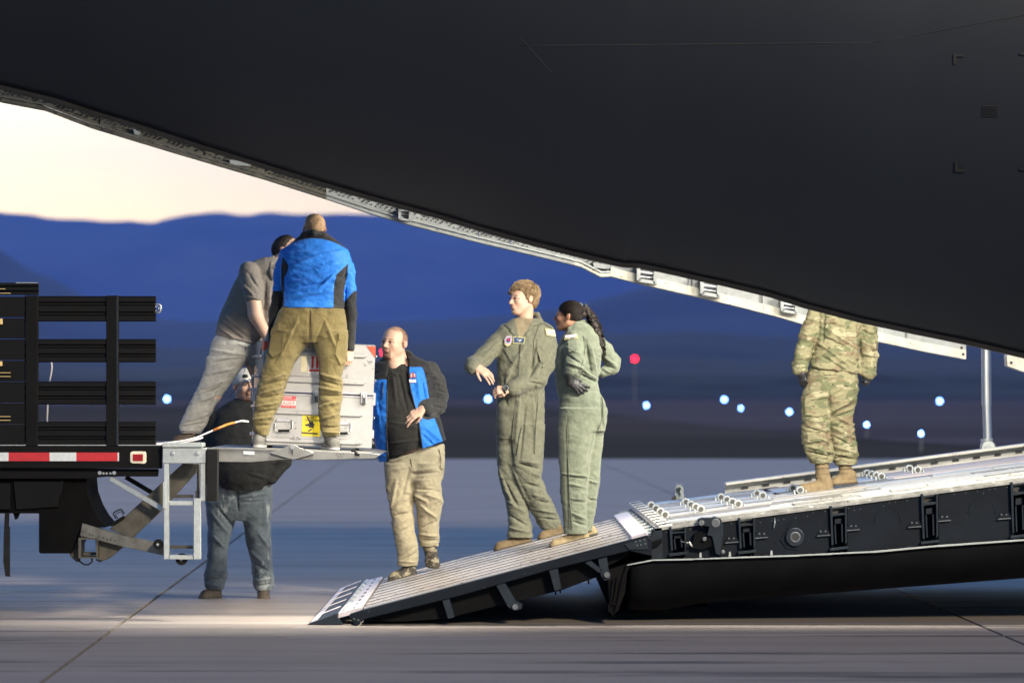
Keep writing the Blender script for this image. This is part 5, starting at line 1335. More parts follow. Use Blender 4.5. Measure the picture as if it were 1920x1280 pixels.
V.chain([(1021, 626, 2), (1023, 650, 0), (1021, 680, -6), (1006, 708, -18), (964, 727, -40)], [19, 21, 20, 20, 15.5], 6)
V.chain([(950, 624, 4), (928, 648, -6), (906, 670, -18), (888, 686, -34), (889, 688, -50)], [18, 18, 17, 16, 15.5], 6)
V.cut((966, 727, -41), (-.85, .25, -.45)) if False else None
folds = [(935, 600, 975, 640, 2.5, -1.5), (985, 650, 950, 700, 3, 2), (1005, 640, 995, 700, 3, -2.5), (1030, 650, 1005, 700, 3, 1.8), (1018, 660, 990, 712, 2.5, -2), (1035, 676, 1008, 690, 2.5, 2), (990, 715, 1020, 722, 2, -2), (940, 640, 905, 672, 3, 2), (925, 668, 900, 690, 3, -2), (945, 705, 950, 760, 3, -2), (960, 690, 940, 740, 3, 2),
         (975, 735, 968, 830, 3.5, 2.2), (1000, 740, 1005, 830, 3, 1.8), (985, 760, 975, 860, 3, -2), (955, 820, 962, 870, 3, -2.5), (974, 868, 1010, 878, 2.5, -3), (978, 862, 1012, 868, 3, 2.6), (996, 885, 1015, 892, 3, 2.5), (985, 905, 1012, 912, 2.5, -2.4), (1000, 925, 1030, 935, 2.5, 2.4), (1008, 938, 1036, 942, 2, -2), (1015, 955, 1045, 962, 2.4, 2.4), (1015, 970, 1050, 974, 2, -2.2),
         (936, 880, 960, 940, 3, 2.5), (945, 900, 972, 950, 2.5, -2.6), (955, 940, 985, 960, 2.6, 2.2), (955, 965, 990, 985, 2.4, -2.4), (955, 988, 992, 996, 2.4, 2.4), (958, 870, 1000, 965, 2.5, 2)]
tri = lambda fc: ((fc[:, 2] < -4) & (fc[:, 1] < 636) & (fc[:, 0] > 966 + (fc[:, 1] - 600) * .22) & (fc[:, 0] < 1000 - (fc[:, 1] - 598) * .62)).astype(int)
cE = fE.add(V, 'flight_suit', [M_sage, M_tee], 1, wr=[(2.6, 17, 11, 17, 2), (1.6, 8, 5, 8, 4, 860, 1010, 1), (1.3, 7, 6, 7, 6, 640, 760, 1), (.6, 3.5, 3, 3.5, 9)], folds=folds, region=tri)
# collar flaps
V = Vol(950, 1035, 575, 650, -50, 40, 1.1)
V.chain([(966, 600, 10), (963, 606, -6), (966, 616, -20), (974, 636, -29)], [4, 4.2, 4.2, 2.5], 2); V.chain([(960, 612, -8), (960, 622, -22), (972, 637, -30)], [3.5, 4, 2], 3)
V.chain([(970, 596, 18), (990, 588, 22), (1008, 590, 12), (1012, 600, -4), (1003, 612, -18), (988, 628, -27), (977, 640, -30)], [4.5, 5, 5, 5, 5, 4, 2], 2); V.chain([(1013, 600, 6), (1018, 612, -8), (1004, 626, -22), (990, 638, -29)], [4, 5, 4.5, 3], 4)
fE.add(V, 'collar', [M_sage], 1, wr=[(.6, 6, 5, 6, 1)])
shoes(fE, [((997, 1016.5, 0), (929, 1034, -2), (982, 1000, 0), 13, dict(top=(980, 985, 0), hh=13)), ((1057, 1001, 4), (1012, 1012.5, -16), (1040, 988, 2), 12.5, dict(top=(1036, 975, 2), hh=13))], [M_boot, M_solet], 'boot')
# watch
b = MB(); p = fE.W(np.array([[948, 729.5, -46.]]))[0]; ax = Vector((-1, .25, -.05)).normalized(); b.ring(p, ax, 8.6 * fE.s, 2.0 * fE.s, 20, 6); b.build('watch_strap', M_pk, fE.body)
b = MB(); q = Vector(p) + Vector((0.001, -.030, .008)); b.cyl(q + Vector((0, .006, 0)), q + Vector((0, -.006, 0)), 5.5 * fE.s, 16); b.build('watch_case', M_chrome, fE.body)
b = MB(); b.cyl(q + Vector((0, -.006, 0)), q + Vector((0, -.008, 0)), 4.4 * fE.s, 16); b.build('watch_dial', M_pk, fE.body)
M_pb = mat('print_navy', (.03, .06, .16), .6); M_pyl = mat('thread_yellow', (.60, .55, .22), .6); M_plil = mat('thread_lilac', (.45, .38, .45), .6)
pe = patch(cE, fE, [(963, 631), (985, 632.5), (983, 645), (961.5, 643.5)], 'name_patch', M_pyl, 1.0, 1.6)
patch(cE, fE, [(964.5, 632.5), (983.5, 634), (981.8, 643.6), (963, 642.2)], 'name_patch_field', M_pb, 1.4, 1.0)
patch(cE, fE, [(968, 635), (973, 637.5), (979, 636), (977, 639), (973, 640.5), (970, 638.5)], 'wings_emblem', M_pw, 1.9, .8)
patch(cE, fE, [(950, 630), (960, 630), (960.5, 638), (958, 645), (952, 648), (946, 645), (945.5, 637)], 'unit_patch', M_plil, 1.0, 1.6)
patch(cE, fE, [(950.5, 634), (957, 633), (957, 640), (953, 643), (949.5, 640)], 'unit_patch_field', M_pb, 1.3, 1.0)
patch(cE, fE, [(951, 636), (956, 635), (955, 638), (952, 639)], 'unit_patch_figure', M_pr, 1.7, .8)
patch(cE, fE, [(946, 643), (950, 646), (956, 645.5), (958.5, 643), (957, 647), (952, 649.5), (947, 647)], 'unit_patch_scroll', M_pyl, 1.5, .8)
patch(cE, fE, [(1022, 615.5), (1040, 618.5), (1042, 631), (1024, 628)], 'flag_patch', M_pyl, 1.0, 1.6)
pf = patch(cE, fE, [(1023.5, 617), (1039, 619.7), (1040.7, 629.6), (1025, 626.8)], 'flag_field', M_pw, 1.4, 1.0)
for k in range(3): patch(cE, fE, [(1024 + k * .3, 618.6 + 3 * k), (1039.2 + k * .3, 621.3 + 3 * k), (1039.4 + k * .3, 622.4 + 3 * k), (1024.2 + k * .3, 619.8 + 3 * k)], 'flag_stripe', M_pr, 1.8, .6)
# pockets and zips
def zipl(o, fig, pts, name='zip', m=None, r=.5):
    vs = surfv(o, fig, pts, 3); b = MB(); b.tube([Vector(fig.W(np.array([[x, y, v - .3]]))[0]) for (x, y), v in zip(pts, vs)], r * fig.s * 1.5, 5); return b.build(name, m or M_holes, o)
zipl(cE, fE, [(976, 642), (974, 670), (972, 700), (968, 740), (962, 790), (958, 830)]); zipl(cE, fE, [(943, 653), (952, 668), (962, 682)]); zipl(cE, fE, [(1006, 652), (1012, 668), (1018, 683)]); zipl(cE, fE, [(978, 800), (972, 825), (968, 852)]); 
sh = patch(cE, fE, [(1006, 655), (1017, 650), (1030, 683), (1018, 690)], 'sleeve_pocket', M_sage, .8, 1.6)
M_seam = cloth('seam_shadow_thread', (.07, .075, .055)); zipl(cE, fE, [(1006, 720), (1008, 760), (1004, 800), (1002, 850)], 'seam', M_seam, .4); zipl(cE, fE, [(1000, 612), (1020, 606), (1036, 616)], 'seam', M_seam, .4); zipl(cE, fE, [(1010, 610), (1000, 640), (1002, 690)], 'seam', M_seam, .4)

# ---- F: airwoman with long curly ponytail, hands on hips
fF = Fig(30.6, 1090, 1015, 'airwoman in a green flight suit with curly black ponytail and hands on her hips')
V = Vol(1026, 1172, 556, 1015, -75, 60, 1.15); hF = Head((1066, 593, 0), 59, 104, -6, 0, wide=.92, nose=.85, jaw=.88, chin=.9); hF.build(V)
V.cap(hF.w((0, -.22, -.12)), (1086, 630, 0), 11.5, 14, 4)
limb(V, ([(1088, 640, 0), (1085, 760, 0)], [20, 22]), ([(1078, 640, -14), (1076, 690, -34), (1066, 714, -36)], [11, 9, 7]), ([(1116, 642, 14), (1148, 682, 20), (1130, 702, 10)], [10, 8, 6]), ([(1085, 780, -6), (1078, 1000, -8)], [20, 9]), ([(1108, 780, 14), (1100, 990, 14)], [18, 8]))
fF.add(V, 'person', [M_skin2], 1, color=lambda co: hF.col(co, brows=(.2, .15, .12), lips=(.9, .5, .5), iris=(.15, .1, .1)))
V = Vol(1040, 1115, 552, 625, -35, 35, .9); h = hF
h.e(V, (0, .16, -.09), (.335, .345, .43), .02); h.e(V, (0, .10, -.47), (.10, .10, .12), .08)
h.e(V, (0, -.22, .40), (.60, .40, .42), .02, 's'); h.e(V, (0, -.74, .05), (.9, .50, .9), .04, 's')
for q in (-1, 1): h.e(V, (q * .35, -.10, -.03), (.10, .12, .09), .02, 's')
hp = fF.add(V, 'hair', [M_hairk], 1, wr=[(.8, 2.2, 2.2, 2.2, 3)])
strands(fF, hF, 'hair_locks', M_hairk, 700, lambda p: not ((p[2] > .20 and p[1] < .17) or p[1] < -.20 or (p[1] < .05 and p[2] > .06)), crown=(0, .10, -.52), rad=(.343, .352, .438), cen=(0, .16, -.09), w0=.0009, wave=.004, lift=.012, seed=5, L=(.6, 2.2))
b = MB(); p = fF.W(np.array([[1097, 577, 0.]]))[0]; b.ring(p, (1, 0, -.4), 5.5 * fF.s, 3.0 * fF.s, 14, 7); b.build('hair_tie', M_bjk, hp)
b = MB(); b.ring(fF.W(np.array([[1088, 572, -8.]]))[0], (.3, 1, 0), 3.6 * fF.s, .8 * fF.s, 12, 5); b.build('hair_clip', M_bolt, hp)
V = Vol(1085, 1150, 565, 690, -30, 30, 1.2); V.chain([(1098, 578, 0), (1110, 596, 0), (1117, 620, -2), (1122, 645, -3), (1124, 668, -3)], [7, 9, 9.5, 8.5, 3], 3)
fF.add(V, 'ponytail_core', [M_hairk], 1, wr=[(3, 4, 4, 4, 3), (2, 2.4, 2.4, 2.4, 5)])
b = MB(); rr = random.Random(5); spine = [(1097, 577), (1108, 590), (1116, 610), (1121, 635), (1125, 658), (1126, 680)]
for g in range(30):
    a0 = rr.uniform(0, 6.28); R0 = rr.uniform(.25, 1) ** .5; ph = rr.uniform(0, 6.28); fr_ = 6.283 / rr.uniform(11, 17); t0 = rr.uniform(0, .12); t1 = rr.uniform(.6, 1.0); am = rr.uniform(2.2, 3.6)
    for k in range(11):
        pts = []; n = 34; o1, o2, p1 = rr.uniform(-1, 1), rr.uniform(-1, 1), ph + rr.uniform(-.35, .35); e1 = rr.uniform(.85, 1.0)
        for i in range(n):
            t = t0 + (t1 * e1 - t0) * i / (n - 1); x = np.interp(t * 5, range(6), [p[0] for p in spine]); y = np.interp(t * 5, range(6), [p[1] for p in spine])
            wd = np.interp(t, [0, .12, .35, .65, .9, 1], [3, 7, 10, 11, 8, 6]) * R0; s_ = (y - 577); aa = am * min(1, .2 + t * 3)
            pts.append(Vector(fF.W(np.array([[x + math.cos(a0 + t) * wd + aa * math.cos(p1 + s_ * fr_) + o1, y + .3 * o2, math.sin(a0 + t) * wd * .8 - 2 + aa * math.sin(p1 + s_ * fr_) + o2]]))[0]))
        b.tube(pts, [.0019] * (n - 1) + [.0006], 4)
for k in range(26):
    x0, y0 = rr.uniform(1100, 1122), rr.uniform(590, 660); a = rr.uniform(-.6, 1.2); L = rr.uniform(5, 13)
    b.tube([Vector(fF.W(np.array([[x0 + 8 + L * math.cos(a) * t + 1.4 * math.sin(t * 6 + k), y0 + L * math.sin(a) * t, rr.uniform(-4, 4) * .2 - 4]]))[0]) for t in np.linspace(0, 1, 8)], .0008, 3)
tag(b.build('ponytail_curls', M_hairk, fF.body), kind='stuff')
V = Vol(1030, 1172, 600, 1008, -65, 50, 1.05)
V.loft([(606, 1076, 1100, 0, 14), (613, 1064, 1112, 0, 20), (630, 1054, 1124, 0, 27), (655, 1044, 1129, 0, 30), (680, 1041, 1128, 0, 29), (705, 1041, 1122, 0, 26), (716, 1042, 1120, 0, 25), (735, 1044, 1125, 0, 28), (752, 1048, 1134, 0, 31), (770, 1048, 1139, 2, 32), (790, 1047, 1138, 2, 31), (808, 1050, 1134, 2, 27)], 3, 2.3)
V.loft([(765, 1050, 1128, -9, 28), (805, 1046, 1118, -9, 27), (851, 1047, 1108, -9, 24), (893, 1050, 1103, -9, 22), (923, 1050, 1101, -8, 21), (953, 1054, 1099, -8, 20), (985, 1057, 1101, -8, 19), (1000, 1057, 1103, -8, 19)], 4, 2.3)
V.loft([(765, 1085, 1139, 14, 26), (805, 1082, 1134, 14, 25), (862, 1080, 1127, 14, 22), (896, 1080, 1125, 14, 21), (953, 1082, 1118, 14, 18), (985, 1087, 1112, 14, 16), (995, 1087, 1112, 14, 16)], 4, 2.2)
V.chain([(1078, 634, -14), (1076, 656, -24), (1078, 680, -34), (1072, 694, -38)], [17, 18.5, 18, 15], 5)
V.chain([(1114, 636, 14), (1134, 656, 18), (1149, 678, 20), (1148, 688, 17), (1130, 699, 9)], [15, 15, 14.5, 13, 9], 5)
folds = [(1062, 650, 1092, 668, 2.4, 2.4), (1060, 664, 1090, 682, 2.2, -2.6), (1064, 680, 1094, 690, 2.2, 2.4), (1098, 640, 1108, 700, 3, -2.4), (1108, 650, 1118, 700, 3, 2), (1090, 690, 1120, 712, 2.5, 2), (1085, 700, 1118, 716, 2, -2.2), (1135, 670, 1155, 684, 2.4, 2.2), (1130, 682, 1152, 690, 2, -2.2), (1128, 690, 1145, 698, 2, 2),
         (1050, 728, 1122, 732, 2.2, -.7), (1127, 742, 1131, 800, 2.2, -3.2), (1113, 812, 1104, 862, 2.2, -2.6), (1062, 780, 1064, 990, 2, -1.8), (1050, 890, 1102, 896, 1.8, -2.6), (1050, 886, 1102, 892, 2, 1.6), (1066, 905, 1096, 912, 2.4, 2), (1068, 936, 1098, 940, 1.8, -2), (1072, 960, 1098, 972, 2.4, 2.2), (1075, 976, 1100, 984, 2, -2.2), (1104, 900, 1124, 906, 2, 2), (1104, 935, 1120, 938, 1.6, -2)]
cF = fF.add(V, 'flight_suit', [M_sage2], 1, wr=[(1.7, 15, 11, 15, 12), (1.5, 8, 5, 8, 14, 640, 720, 1), (1.1, 7, 5, 7, 16, 880, 1005, 1), (.5, 3.5, 3, 3.5, 9)], folds=folds)
V = Vol(1060, 1115, 592, 640, -35, 30, 1.0); V.chain([(1063, 630, -18), (1068, 618, -14), (1080, 608, -10), (1094, 604, 0), (1096, 606, 10), (1080, 608, 16)], [3, 4, 4.5, 5, 5, 4], 3); V.chain([(1070, 628, -18), (1082, 616, -15), (1098, 610, -4)], [3, 4.5, 5], 3); fF.add(V, 'collar', [M_sage2], 1)
patch(cF, fF, [(1058, 629), (1081, 626), (1083, 634), (1058, 637)], 'sleeve_patch', M_pyl, 1.0, 1.5); patch(cF, fF, [(1059.5, 628.5), (1080, 626.5), (1081, 632), (1059.5, 634.5)], 'sleeve_patch_field', M_plil, 1.5, 1.0)
zipl(cF, fF, [(1062, 775), (1064, 840), (1066, 888), (1068, 940), (1072, 990)], 'seam', M_seam, .45); zipl(cF, fF, [(1050, 893), (1075, 897), (1101, 898)], 'seam', M_seam, .5); zipl(cF, fF, [(1070, 939), (1097, 938)], 'seam', M_seam, .4); zipl(cF, fF, [(1084, 700), (1092, 680), (1098, 650), (1094, 630)], 'seam', M_seam, .4); zipl(cF, fF, [(1128, 742), (1131, 760), (1129, 785), (1120, 808)], 'seam', M_seam, .4)
patch(cF, fF, [(1064, 640), (1079, 636), (1082, 655), (1066, 660)], 'sleeve_pocket', M_sage2, .8, 1.6)
V = Vol(1040, 1112, 684, 756, -70, -5, .95); V.chain([(1073, 688, -38), (1067, 702, -38), (1068, 716, -36)], [11.5, 10, 8], 3); hand(V, (1068, 714, -36), (.80, .55, .10), (-.1, -.3, -1), 44, (.22, .26, .3, .35), -1, .20, .3, fr=.066)
fF.add(V, 'glove', [M_glove], 1, wr=[(.6, 3, 3, 3, 3)])
shoes(fF, [((1105, 1008.5, -8), (1033, 1027.5, -10), (1084, 996, -8), 12, dict(top=(1082, 986, -8), hh=12)), ((1121, 1002, 14), (1072, 1015, 12), (1104, 990, 14), 10, dict(top=(1101, 980, 14)))], [M_boot2, M_sole], 'boot')

# ---- G: soldier in camouflage standing on the ramp
fG = Fig(32.1, 1560, 915, 'soldier in camouflage uniform and black gloves, head hidden by the dark fuselage')
V = Vol(1476, 1655, 480, 905, -60, 60, 1.3); hG = Head((1572, 535, 6), 62, 140, 0); hG.build(V); V.cap((1575, 560, 6), (1575, 590, 4), 14, 17, 4)
limb(V, ([(1576, 600, 0), (1570, 720, 0)], [26, 26]), ([(1530, 600, -4), (1512, 650, -10), (1500, 700, -16)], [13, 11, 7]), ([(1628, 612, 6), (1630, 660, 4), (1628, 706, -2)], [13, 11, 7]), ([(1540, 740, -4), (1540, 880, -6)], [17, 9]), ([(1585, 740, 6), (1586, 880, 8)], [17, 9]))
fG.add(V, 'person', [M_skin1], 1, color=lambda co: hG.col(co))
V = Vol(1535, 1612, 494, 545, -35, 50, 1.2); hG.e(V, (0, .22, -.05), (.36, .30, .44), .02); hG.c_(V, (-.15, .22, .35), (.15, .22, .35), .09, .09, .05); hG.e(V, (0, -.5, .0), (.9, .62, .9), .02, 's'); fG.add(V, 'cap', [M_camo], 1)
V = Vol(1476, 1658, 560, 712, -60, 50, 1.05)
V.loft([(562, 1555, 1596, 4, 16), (572, 1532, 1620, 3, 24), (590, 1528, 1626, 0, 31), (620, 1528, 1612, 0, 34), (650, 1526, 1611, 0, 34), (676, 1520, 1612, 0, 35), (704, 1516, 1613, 0, 36)], 3, 2.3); V.cut((1565, 694, 0), (-.13, 1, 0))
V.chain([(1530, 588, 0), (1518, 622, -8), (1506, 655, -12), (1499, 690, -16)], [17, 17, 16, 14.5], 5); V.chain([(1626, 600, 4), (1630, 640, 4), (1630, 672, 2), (1627, 698, -2)], [17, 16.5, 16, 15], 5)
V.cut((1480, 640, 0), (-1, 0, 0))
folds = [(1540, 612, 1600, 640, 3, 2.6), (1535, 628, 1590, 655, 3, -3), (1530, 640, 1596, 690, 3, 2.6), (1535, 665, 1590, 700, 3, -2.6), (1560, 625, 1608, 655, 2.5, 2.2), (1580, 660, 1610, 676, 2.6, 2.4), (1585, 676, 1611, 690, 2.2, -2), (1545, 600, 1590, 612, 2.5, 2.2), (1500, 640, 1525, 632, 2.5, 2.4), (1495, 660, 1520, 648, 2.2, -2.4), (1490, 672, 1516, 668, 2.2, 2.2), (1500, 615, 1525, 605, 2.4, 2),
         (1616, 640, 1644, 655, 2.4, 2.2), (1615, 668, 1645, 672, 2, -2.4), (1616, 620, 1642, 632, 2.4, -2), (1545, 590, 1540, 640, 2.2, -3), (1608, 600, 1613, 670, 2.4, -3.4)]
cG = fG.add(V, 'camouflage_jacket', [M_camo], 1, wr=[(3.6, 16, 9, 16, 22), (3.0, 9, 5, 9, 24, 570, 710, 1), (.6, 3.5, 3, 3.5, 9)], folds=folds)
V = Vol(1494, 1622, 680, 872, -60, 55, 1.05)
V.loft([(684, 1522, 1608, 0, 28), (700, 1513, 1609, 0, 32), (730, 1506, 1610, 0, 34), (752, 1503, 1605, 0, 31), (766, 1512, 1596, 0, 22), (776, 1530, 1580, 0, 12)], 3, 2.2)
V.loft([(745, 1502, 1562, -6, 27), (790, 1502, 1556, -8, 25), (827, 1503, 1557, -8, 24), (850, 1509, 1563, -8, 23), (862, 1516, 1563, -8, 20), (868, 1522, 1560, -8, 16)], 4, 2.2)
V.loft([(745, 1556, 1606, 8, 26), (790, 1554, 1600, 8, 24), (827, 1556, 1607, 8, 23), (852, 1560, 1610, 8, 22), (870, 1566, 1607, 8, 19), (886, 1572, 1600, 8, 14)], 4, 2.2)
folds = [(1515, 715, 1555, 705, 2.5, 2), (1510, 740, 1550, 720, 3, 2.4), (1548, 745, 1580, 720, 3, 2.4), (1560, 770, 1600, 745, 3, 2.6), (1556, 785, 1598, 770, 2.6, -2.8), (1508, 785, 1550, 790, 2.6, 2.4), (1506, 800, 1552, 812, 2.4, -2.6), (1510, 812, 1556, 830, 2.6, 2.4), (1510, 835, 1560, 848, 2.4, 2.6), (1512, 846, 1560, 856, 2, -2.6), (1560, 800, 1606, 822, 2.6, 2.6), (1562, 818, 1606, 840, 2.4, -2.6), (1562, 835, 1608, 850, 2.4, 2.6), (1564, 852, 1606, 862, 2, -2.6), (1553, 740, 1557, 860, 3, -3.4), (1568, 780, 1604, 800, 2.4, 2)]
tG = fG.add(V, 'camouflage_trousers', [M_camo], 1, wr=[(3.4, 15, 8, 15, 32), (3.4, 10, 5, 10, 34, 780, 870, 1), (.6, 3.5, 3, 3.5, 9)], folds=folds)
p_ = patch(tG, fG, [(1506, 752), (1517, 744), (1549, 741), (1549, 776), (1530, 781), (1508, 776)], 'cargo_pocket', M_camo, 2.6, 5); patch(tG, fG, [(1508, 744), (1520, 735), (1551, 730), (1552, 744), (1520, 749), (1507, 757)], 'pocket_flap', M_camo, 4.2, 3)
patch(tG, fG, [(1512, 810), (1537, 808), (1537, 826), (1512, 829)], 'calf_pocket', M_camo, 2.0, 3); patch(tG, fG, [(1543, 697), (1576, 699), (1575, 703.5), (1543, 702)], 'hip_pocket_flap', M_camo, 1.2, 2)
V = Vol(1476, 1525, 685, 735, -45, 10, .95); V.cap((1500, 692, -16), (1502, 700, -16), 10, 9, 2); hand(V, (1502, 698, -16), (.12, 1, -.05), (-.6, 0, -.8), 36, (.5, .6, .65, .7), 1, .08, .5, fr=.06); fG.add(V, 'glove', [M_glove], 1, wr=[(.6, 3, 3, 3, 3)])
V = Vol(1598, 1655, 690, 740, -40, 30, .95); V.cap((1627, 696, -2), (1627, 704, -3), 12, 10, 2); hand(V, (1627, 702, -3), (-.05, 1, -.05), (.5, -.1, -.85), 32, (.9, 1.0, 1.0, 1.05), 1, .10, .6, fr=.065); fG.add(V, 'glove', [M_glove], 1, wr=[(.6, 3, 3, 3, 3)])
shoes(fG, [((1562, 921, -8), (1494, 926, -22), (1542, 893, -8), 15, dict(top=(1540, 862, -8), hh=16)), ((1608, 906.5, 10), (1559, 911, 4), (1586, 890, 9), 14, dict(top=(1585, 866, 8), hh=16))], [M_boot, M_solet], 'boot')

# ---- D: bearded man in open blue and black jacket
fD = Fig(32.2, 770, 1080, 'bearded man in an open blue and black jacket and khaki trousers on the ramp')
hD = Head((738, 643, -4), 66, 31, -5, -3, wide=1.02, nose=1.0, jaw=1.12, chin=1.15)
def hairD(L):
    x, y, z = L[:, 0], L[:, 1], L[:, 2]; top = (y > .33) & (z < .22); sidep = (z < .06 - .1 * np.clip(y, 0, 1)) & (y > -.02) & (np.abs(x) < .335)
    return np.where(sidep, .9, np.where(top, .6, 0.)), (.36, .32, .31)
V = Vol(684, 850, 604, 1065, -100, 60, 1.15); hD.build(V); V.cap(hD.w((0, -.22, -.10)), (748, 694, 2), 18, 22, 5); V.cap(hD.w((0, -.40, .05)), (742, 690, -8), 13, 15, 5)
limb(V, ([(765, 700, 0), (770, 840, 0)], [24, 28]), ([(812, 700, 4), (826, 740, 0), (824, 758, -14), (796, 767, -46)], [13, 12, 11, 8]), ([(706, 704, 6), (696, 745, 10), (696, 800, 8)], [12, 10, 7]), ([(755, 880, -6), (762, 1040, -4)], [18, 10]), ([(800, 880, -8), (806, 1010, 10)], [18, 10]))
hand(V, (793, 767, -48), (-.84, .48, -.22), (-.15, -.55, -.8), 48, (.26, .32, .38, .46), -1, .10, .5, fr=.055); hand(V, (696, 800, 8), (.05, 1, 0), (-.9, 0, -.4), 40, (.3, .35, .4, .45), 1, .1, .3)
fD.add(V, 'person', [M_skin1], 1, color=lambda co: hD.col(co, beard=.75, stubble=.35, brows=(.36, .25, .18), hairline=hairD))
strands(fD, hD, 'hair_stubble', mat('hair_grey_brown', (.10, .08, .065), .7, 0, .3, 60), 1500, lambda p: (p[2] < .08) and (p[1] > -.10) and not (abs(p[0]) > .27 and p[1] < .08 and p[2] > -.16) and not (p[1] > .40 and p[2] > -.1), crown=(0, .40, -.28), rad=(.336, .352, .414), cen=(0, .13, -.07), w0=.0005, wave=.004, lift=.01, seed=9, L=(.05, .14))
V = Vol(694, 850, 676, 868, -70, 50, 1.05)
V.loft([(682, 722, 772, 0, 18), (694, 712, 800, 0, 27), (720, 708, 810, -3, 34), (760, 706, 810, -10, 40), (800, 712, 812, -13, 42), (835, 722, 818, -10, 38), (856, 726, 822, -6, 34)], 3, 2.2); V.cut((760, 848, 0), (.32, .95, 0))
cP = fD.add(V, 'polo_shirt', [M_polo], 1, wr=[(1.6, 14, 12, 14, 42), (.5, 3.5, 3, 3.5, 9)], folds=[(738, 700, 745, 760, 3, 1.8), (750, 705, 765, 770, 3, -2), (732, 790, 790, 800, 3, 1.6), (735, 830, 790, 822, 2.5, 2)])
V = Vol(710, 790, 672, 712, -45, 30, 1.0); V.chain([(727, 692, -10), (736, 699, -24), (742, 703, -29)], [3, 3.4, 2.6], 2); V.chain([(764, 672, 8), (766, 682, -6), (757, 692, -20), (744, 703, -29)], [3.5, 4, 4, 2.6], 2); V.chain([(768, 690, -8), (758, 699, -22)], [3.5, 3], 3); fD.add(V, 'polo_collar', [M_polo], 1)
V = Vol(682, 856, 656, 870, -75, 55, 1.05)
V.loft([(664, 730, 772, 4, 18), (674, 712, 792, 3, 25), (684, 702, 812, 2, 30), (705, 696, 822, 0, 36), (740, 694, 822, -5, 42), (780, 696, 824, -8, 46), (820, 702, 836, -8, 46), (850, 706, 840, -4, 43), (866, 710, 842, -2, 41)], 2, 2.2)
V.loft([(655, 734, 766, 0, 14), (674, 722, 778, 0, 20), (684, 714, 800, 0, 26), (705, 703, 815, -2, 32), (740, 700, 815, -7, 38), (780, 702, 817, -10, 42), (820, 708, 829, -10, 42), (850, 712, 833, -6, 39), (872, 714, 834, -4, 37)], 1, 2.2, 's')
V.loft([(652, 738, 760, -40, 40), (676, 730, 768, -42, 40), (700, 727, 767, -42, 38), (730, 727, 770, -44, 38), (784, 727, 785, -46, 38), (845, 729, 794, -46, 38), (875, 730, 797, -46, 38)], 1, 7, 's')
V.cut((770, 850, 0), (.37, .93, 0))
V.chain([(808, 695, 3), (818, 716, 3), (824, 741, -1), (820, 760, -16), (802, 767, -42)], [17, 17, 17, 16.5, 13], 4); V.chain([(706, 698, 8), (697, 730, 12), (694, 765, 12), (695, 798, 9)], [16, 13, 12, 10], 4)
def regD(fc):
    x, y, v = fc[:, 0], fc[:, 1], fc[:, 2]; r = np.ones(len(fc), int)
    front = v < 12
    left = (x < 727.5) & (x > 701 - (y - 700) * .02) & (y > 708 + (727 - x) * .12 - 8) & front & ~((x < 703) & (v > -6))
    left = (x < 726) & (y > 711) & front & (v < 4)
    right = (x > 768) & (y > 688 + (x - 768) * .0) & (v < 2) & (x < np.interp(y, [688, 700, 730, 760, 775, 800, 830], [792, 797, 803, 806, 812, 822, 832]))
    sl = np.sqrt((x - np.interp(y, [694, 720, 742, 760], [812, 824, 830, 824])) ** 2) < 0
    arm = (y > 748) & (y < 790) & (v < -26) & (x > 790)
    # forearm tube is black
    r[left | right] = 0; r[arm & (v < -50 + 0 * y)] = 1
    seg = np.clip(((x - 824) * -22 + (y - 760) * 7 + (v + 16) * -26) / (22 ** 2 + 7 ** 2 + 26 ** 2), 0, 1)
    dd = np.sqrt((x - 824 + 22 * seg) ** 2 + (y - 760 - 7 * seg) ** 2 + (v + 16 + 26 * seg) ** 2); r[dd < 19.5] = 2
    seg = np.clip(((x - 812) * 18 + (y - 694) * 48) / (18 ** 2 + 48 ** 2), 0, 1); dd = np.sqrt((x - 812 - 18 * seg) ** 2 + (y - 694 - 48 * seg) ** 2 + (v - 2) ** 2); r[(dd < 20.5) & (x > 803 + (y - 690) * .12)] = 2
    return r
folds = [(800, 700, 825, 712, 2.6, 2), (806, 716, 838, 722, 2.6, 2.4), (808, 728, 842, 736, 2.4, -2.4), (812, 742, 842, 750, 2.4, 2.4), (806, 756, 836, 768, 2.4, -2), (782, 700, 788, 745, 3, 2), (790, 710, 800, 750, 2.6, -2), (705, 740, 715, 800, 3, 2), (712, 760, 708, 830, 3, -2), (798, 800, 826, 824, 3, 2.4), (795, 815, 815, 835, 2.6, -2.4), (712, 846, 728, 856, 2.2, 2)]
cD = fD.add(V, 'jacket', [M_blue, M_bjk, M_charc], 1, wr=[(2.0, 14, 10, 14, 52), (1.5, 8, 5, 8, 54, 690, 790, 1), (.5, 3.5, 3, 3.5, 9)], folds=folds, region=regD)
V = Vol(698, 800, 650, 712, -50, 40, 1.0); V.chain([(768, 662, 6), (776, 672, -2), (778, 684, -14), (770, 690, -26)], [4, 5, 4.5, 2.5], 3); V.chain([(764, 660, 12), (740, 664, 22), (722, 672, 14), (708, 686, -2), (724, 694, -22)], [4.5, 5, 5, 4, 3], 3); V.chain([(766, 664, 8), (768, 676, -8), (768, 690, -24)], [3, 3, 2], 2); V.chain([(712, 684, -6), (722, 700, -22)], [3, 3.5], 3); fD.add(V, 'jacket_collar', [M_charc], 1)
zipl(cD, fD, [(728, 706), (727.5, 750), (726, 800), (727, 850), (730, 862)], 'front_zip', M_pk, .8); zipl(cD, fD, [(767, 692), (769, 720), (772, 735), (780, 765), (785, 784), (790, 820), (793, 842)], 'front_zip', M_pk, .8); zipl(cD, fD, [(719, 716), (718, 732), (717.5, 748)], 'pocket_zip', M_pk, .8)
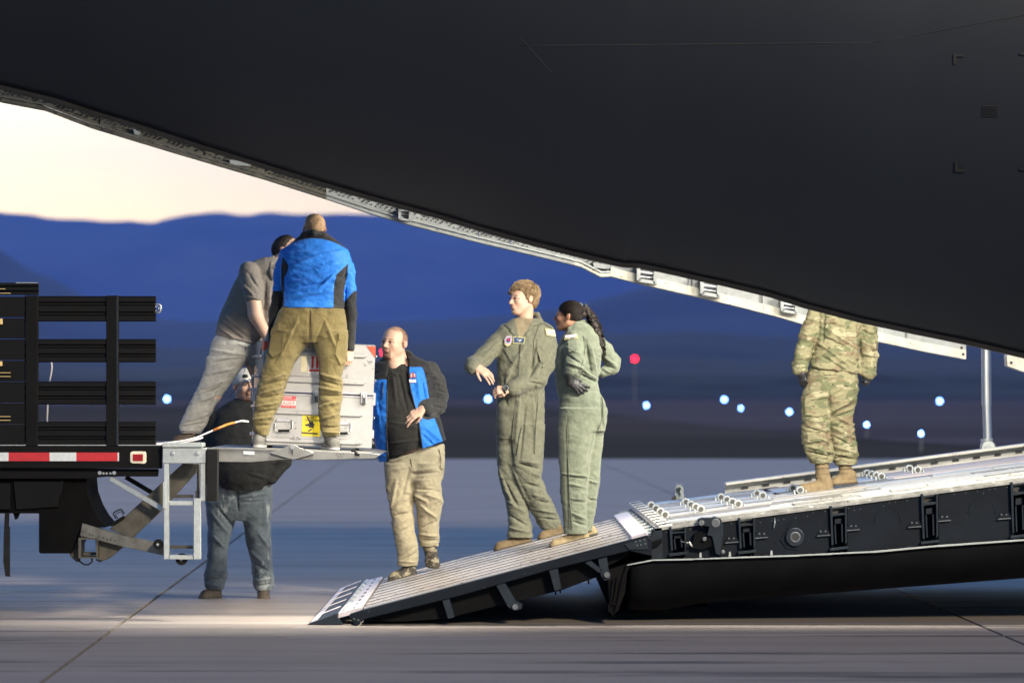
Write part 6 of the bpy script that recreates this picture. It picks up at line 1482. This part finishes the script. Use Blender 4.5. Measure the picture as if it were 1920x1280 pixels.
eb = patch(cD, fD, [(768, 711), (781, 711), (781.5, 717), (768.5, 717)], 'crest_lettering', M_pw, 1.2, 1.0); patch(cD, fD, [(769, 707), (770, 701), (774, 698), (779, 700), (781.5, 706), (778, 708), (776, 706.5), (772, 708)], 'crest_dome', mat('print_brick', (.42, .10, .07), .5), 1.2, 1.0); patch(cD, fD, [(771, 705), (771.5, 701), (773, 700), (773, 706)], 'crest_rib', M_pw, 1.8, .8); patch(cD, fD, [(777, 705.5), (777, 700.5), (778.5, 701), (779, 706)], 'crest_rib', M_pw, 1.8, .8); patch(cD, fD, [(770, 709), (774, 710.5), (780, 708.5), (780, 710), (774, 712), (770, 710.5)], 'crest_band', M_pb, 1.8, .8)
V = Vol(712, 845, 828, 1068, -60, 60, 1.05)
V.loft([(832, 732, 832, 0, 30), (850, 724, 835, 0, 34), (877, 720, 834, 0, 35), (895, 722, 831, 0, 31), (905, 726, 826, 0, 25)], 3, 2.3)
V.loft([(868, 721, 778, -6, 30), (914, 723, 778, -6, 27), (955, 731, 776, -6, 24), (995, 737, 777, -6, 22), (1028, 744, 785, -6, 21), (1046, 744, 785, -6, 20), (1060, 746, 782, -6, 19)], 4, 2.2)
V.loft([(868, 774, 834, -10, 30), (899, 775, 828, -12, 28), (925, 774, 829, -14, 27), (940, 779, 832, -12, 25), (975, 783, 823, -2, 22), (1005, 784, 824, 6, 21), (1024, 787, 823, 9, 19)], 4, 2.2)
V.cut((780, 846, 0), (-.28, -.96, 0))
folds = [(735, 880, 770, 872, 2.5, 1.8), (776, 882, 815, 876, 2.4, 2.4), (778, 888, 820, 884, 2, -2.2), (778, 900, 806, 898, 2.2, 2), (778, 915, 828, 918, 2, -1.8), (778, 926, 800, 938, 2.4, 2.6), (800, 925, 828, 935, 2.4, 2), (788, 945, 820, 970, 2.6, 2), (790, 990, 822, 975, 2.4, -2.4), (788, 1000, 822, 1004, 2.4, 2.6), (790, 1012, 820, 1012, 2, -2.4), (768, 880, 755, 930, 3, -2), (745, 900, 735, 950, 3, 2.2), (735, 950, 765, 930, 2.6, 2.4), (738, 966, 765, 960, 2.4, -2.4), (740, 985, 762, 972, 2.6, 2.4), (745, 1000, 770, 985, 2.4, -2), (748, 1038, 775, 1020, 2.4, 2.6), (750, 1050, 780, 1036, 2.2, -2.6), (748, 1050, 780, 1052, 2, 2)]
tD = fD.add(V, 'khaki_trousers', [M_khaki], 1, wr=[(2.3, 14, 10, 14, 62), (1.7, 9, 5, 9, 64, 890, 1060, 1), (.5, 3.5, 3, 3.5, 9)], folds=folds)
M_kseam = cloth('khaki_seam', (.16, .14, .09)); zipl(tD, fD, [(768, 846), (771, 860), (773, 874)], 'seam', M_kseam, .5); zipl(tD, fD, [(824, 842), (827, 860), (826, 876), (832, 880)], 'pocket_edge', M_kseam, .6); zipl(tD, fD, [(732, 866), (750, 862), (765, 856)], 'seam', M_kseam, .4); zipl(tD, fD, [(724, 908), (726, 920)], 'pocket_edge', M_holes, .9); zipl(tD, fD, [(776, 921), (800, 922), (827, 918)], 'seam', M_kseam, .4)
shoes(fD, [((782, 1076, -4), (731, 1090, -14), (764, 1056, -4), 13, dict(hh=13)), ((806, 1050, 26), (813, 1064, -14), (805, 1024, 8), 15, dict(hh=15))], [M_hik, M_sole], 'shoe', laces=M_bjk)

# ---- C: man on the ground behind the lift, cap and jeans
fC = Fig(32.2, 445, 1120, 'heavy man in white cap, dark pullover and blue jeans on the ground behind the lift')
hC = Head((461, 723, -4), 62, -24, -4, 2, wide=1.0, jaw=1.15)
V = Vol(376, 560, 680, 1110, -60, 60, 1.25); hC.build(V); V.cap(hC.w((0, -.2, -.1)), (460, 775, 2), 17, 21, 5)
limb(V, ([(455, 790, 0), (450, 900, 0)], [30, 34]), ([(508, 800, 0), (532, 860, -4), (506, 900, -22)], [14, 12, 8]), ([(400, 800, 0), (392, 860, 0), (400, 900, -10)], [14, 12, 9]), ([(415, 950, 0), (402, 1090, 0)], [22, 11]), ([(480, 950, 0), (492, 1090, 0)], [22, 11]))
hand(V, (507, 899, -22), (-.9, .25, .15), (.2, -.5, -.9), 36, (.2, .25, .3, .3), -1, .1, .3)
fC.add(V, 'person', [M_skin1], 1, color=lambda co: hC.col(co, beard=.8, stubble=.6))
V = Vol(432, 500, 674, 725, -45, 45, 1.0); h = hC; h.e(V, (0, .22, -.06), (.38, .32, .46), .02); h.e(V, (0, -.50, 0), (.9, .58, .9), .02, 's'); h.c_(V, (-.14, .13, .36), (-.12, .10, .62), .05, .03, .03); h.c_(V, (.14, .13, .36), (.12, .10, .62), .05, .03, .03); h.c_(V, (0, .14, .36), (0, .11, .66), .05, .03, .03); fC.add(V, 'cap', [mat('cap_white', (.62, .60, .54), .8)], 1, wr=[(.4, 5, 5, 5, 2)])
b = MB(); 
for q in (-.13, .13): b.sph(hC.w((q, .27, .40)) if False else Vector(fC.W(np.array([hC.w((q, .27, .36))]))[0]), 5.5 * fC.s, 12, (1, .5, .7))
b.build('sunglasses', M_glove, fC.body)
V = Vol(374, 560, 736, 925, -65, 55, 1.05)
V.loft([(746, 440, 484, 2, 17), (757, 422, 500, 2, 25), (774, 402, 516, 0, 34), (810, 394, 520, -3, 42), (850, 392, 522, -8, 50), (880, 396, 516, -10, 52), (902, 402, 508, -9, 49), (918, 412, 498, -7, 44)], 3, 2.2)
V.chain([(506, 784, 0), (526, 825, -2), (530, 862, -8), (510, 896, -24)], [18, 18, 17, 12], 5); V.chain([(402, 786, 0), (394, 830, 2), (392, 870, 2), (398, 900, -10)], [18, 17, 15, 13], 5)
fC.add(V, 'pullover', [mat('dark_pullover', (.020, .020, .018), .9, 0, .2, 30, .2, 200)], 1, wr=[(2.0, 14, 10, 14, 72)], folds=[(505, 860, 535, 850, 2.6, 2.6), (505, 872, 535, 868, 2.4, -2.4), (470, 885, 505, 895, 2.6, 2)])
V = Vol(374, 525, 886, 1108, -60, 55, 1.05)
V.loft([(890, 400, 508, -2, 38), (912, 391, 510, -2, 40), (940, 386, 510, 0, 38), (960, 387, 508, 0, 32), (975, 390, 506, 0, 26)], 3, 2.3)
V.loft([(940, 386, 448, -2, 31), (986, 390, 438, -2, 27), (1023, 389, 428, -2, 25), (1055, 388, 426, -2, 23), (1080, 382, 427, -2, 22), (1098, 384, 421, -2, 21), (1104, 388, 419, -2, 18)], 4, 2.2)
V.loft([(940, 450, 510, -2, 31), (986, 457, 507, -2, 28), (1023, 463, 510, -2, 26), (1055, 472, 510, -2, 24), (1082, 474, 514, -2, 22), (1096, 475, 514, -2, 21), (1106, 480, 508, -2, 18)], 4, 2.2)
folds = [(395, 920, 440, 912, 2.5, 1.6), (452, 930, 500, 924, 2.2, 2), (452, 940, 498, 938, 2, -1.8), (400, 960, 430, 1000, 3, 2), (410, 950, 438, 985, 3, -2), (404, 1005, 422, 1025, 2.6, 2.4), (396, 1030, 422, 1018, 2.4, -2.2), (390, 1078, 424, 1070, 2.4, 2.8), (386, 1086, 424, 1082, 2, -2.6), (390, 1094, 420, 1096, 2.4, 2.6), (488, 1000, 508, 1028, 2.6, 2.6), (470, 1030, 500, 1058, 3, 2.4), (475, 1050, 505, 1070, 2.4, -2.4), (478, 1088, 512, 1082, 2.4, 2.8), (480, 1096, 510, 1094, 2, -2.4), (498, 940, 502, 1000, 3, 2.2), (447, 915, 449, 955, 2, -2.4)]
tC = fC.add(V, 'jeans', [M_jean], 1, wr=[(1.8, 14, 10, 14, 82), (1.8, 8, 5, 8, 84, 1050, 1110, 1), (.5, 3.5, 3, 3.5, 9)], folds=folds)
shoes(fC, [((413, 1119, 6), (379, 1122, -26), (404, 1098, 0), 13.5, dict(hh=12)), ((493, 1119, 8), (496, 1124, -28), (494, 1098, 0), 13.5, dict(hh=12))], [M_brsh, M_sole], 'shoe')

# ---- B: man in blue jacket seen from behind on the lift platform
fB = Fig(29.9, 560, 842, 'man seen from behind in a blue and black jacket and olive cargo trousers')
hB = Head((588, 427, 26), 57, 172, -18, 4)
V = Vol(466, 675, 396, 830, -50, 100, 1.25); hB.build(V); V.cap(hB.w((0, -.15, -.1)), (588, 460, 28), 14, 14, 5)
limb(V, ([(588, 476, 22), (588, 600, 4)], [20, 22]), ([(640, 486, 20), (650, 535, 20), (655, 600, 24), (655, 660, 28)], [11, 8, 6.5, 6]), ([(532, 488, 22), (526, 520, 27), (519, 560, 37), (510, 600, 47), (499, 636, 55)], [10, 8, 7, 6, 5.5]), ([(550, 620, 0), (490, 800, 0)], [20, 10]), ([(615, 620, 0), (620, 810, 0)], [20, 10]))
hand(V, (655, 656, 28), (.02, 1, -.05), (.75, 0, -.65), 40, (.5, .55, .6, .65), 1, .1, .5); hand(V, (497, 638, 56), (-.3, .9, .1), (-.4, -.2, -.9), 38, (.4, .45, .5, .55), 1, .1, .4)
def hairB(L): return np.where((L[:, 2] < .15) & (L[:, 1] > -.22 + .5 * np.clip(L[:, 2], 0, 1)), .35, 0.), (.62, .46, .32)
fB.add(V, 'person', [M_skin1], 1, color=lambda co: hB.col(co, hairline=hairB))
V = Vol(548, 630, 392, 445, -20, 75, 1.0); h = hB; h.e(V, (0, .15, -.09), (.338, .345, .420), .02); h.e(V, (0, -.22, .50), (.60, .50, .50), .02, 's'); h.e(V, (0, -.66, .0), (.9, .50, .9), .05, 's')
for q in (-1, 1): h.e(V, (q * .36, -.10, -.06), (.11, .13, .10), .02, 's')
fB.add(V, 'hair', [M_hairx], 1, wr=[(.7, 1.8, 1.8, 1.8, 3)])
strands(fB, hB, 'hair_locks', M_hairx, 900, lambda p: not ((p[2] > .22) or p[1] < -.16 or (abs(p[0]) > .29 and p[1] < .10 and p[2] > -.18)), crown=(0, .40, -.28), rad=(.348, .358, .430), cen=(0, .15, -.09), w0=.0007, wave=.006, lift=.02, seed=6, L=(.12, .35))
V = Vol(500, 680, 428, 672, -35, 85, 1.05)
V.loft([(438, 564, 614, 22, 15), (448, 553, 628, 22, 22), (460, 538, 641, 20, 29), (478, 528, 650, 16, 34), (500, 524, 653, 12, 36), (530, 526, 650, 8, 36), (558, 531, 646, 4, 34), (581, 529, 645, 0, 32)], 3, 2.4)
V.cut((588, 580, 0), (0, 1, -.1))
V.chain([(636, 480, 18), (646, 510, 18), (652, 545, 20), (656, 590, 24), (655, 652, 28)], [20, 19, 15, 12, 9], 5); V.chain([(540, 480, 20), (529, 510, 24), (524, 545, 32), (514, 585, 46), (500, 632, 55)], [19, 17, 14, 12, 9], 5)
def regB(fc):
    x, y, v = fc[:, 0], fc[:, 1], fc[:, 2]; r = np.zeros(len(fc), int)
    r[y < 447 + ((x - 588) / 58) ** 2 * 17] = 1
    lw = (y > 482) & (y < 520) & (x > np.interp(y, [482, 500, 520], [530, 527, 528])) & (x < np.interp(y, [482, 496, 506, 520], [531, 541, 541, 535])); r[lw] = 1
    r[(y >= 518) & (x < 533)] = 1; r[(y > 495) & (y < 545) & (x < 527)] = 0
    rw = (y > 496) & (x > np.interp(y, [496, 515, 535, 582], [651, 632, 627, 626])) & (x < np.interp(y, [496, 520, 545, 582], [653, 650, 645, 645])); r[rw] = 1
    r[(y > np.interp(x, [645, 664], [566, 545])) & (x > 644)] = 1; r[y > 582] = 1; r[v > 34] = 1
    return r
folds = [(545, 500, 600, 480, 3, 2), (548, 512, 620, 490, 2.6, -2), (545, 530, 628, 512, 3, 2.4), (550, 540, 625, 528, 2.4, -2.4), (545, 555, 620, 545, 3, 2), (560, 490, 640, 470, 3, 1.6), (600, 540, 630, 512, 3, 2.2), (540, 566, 600, 552, 2.4, -1.8), (632, 515, 650, 510, 2.2, 2), (628, 540, 648, 532, 2.2, -2), (530, 500, 536, 560, 2.6, -2.4), (650, 505, 646, 570, 2.4, -2.8), (545, 474, 630, 474, 4, 1.4)]
cB = fB.add(V, 'jacket', [M_blue, M_bjk], 1, wr=[(2.0, 18, 8, 18, 92), (1.4, 10, 5, 10, 94, 480, 580, 1), (.5, 3.5, 3, 3.5, 9)], folds=folds, region=regB)
V = Vol(550, 630, 424, 462, -15, 60, 1.1); V.chain([(564, 446, 14), (570, 440, 8), (588, 436, 2), (606, 440, 8), (614, 446, 16)], [5, 6, 7, 6, 5], 3); V.chain([(562, 448, 16), (560, 448, 30)], [5, 5], 3); V.chain([(616, 448, 16), (618, 448, 30)], [5, 5], 3); fB.add(V, 'jacket_collar', [M_bjk], 1, wr=[(.5, 5, 3, 5, 2)])
zipl(cB, fB, [(534, 575), (560, 576.5), (600, 577), (626, 576.5)], 'hem_seam', mat('blue_seam', (.01, .09, .36), .7), .4)
V = Vol(466, 668, 566, 828, -50, 55, 1.05)
V.loft([(568, 534, 640, 0, 28), (582, 524, 646, 0, 31), (605, 514, 650, 0, 34), (630, 508, 651, 0, 32), (642, 520, 642, 0, 24)], 3, 2.3)
V.loft([(620, 508, 590, 0, 31), (650, 503, 574, 0, 29), (680, 495, 553, 0, 27), (718, 484, 538, 0, 24), (753, 478, 529, 0, 23), (785, 473, 512, 0, 22), (805, 473, 506, 0, 20), (816, 482, 504, 0, 17)], 4, 2.2)
V.loft([(620, 581, 652, 0, 31), (650, 589, 652, 0, 28), (680, 597, 648, 0, 26), (705, 599, 641, 0, 24), (731, 598, 643, 0, 23), (775, 597, 638, 0, 22), (805, 602, 638, 0, 21), (818, 606, 638, 0, 18)], 4, 2.2)
folds = [(583, 585, 584, 636, 2, -2.6), (560, 600, 530, 660, 3, 1.8), (590, 650, 610, 600, 3, -1.6), (610, 600, 630, 650, 3, 1.8), (545, 630, 515, 680, 3, -2), (500, 715, 535, 700, 2.6, 2.6), (495, 722, 534, 712, 2, -2.4), (490, 738, 530, 726, 2.6, 2.8), (488, 746, 528, 740, 2.2, -2.6), (482, 762, 520, 754, 2.6, 2.6), (480, 772, 518, 768, 2.2, -2.4), (476, 786, 510, 780, 2.6, 2.6), (478, 796, 506, 796, 2.2, -2.4), (600, 700, 640, 712, 2.6, 2.4), (600, 712, 640, 722, 2.2, -2.4), (600, 726, 640, 734, 2.6, 2.6), (602, 740, 640, 742, 2.2, -2.4), (604, 760, 636, 752, 2.6, 2), (604, 785, 636, 775, 2.6, 2.2), (606, 800, 636, 800, 2.2, -2.6), (608, 808, 637, 811, 2.2, 2.6), (560, 680, 530, 720, 2.6, 2.2), (548, 700, 528, 740, 2.4, -2)]
tB = fB.add(V, 'cargo_trousers', [M_olivep], 1, wr=[(2.0, 13, 10, 13, 102), (1.9, 9, 5, 9, 104, 690, 815, 1), (.5, 3.5, 3, 3.5, 9)], folds=folds)
M_oseam = cloth('olive_seam', (.08, .06, .025)); zipl(tB, fB, [(585, 582), (585, 600), (584, 620), (583, 638)], 'seat_seam', M_oseam, .5)
patch(tB, fB, [(511, 622), (523, 612), (535, 620), (530, 660), (512, 670), (505, 660)], 'cargo_pocket', M_olivep, 1.8, 4); patch(tB, fB, [(510, 616), (524, 604), (538, 612), (536, 622), (522, 620), (508, 628)], 'pocket_flap', M_olivep, 3.0, 3)
patch(tB, fB, [(636, 634), (648, 634), (650, 676), (640, 684), (630, 664)], 'cargo_pocket', M_olivep, 1.8, 4); patch(tB, fB, [(636, 625), (649, 628), (650, 638), (637, 638)], 'pocket_flap', M_olivep, 3.0, 3)
shoes(fB, [((484, 838.5, -22), (488, 839, 24), (488, 818, 0), 13.5, dict(hh=11)), ((632, 843, -18), (608, 842, 22), (618, 820, 0), 13, dict(hh=11))], [M_gsh, M_gsole], 'shoe')

# ---- A: man in grey polo bending over the case from the truck side
fA = Fig(30.7, 400, 828, 'man in a grey polo shirt and pale jeans bending over the metal case')
hA = Head((541, 468, 16), 60, -70, -34, -8)
V = Vol(330, 570, 436, 815, -68, 70, 1.2); hA.build(V); V.cap(hA.w((0, -.15, -.2)), (500, 512, 10), 15, 18, 5)
limb(V, ([(490, 525, 6), (445, 640, 0)], [26, 24]), ([(472, 524, -26), (480, 590, -46), (508, 642, -28)], [13, 12, 8]), ([(505, 530, 24), (520, 600, 30), (525, 640, 26)], [13, 11, 8]), ([(440, 660, -4), (400, 740, -6), (360, 806, -6)], [22, 15, 10]), ([(468, 665, 16), (487, 720, 24), (487, 812, 24)], [16, 11, 9]))
V.cap((477, 560, -42), (484, 596, -46), 14, 12.5, 4); V.cap((484, 596, -46), (509, 644, -26), 12, 8, 4)
hand(V, (508, 642, -26), (.5, .8, .5), (-.6, 0, -.8), 40, (.4, .45, .5, .5), 1, .1, .3)
fA.add(V, 'person', [M_skin1], 1, color=lambda co: hA.col(co, stubble=.3))
V = Vol(508, 575, 432, 500, -25, 55, 1.0); h = hA; h.e(V, (0, .16, -.09), (.345, .35, .43), .02); h.e(V, (0, -.24, .44), (.60, .44, .44), .02, 's'); h.e(V, (0, -.70, .05), (.9, .50, .9), .05, 's')
for q in (-1, 1): h.e(V, (q * .36, -.10, -.05), (.11, .13, .10), .02, 's')
fA.add(V, 'hair', [M_haird], 1, wr=[(.8, 2, 2, 2, 3)])
strands(fA, hA, 'hair_locks', M_haird, 900, lambda p: not ((p[2] > .26 and p[1] < .2) or p[1] < -.18 or (abs(p[0]) > .29 and p[1] < .10 and p[2] > -.15)), crown=(0, .40, -.28), rad=(.355, .362, .440), cen=(0, .16, -.09), w0=.0008, wave=.006, lift=.03, seed=7, L=(.15, .5))
V = Vol(396, 540, 476, 660, -66, 60, 1.05)
V.loft([(482, 494, 524, 10, 15), (494, 464, 532, 8, 25), (512, 448, 535, 6, 32), (535, 436, 535, 4, 35), (560, 425, 530, 2, 36), (590, 412, 520, 0, 36), (618, 405, 505, 0, 36), (640, 402, 490, 0, 35), (652, 402, 480, 0, 33)], 3, 2.3); V.cut((440, 636, 0), (-.22, .97, 0))
V.chain([(468, 510, -20), (474, 535, -34), (477, 557, -41)], [19, 18.5, 17.5], 5)
V.chain([(500, 516, 24), (512, 550, 28)], [17, 15], 5)
folds = [(455, 530, 480, 556, 2.6, 2), (470, 515, 490, 545, 2.6, -2), (420, 590, 470, 628, 3, 2.4), (414, 604, 455, 634, 2.6, -2.6), (430, 580, 475, 600, 3, 2.2), (500, 530, 498, 590, 3, -2), (508, 540, 505, 620, 3, 2), (460, 556, 494, 562, 1.8, 2), (415, 615, 440, 632, 2.4, 2.4)]
cA = fA.add(V, 'polo_shirt', [M_greyp], 1, wr=[(1.9, 15, 10, 15, 112), (1.2, 8, 6, 8, 114, 500, 640, 1), (.5, 3.5, 3, 3.5, 9)], folds=folds)
V = Vol(492, 540, 476, 535, -35, 30, 1.0); V.chain([(512, 482, 4), (509, 496, -12), (510, 512, -24), (512, 524, -27)], [3.5, 5, 5, 3], 3); V.chain([(515, 486, -2), (516, 505, -20), (516, 522, -28)], [3, 4, 3], 3); fA.add(V, 'polo_collar', [M_greyp], 1)
V = Vol(326, 500, 620, 822, -50, 55, 1.05)
V.loft([(626, 406, 482, 0, 30), (645, 394, 484, 0, 34), (665, 391, 478, 0, 32), (680, 390, 464, 2, 26), (690, 395, 450, 4, 18)], 3, 2.3)
V.loft([(670, 388, 466, -6, 29), (700, 382, 447, -6, 26), (730, 369, 425, -6, 23), (755, 356, 408, -6, 21), (780, 343, 394, -6, 20), (800, 335, 386, -6, 19), (812, 338, 376, -6, 16)], 5, 2.2)
V.loft([(660, 440, 486, 14, 28), (678, 458, 494, 20, 24), (694, 470, 500, 24, 22), (730, 471, 502, 24, 21), (770, 472, 502, 24, 20), (812, 472, 502, 24, 18)], 4, 2.2)
folds = [(395, 655, 460, 665, 3, 1.8), (400, 680, 450, 672, 2.6, -2), (395, 700, 440, 690, 2.6, 2), (375, 730, 425, 712, 2.6, 2.4), (370, 742, 418, 726, 2.2, -2.4), (362, 756, 410, 740, 2.4, 2), (345, 790, 390, 776, 2.4, 2.4), (340, 800, 384, 792, 2, -2.6), (340, 806, 376, 806, 2, 2.4), (430, 690, 400, 760, 3, -1.8), (450, 645, 482, 655, 2.4, 1.8)]
tA = fA.add(V, 'jeans', [M_denim], 1, wr=[(1.8, 14, 10, 14, 122), (1.6, 9, 5, 9, 124, 690, 815, 1), (.5, 3.5, 3, 3.5, 9)], folds=folds)
zipl(tA, fA, [(462, 648), (463, 680), (455, 710), (430, 745)], 'seam', M_holes, .3)
shoes(fA, [((366, 829, -4), (327, 829, -14), (352, 808, -6), 10.5, {}), ((500, 838, 24), (470, 838, 30), (490, 815, 24), 9, {})], [M_brsh, M_sole], 'shoe')
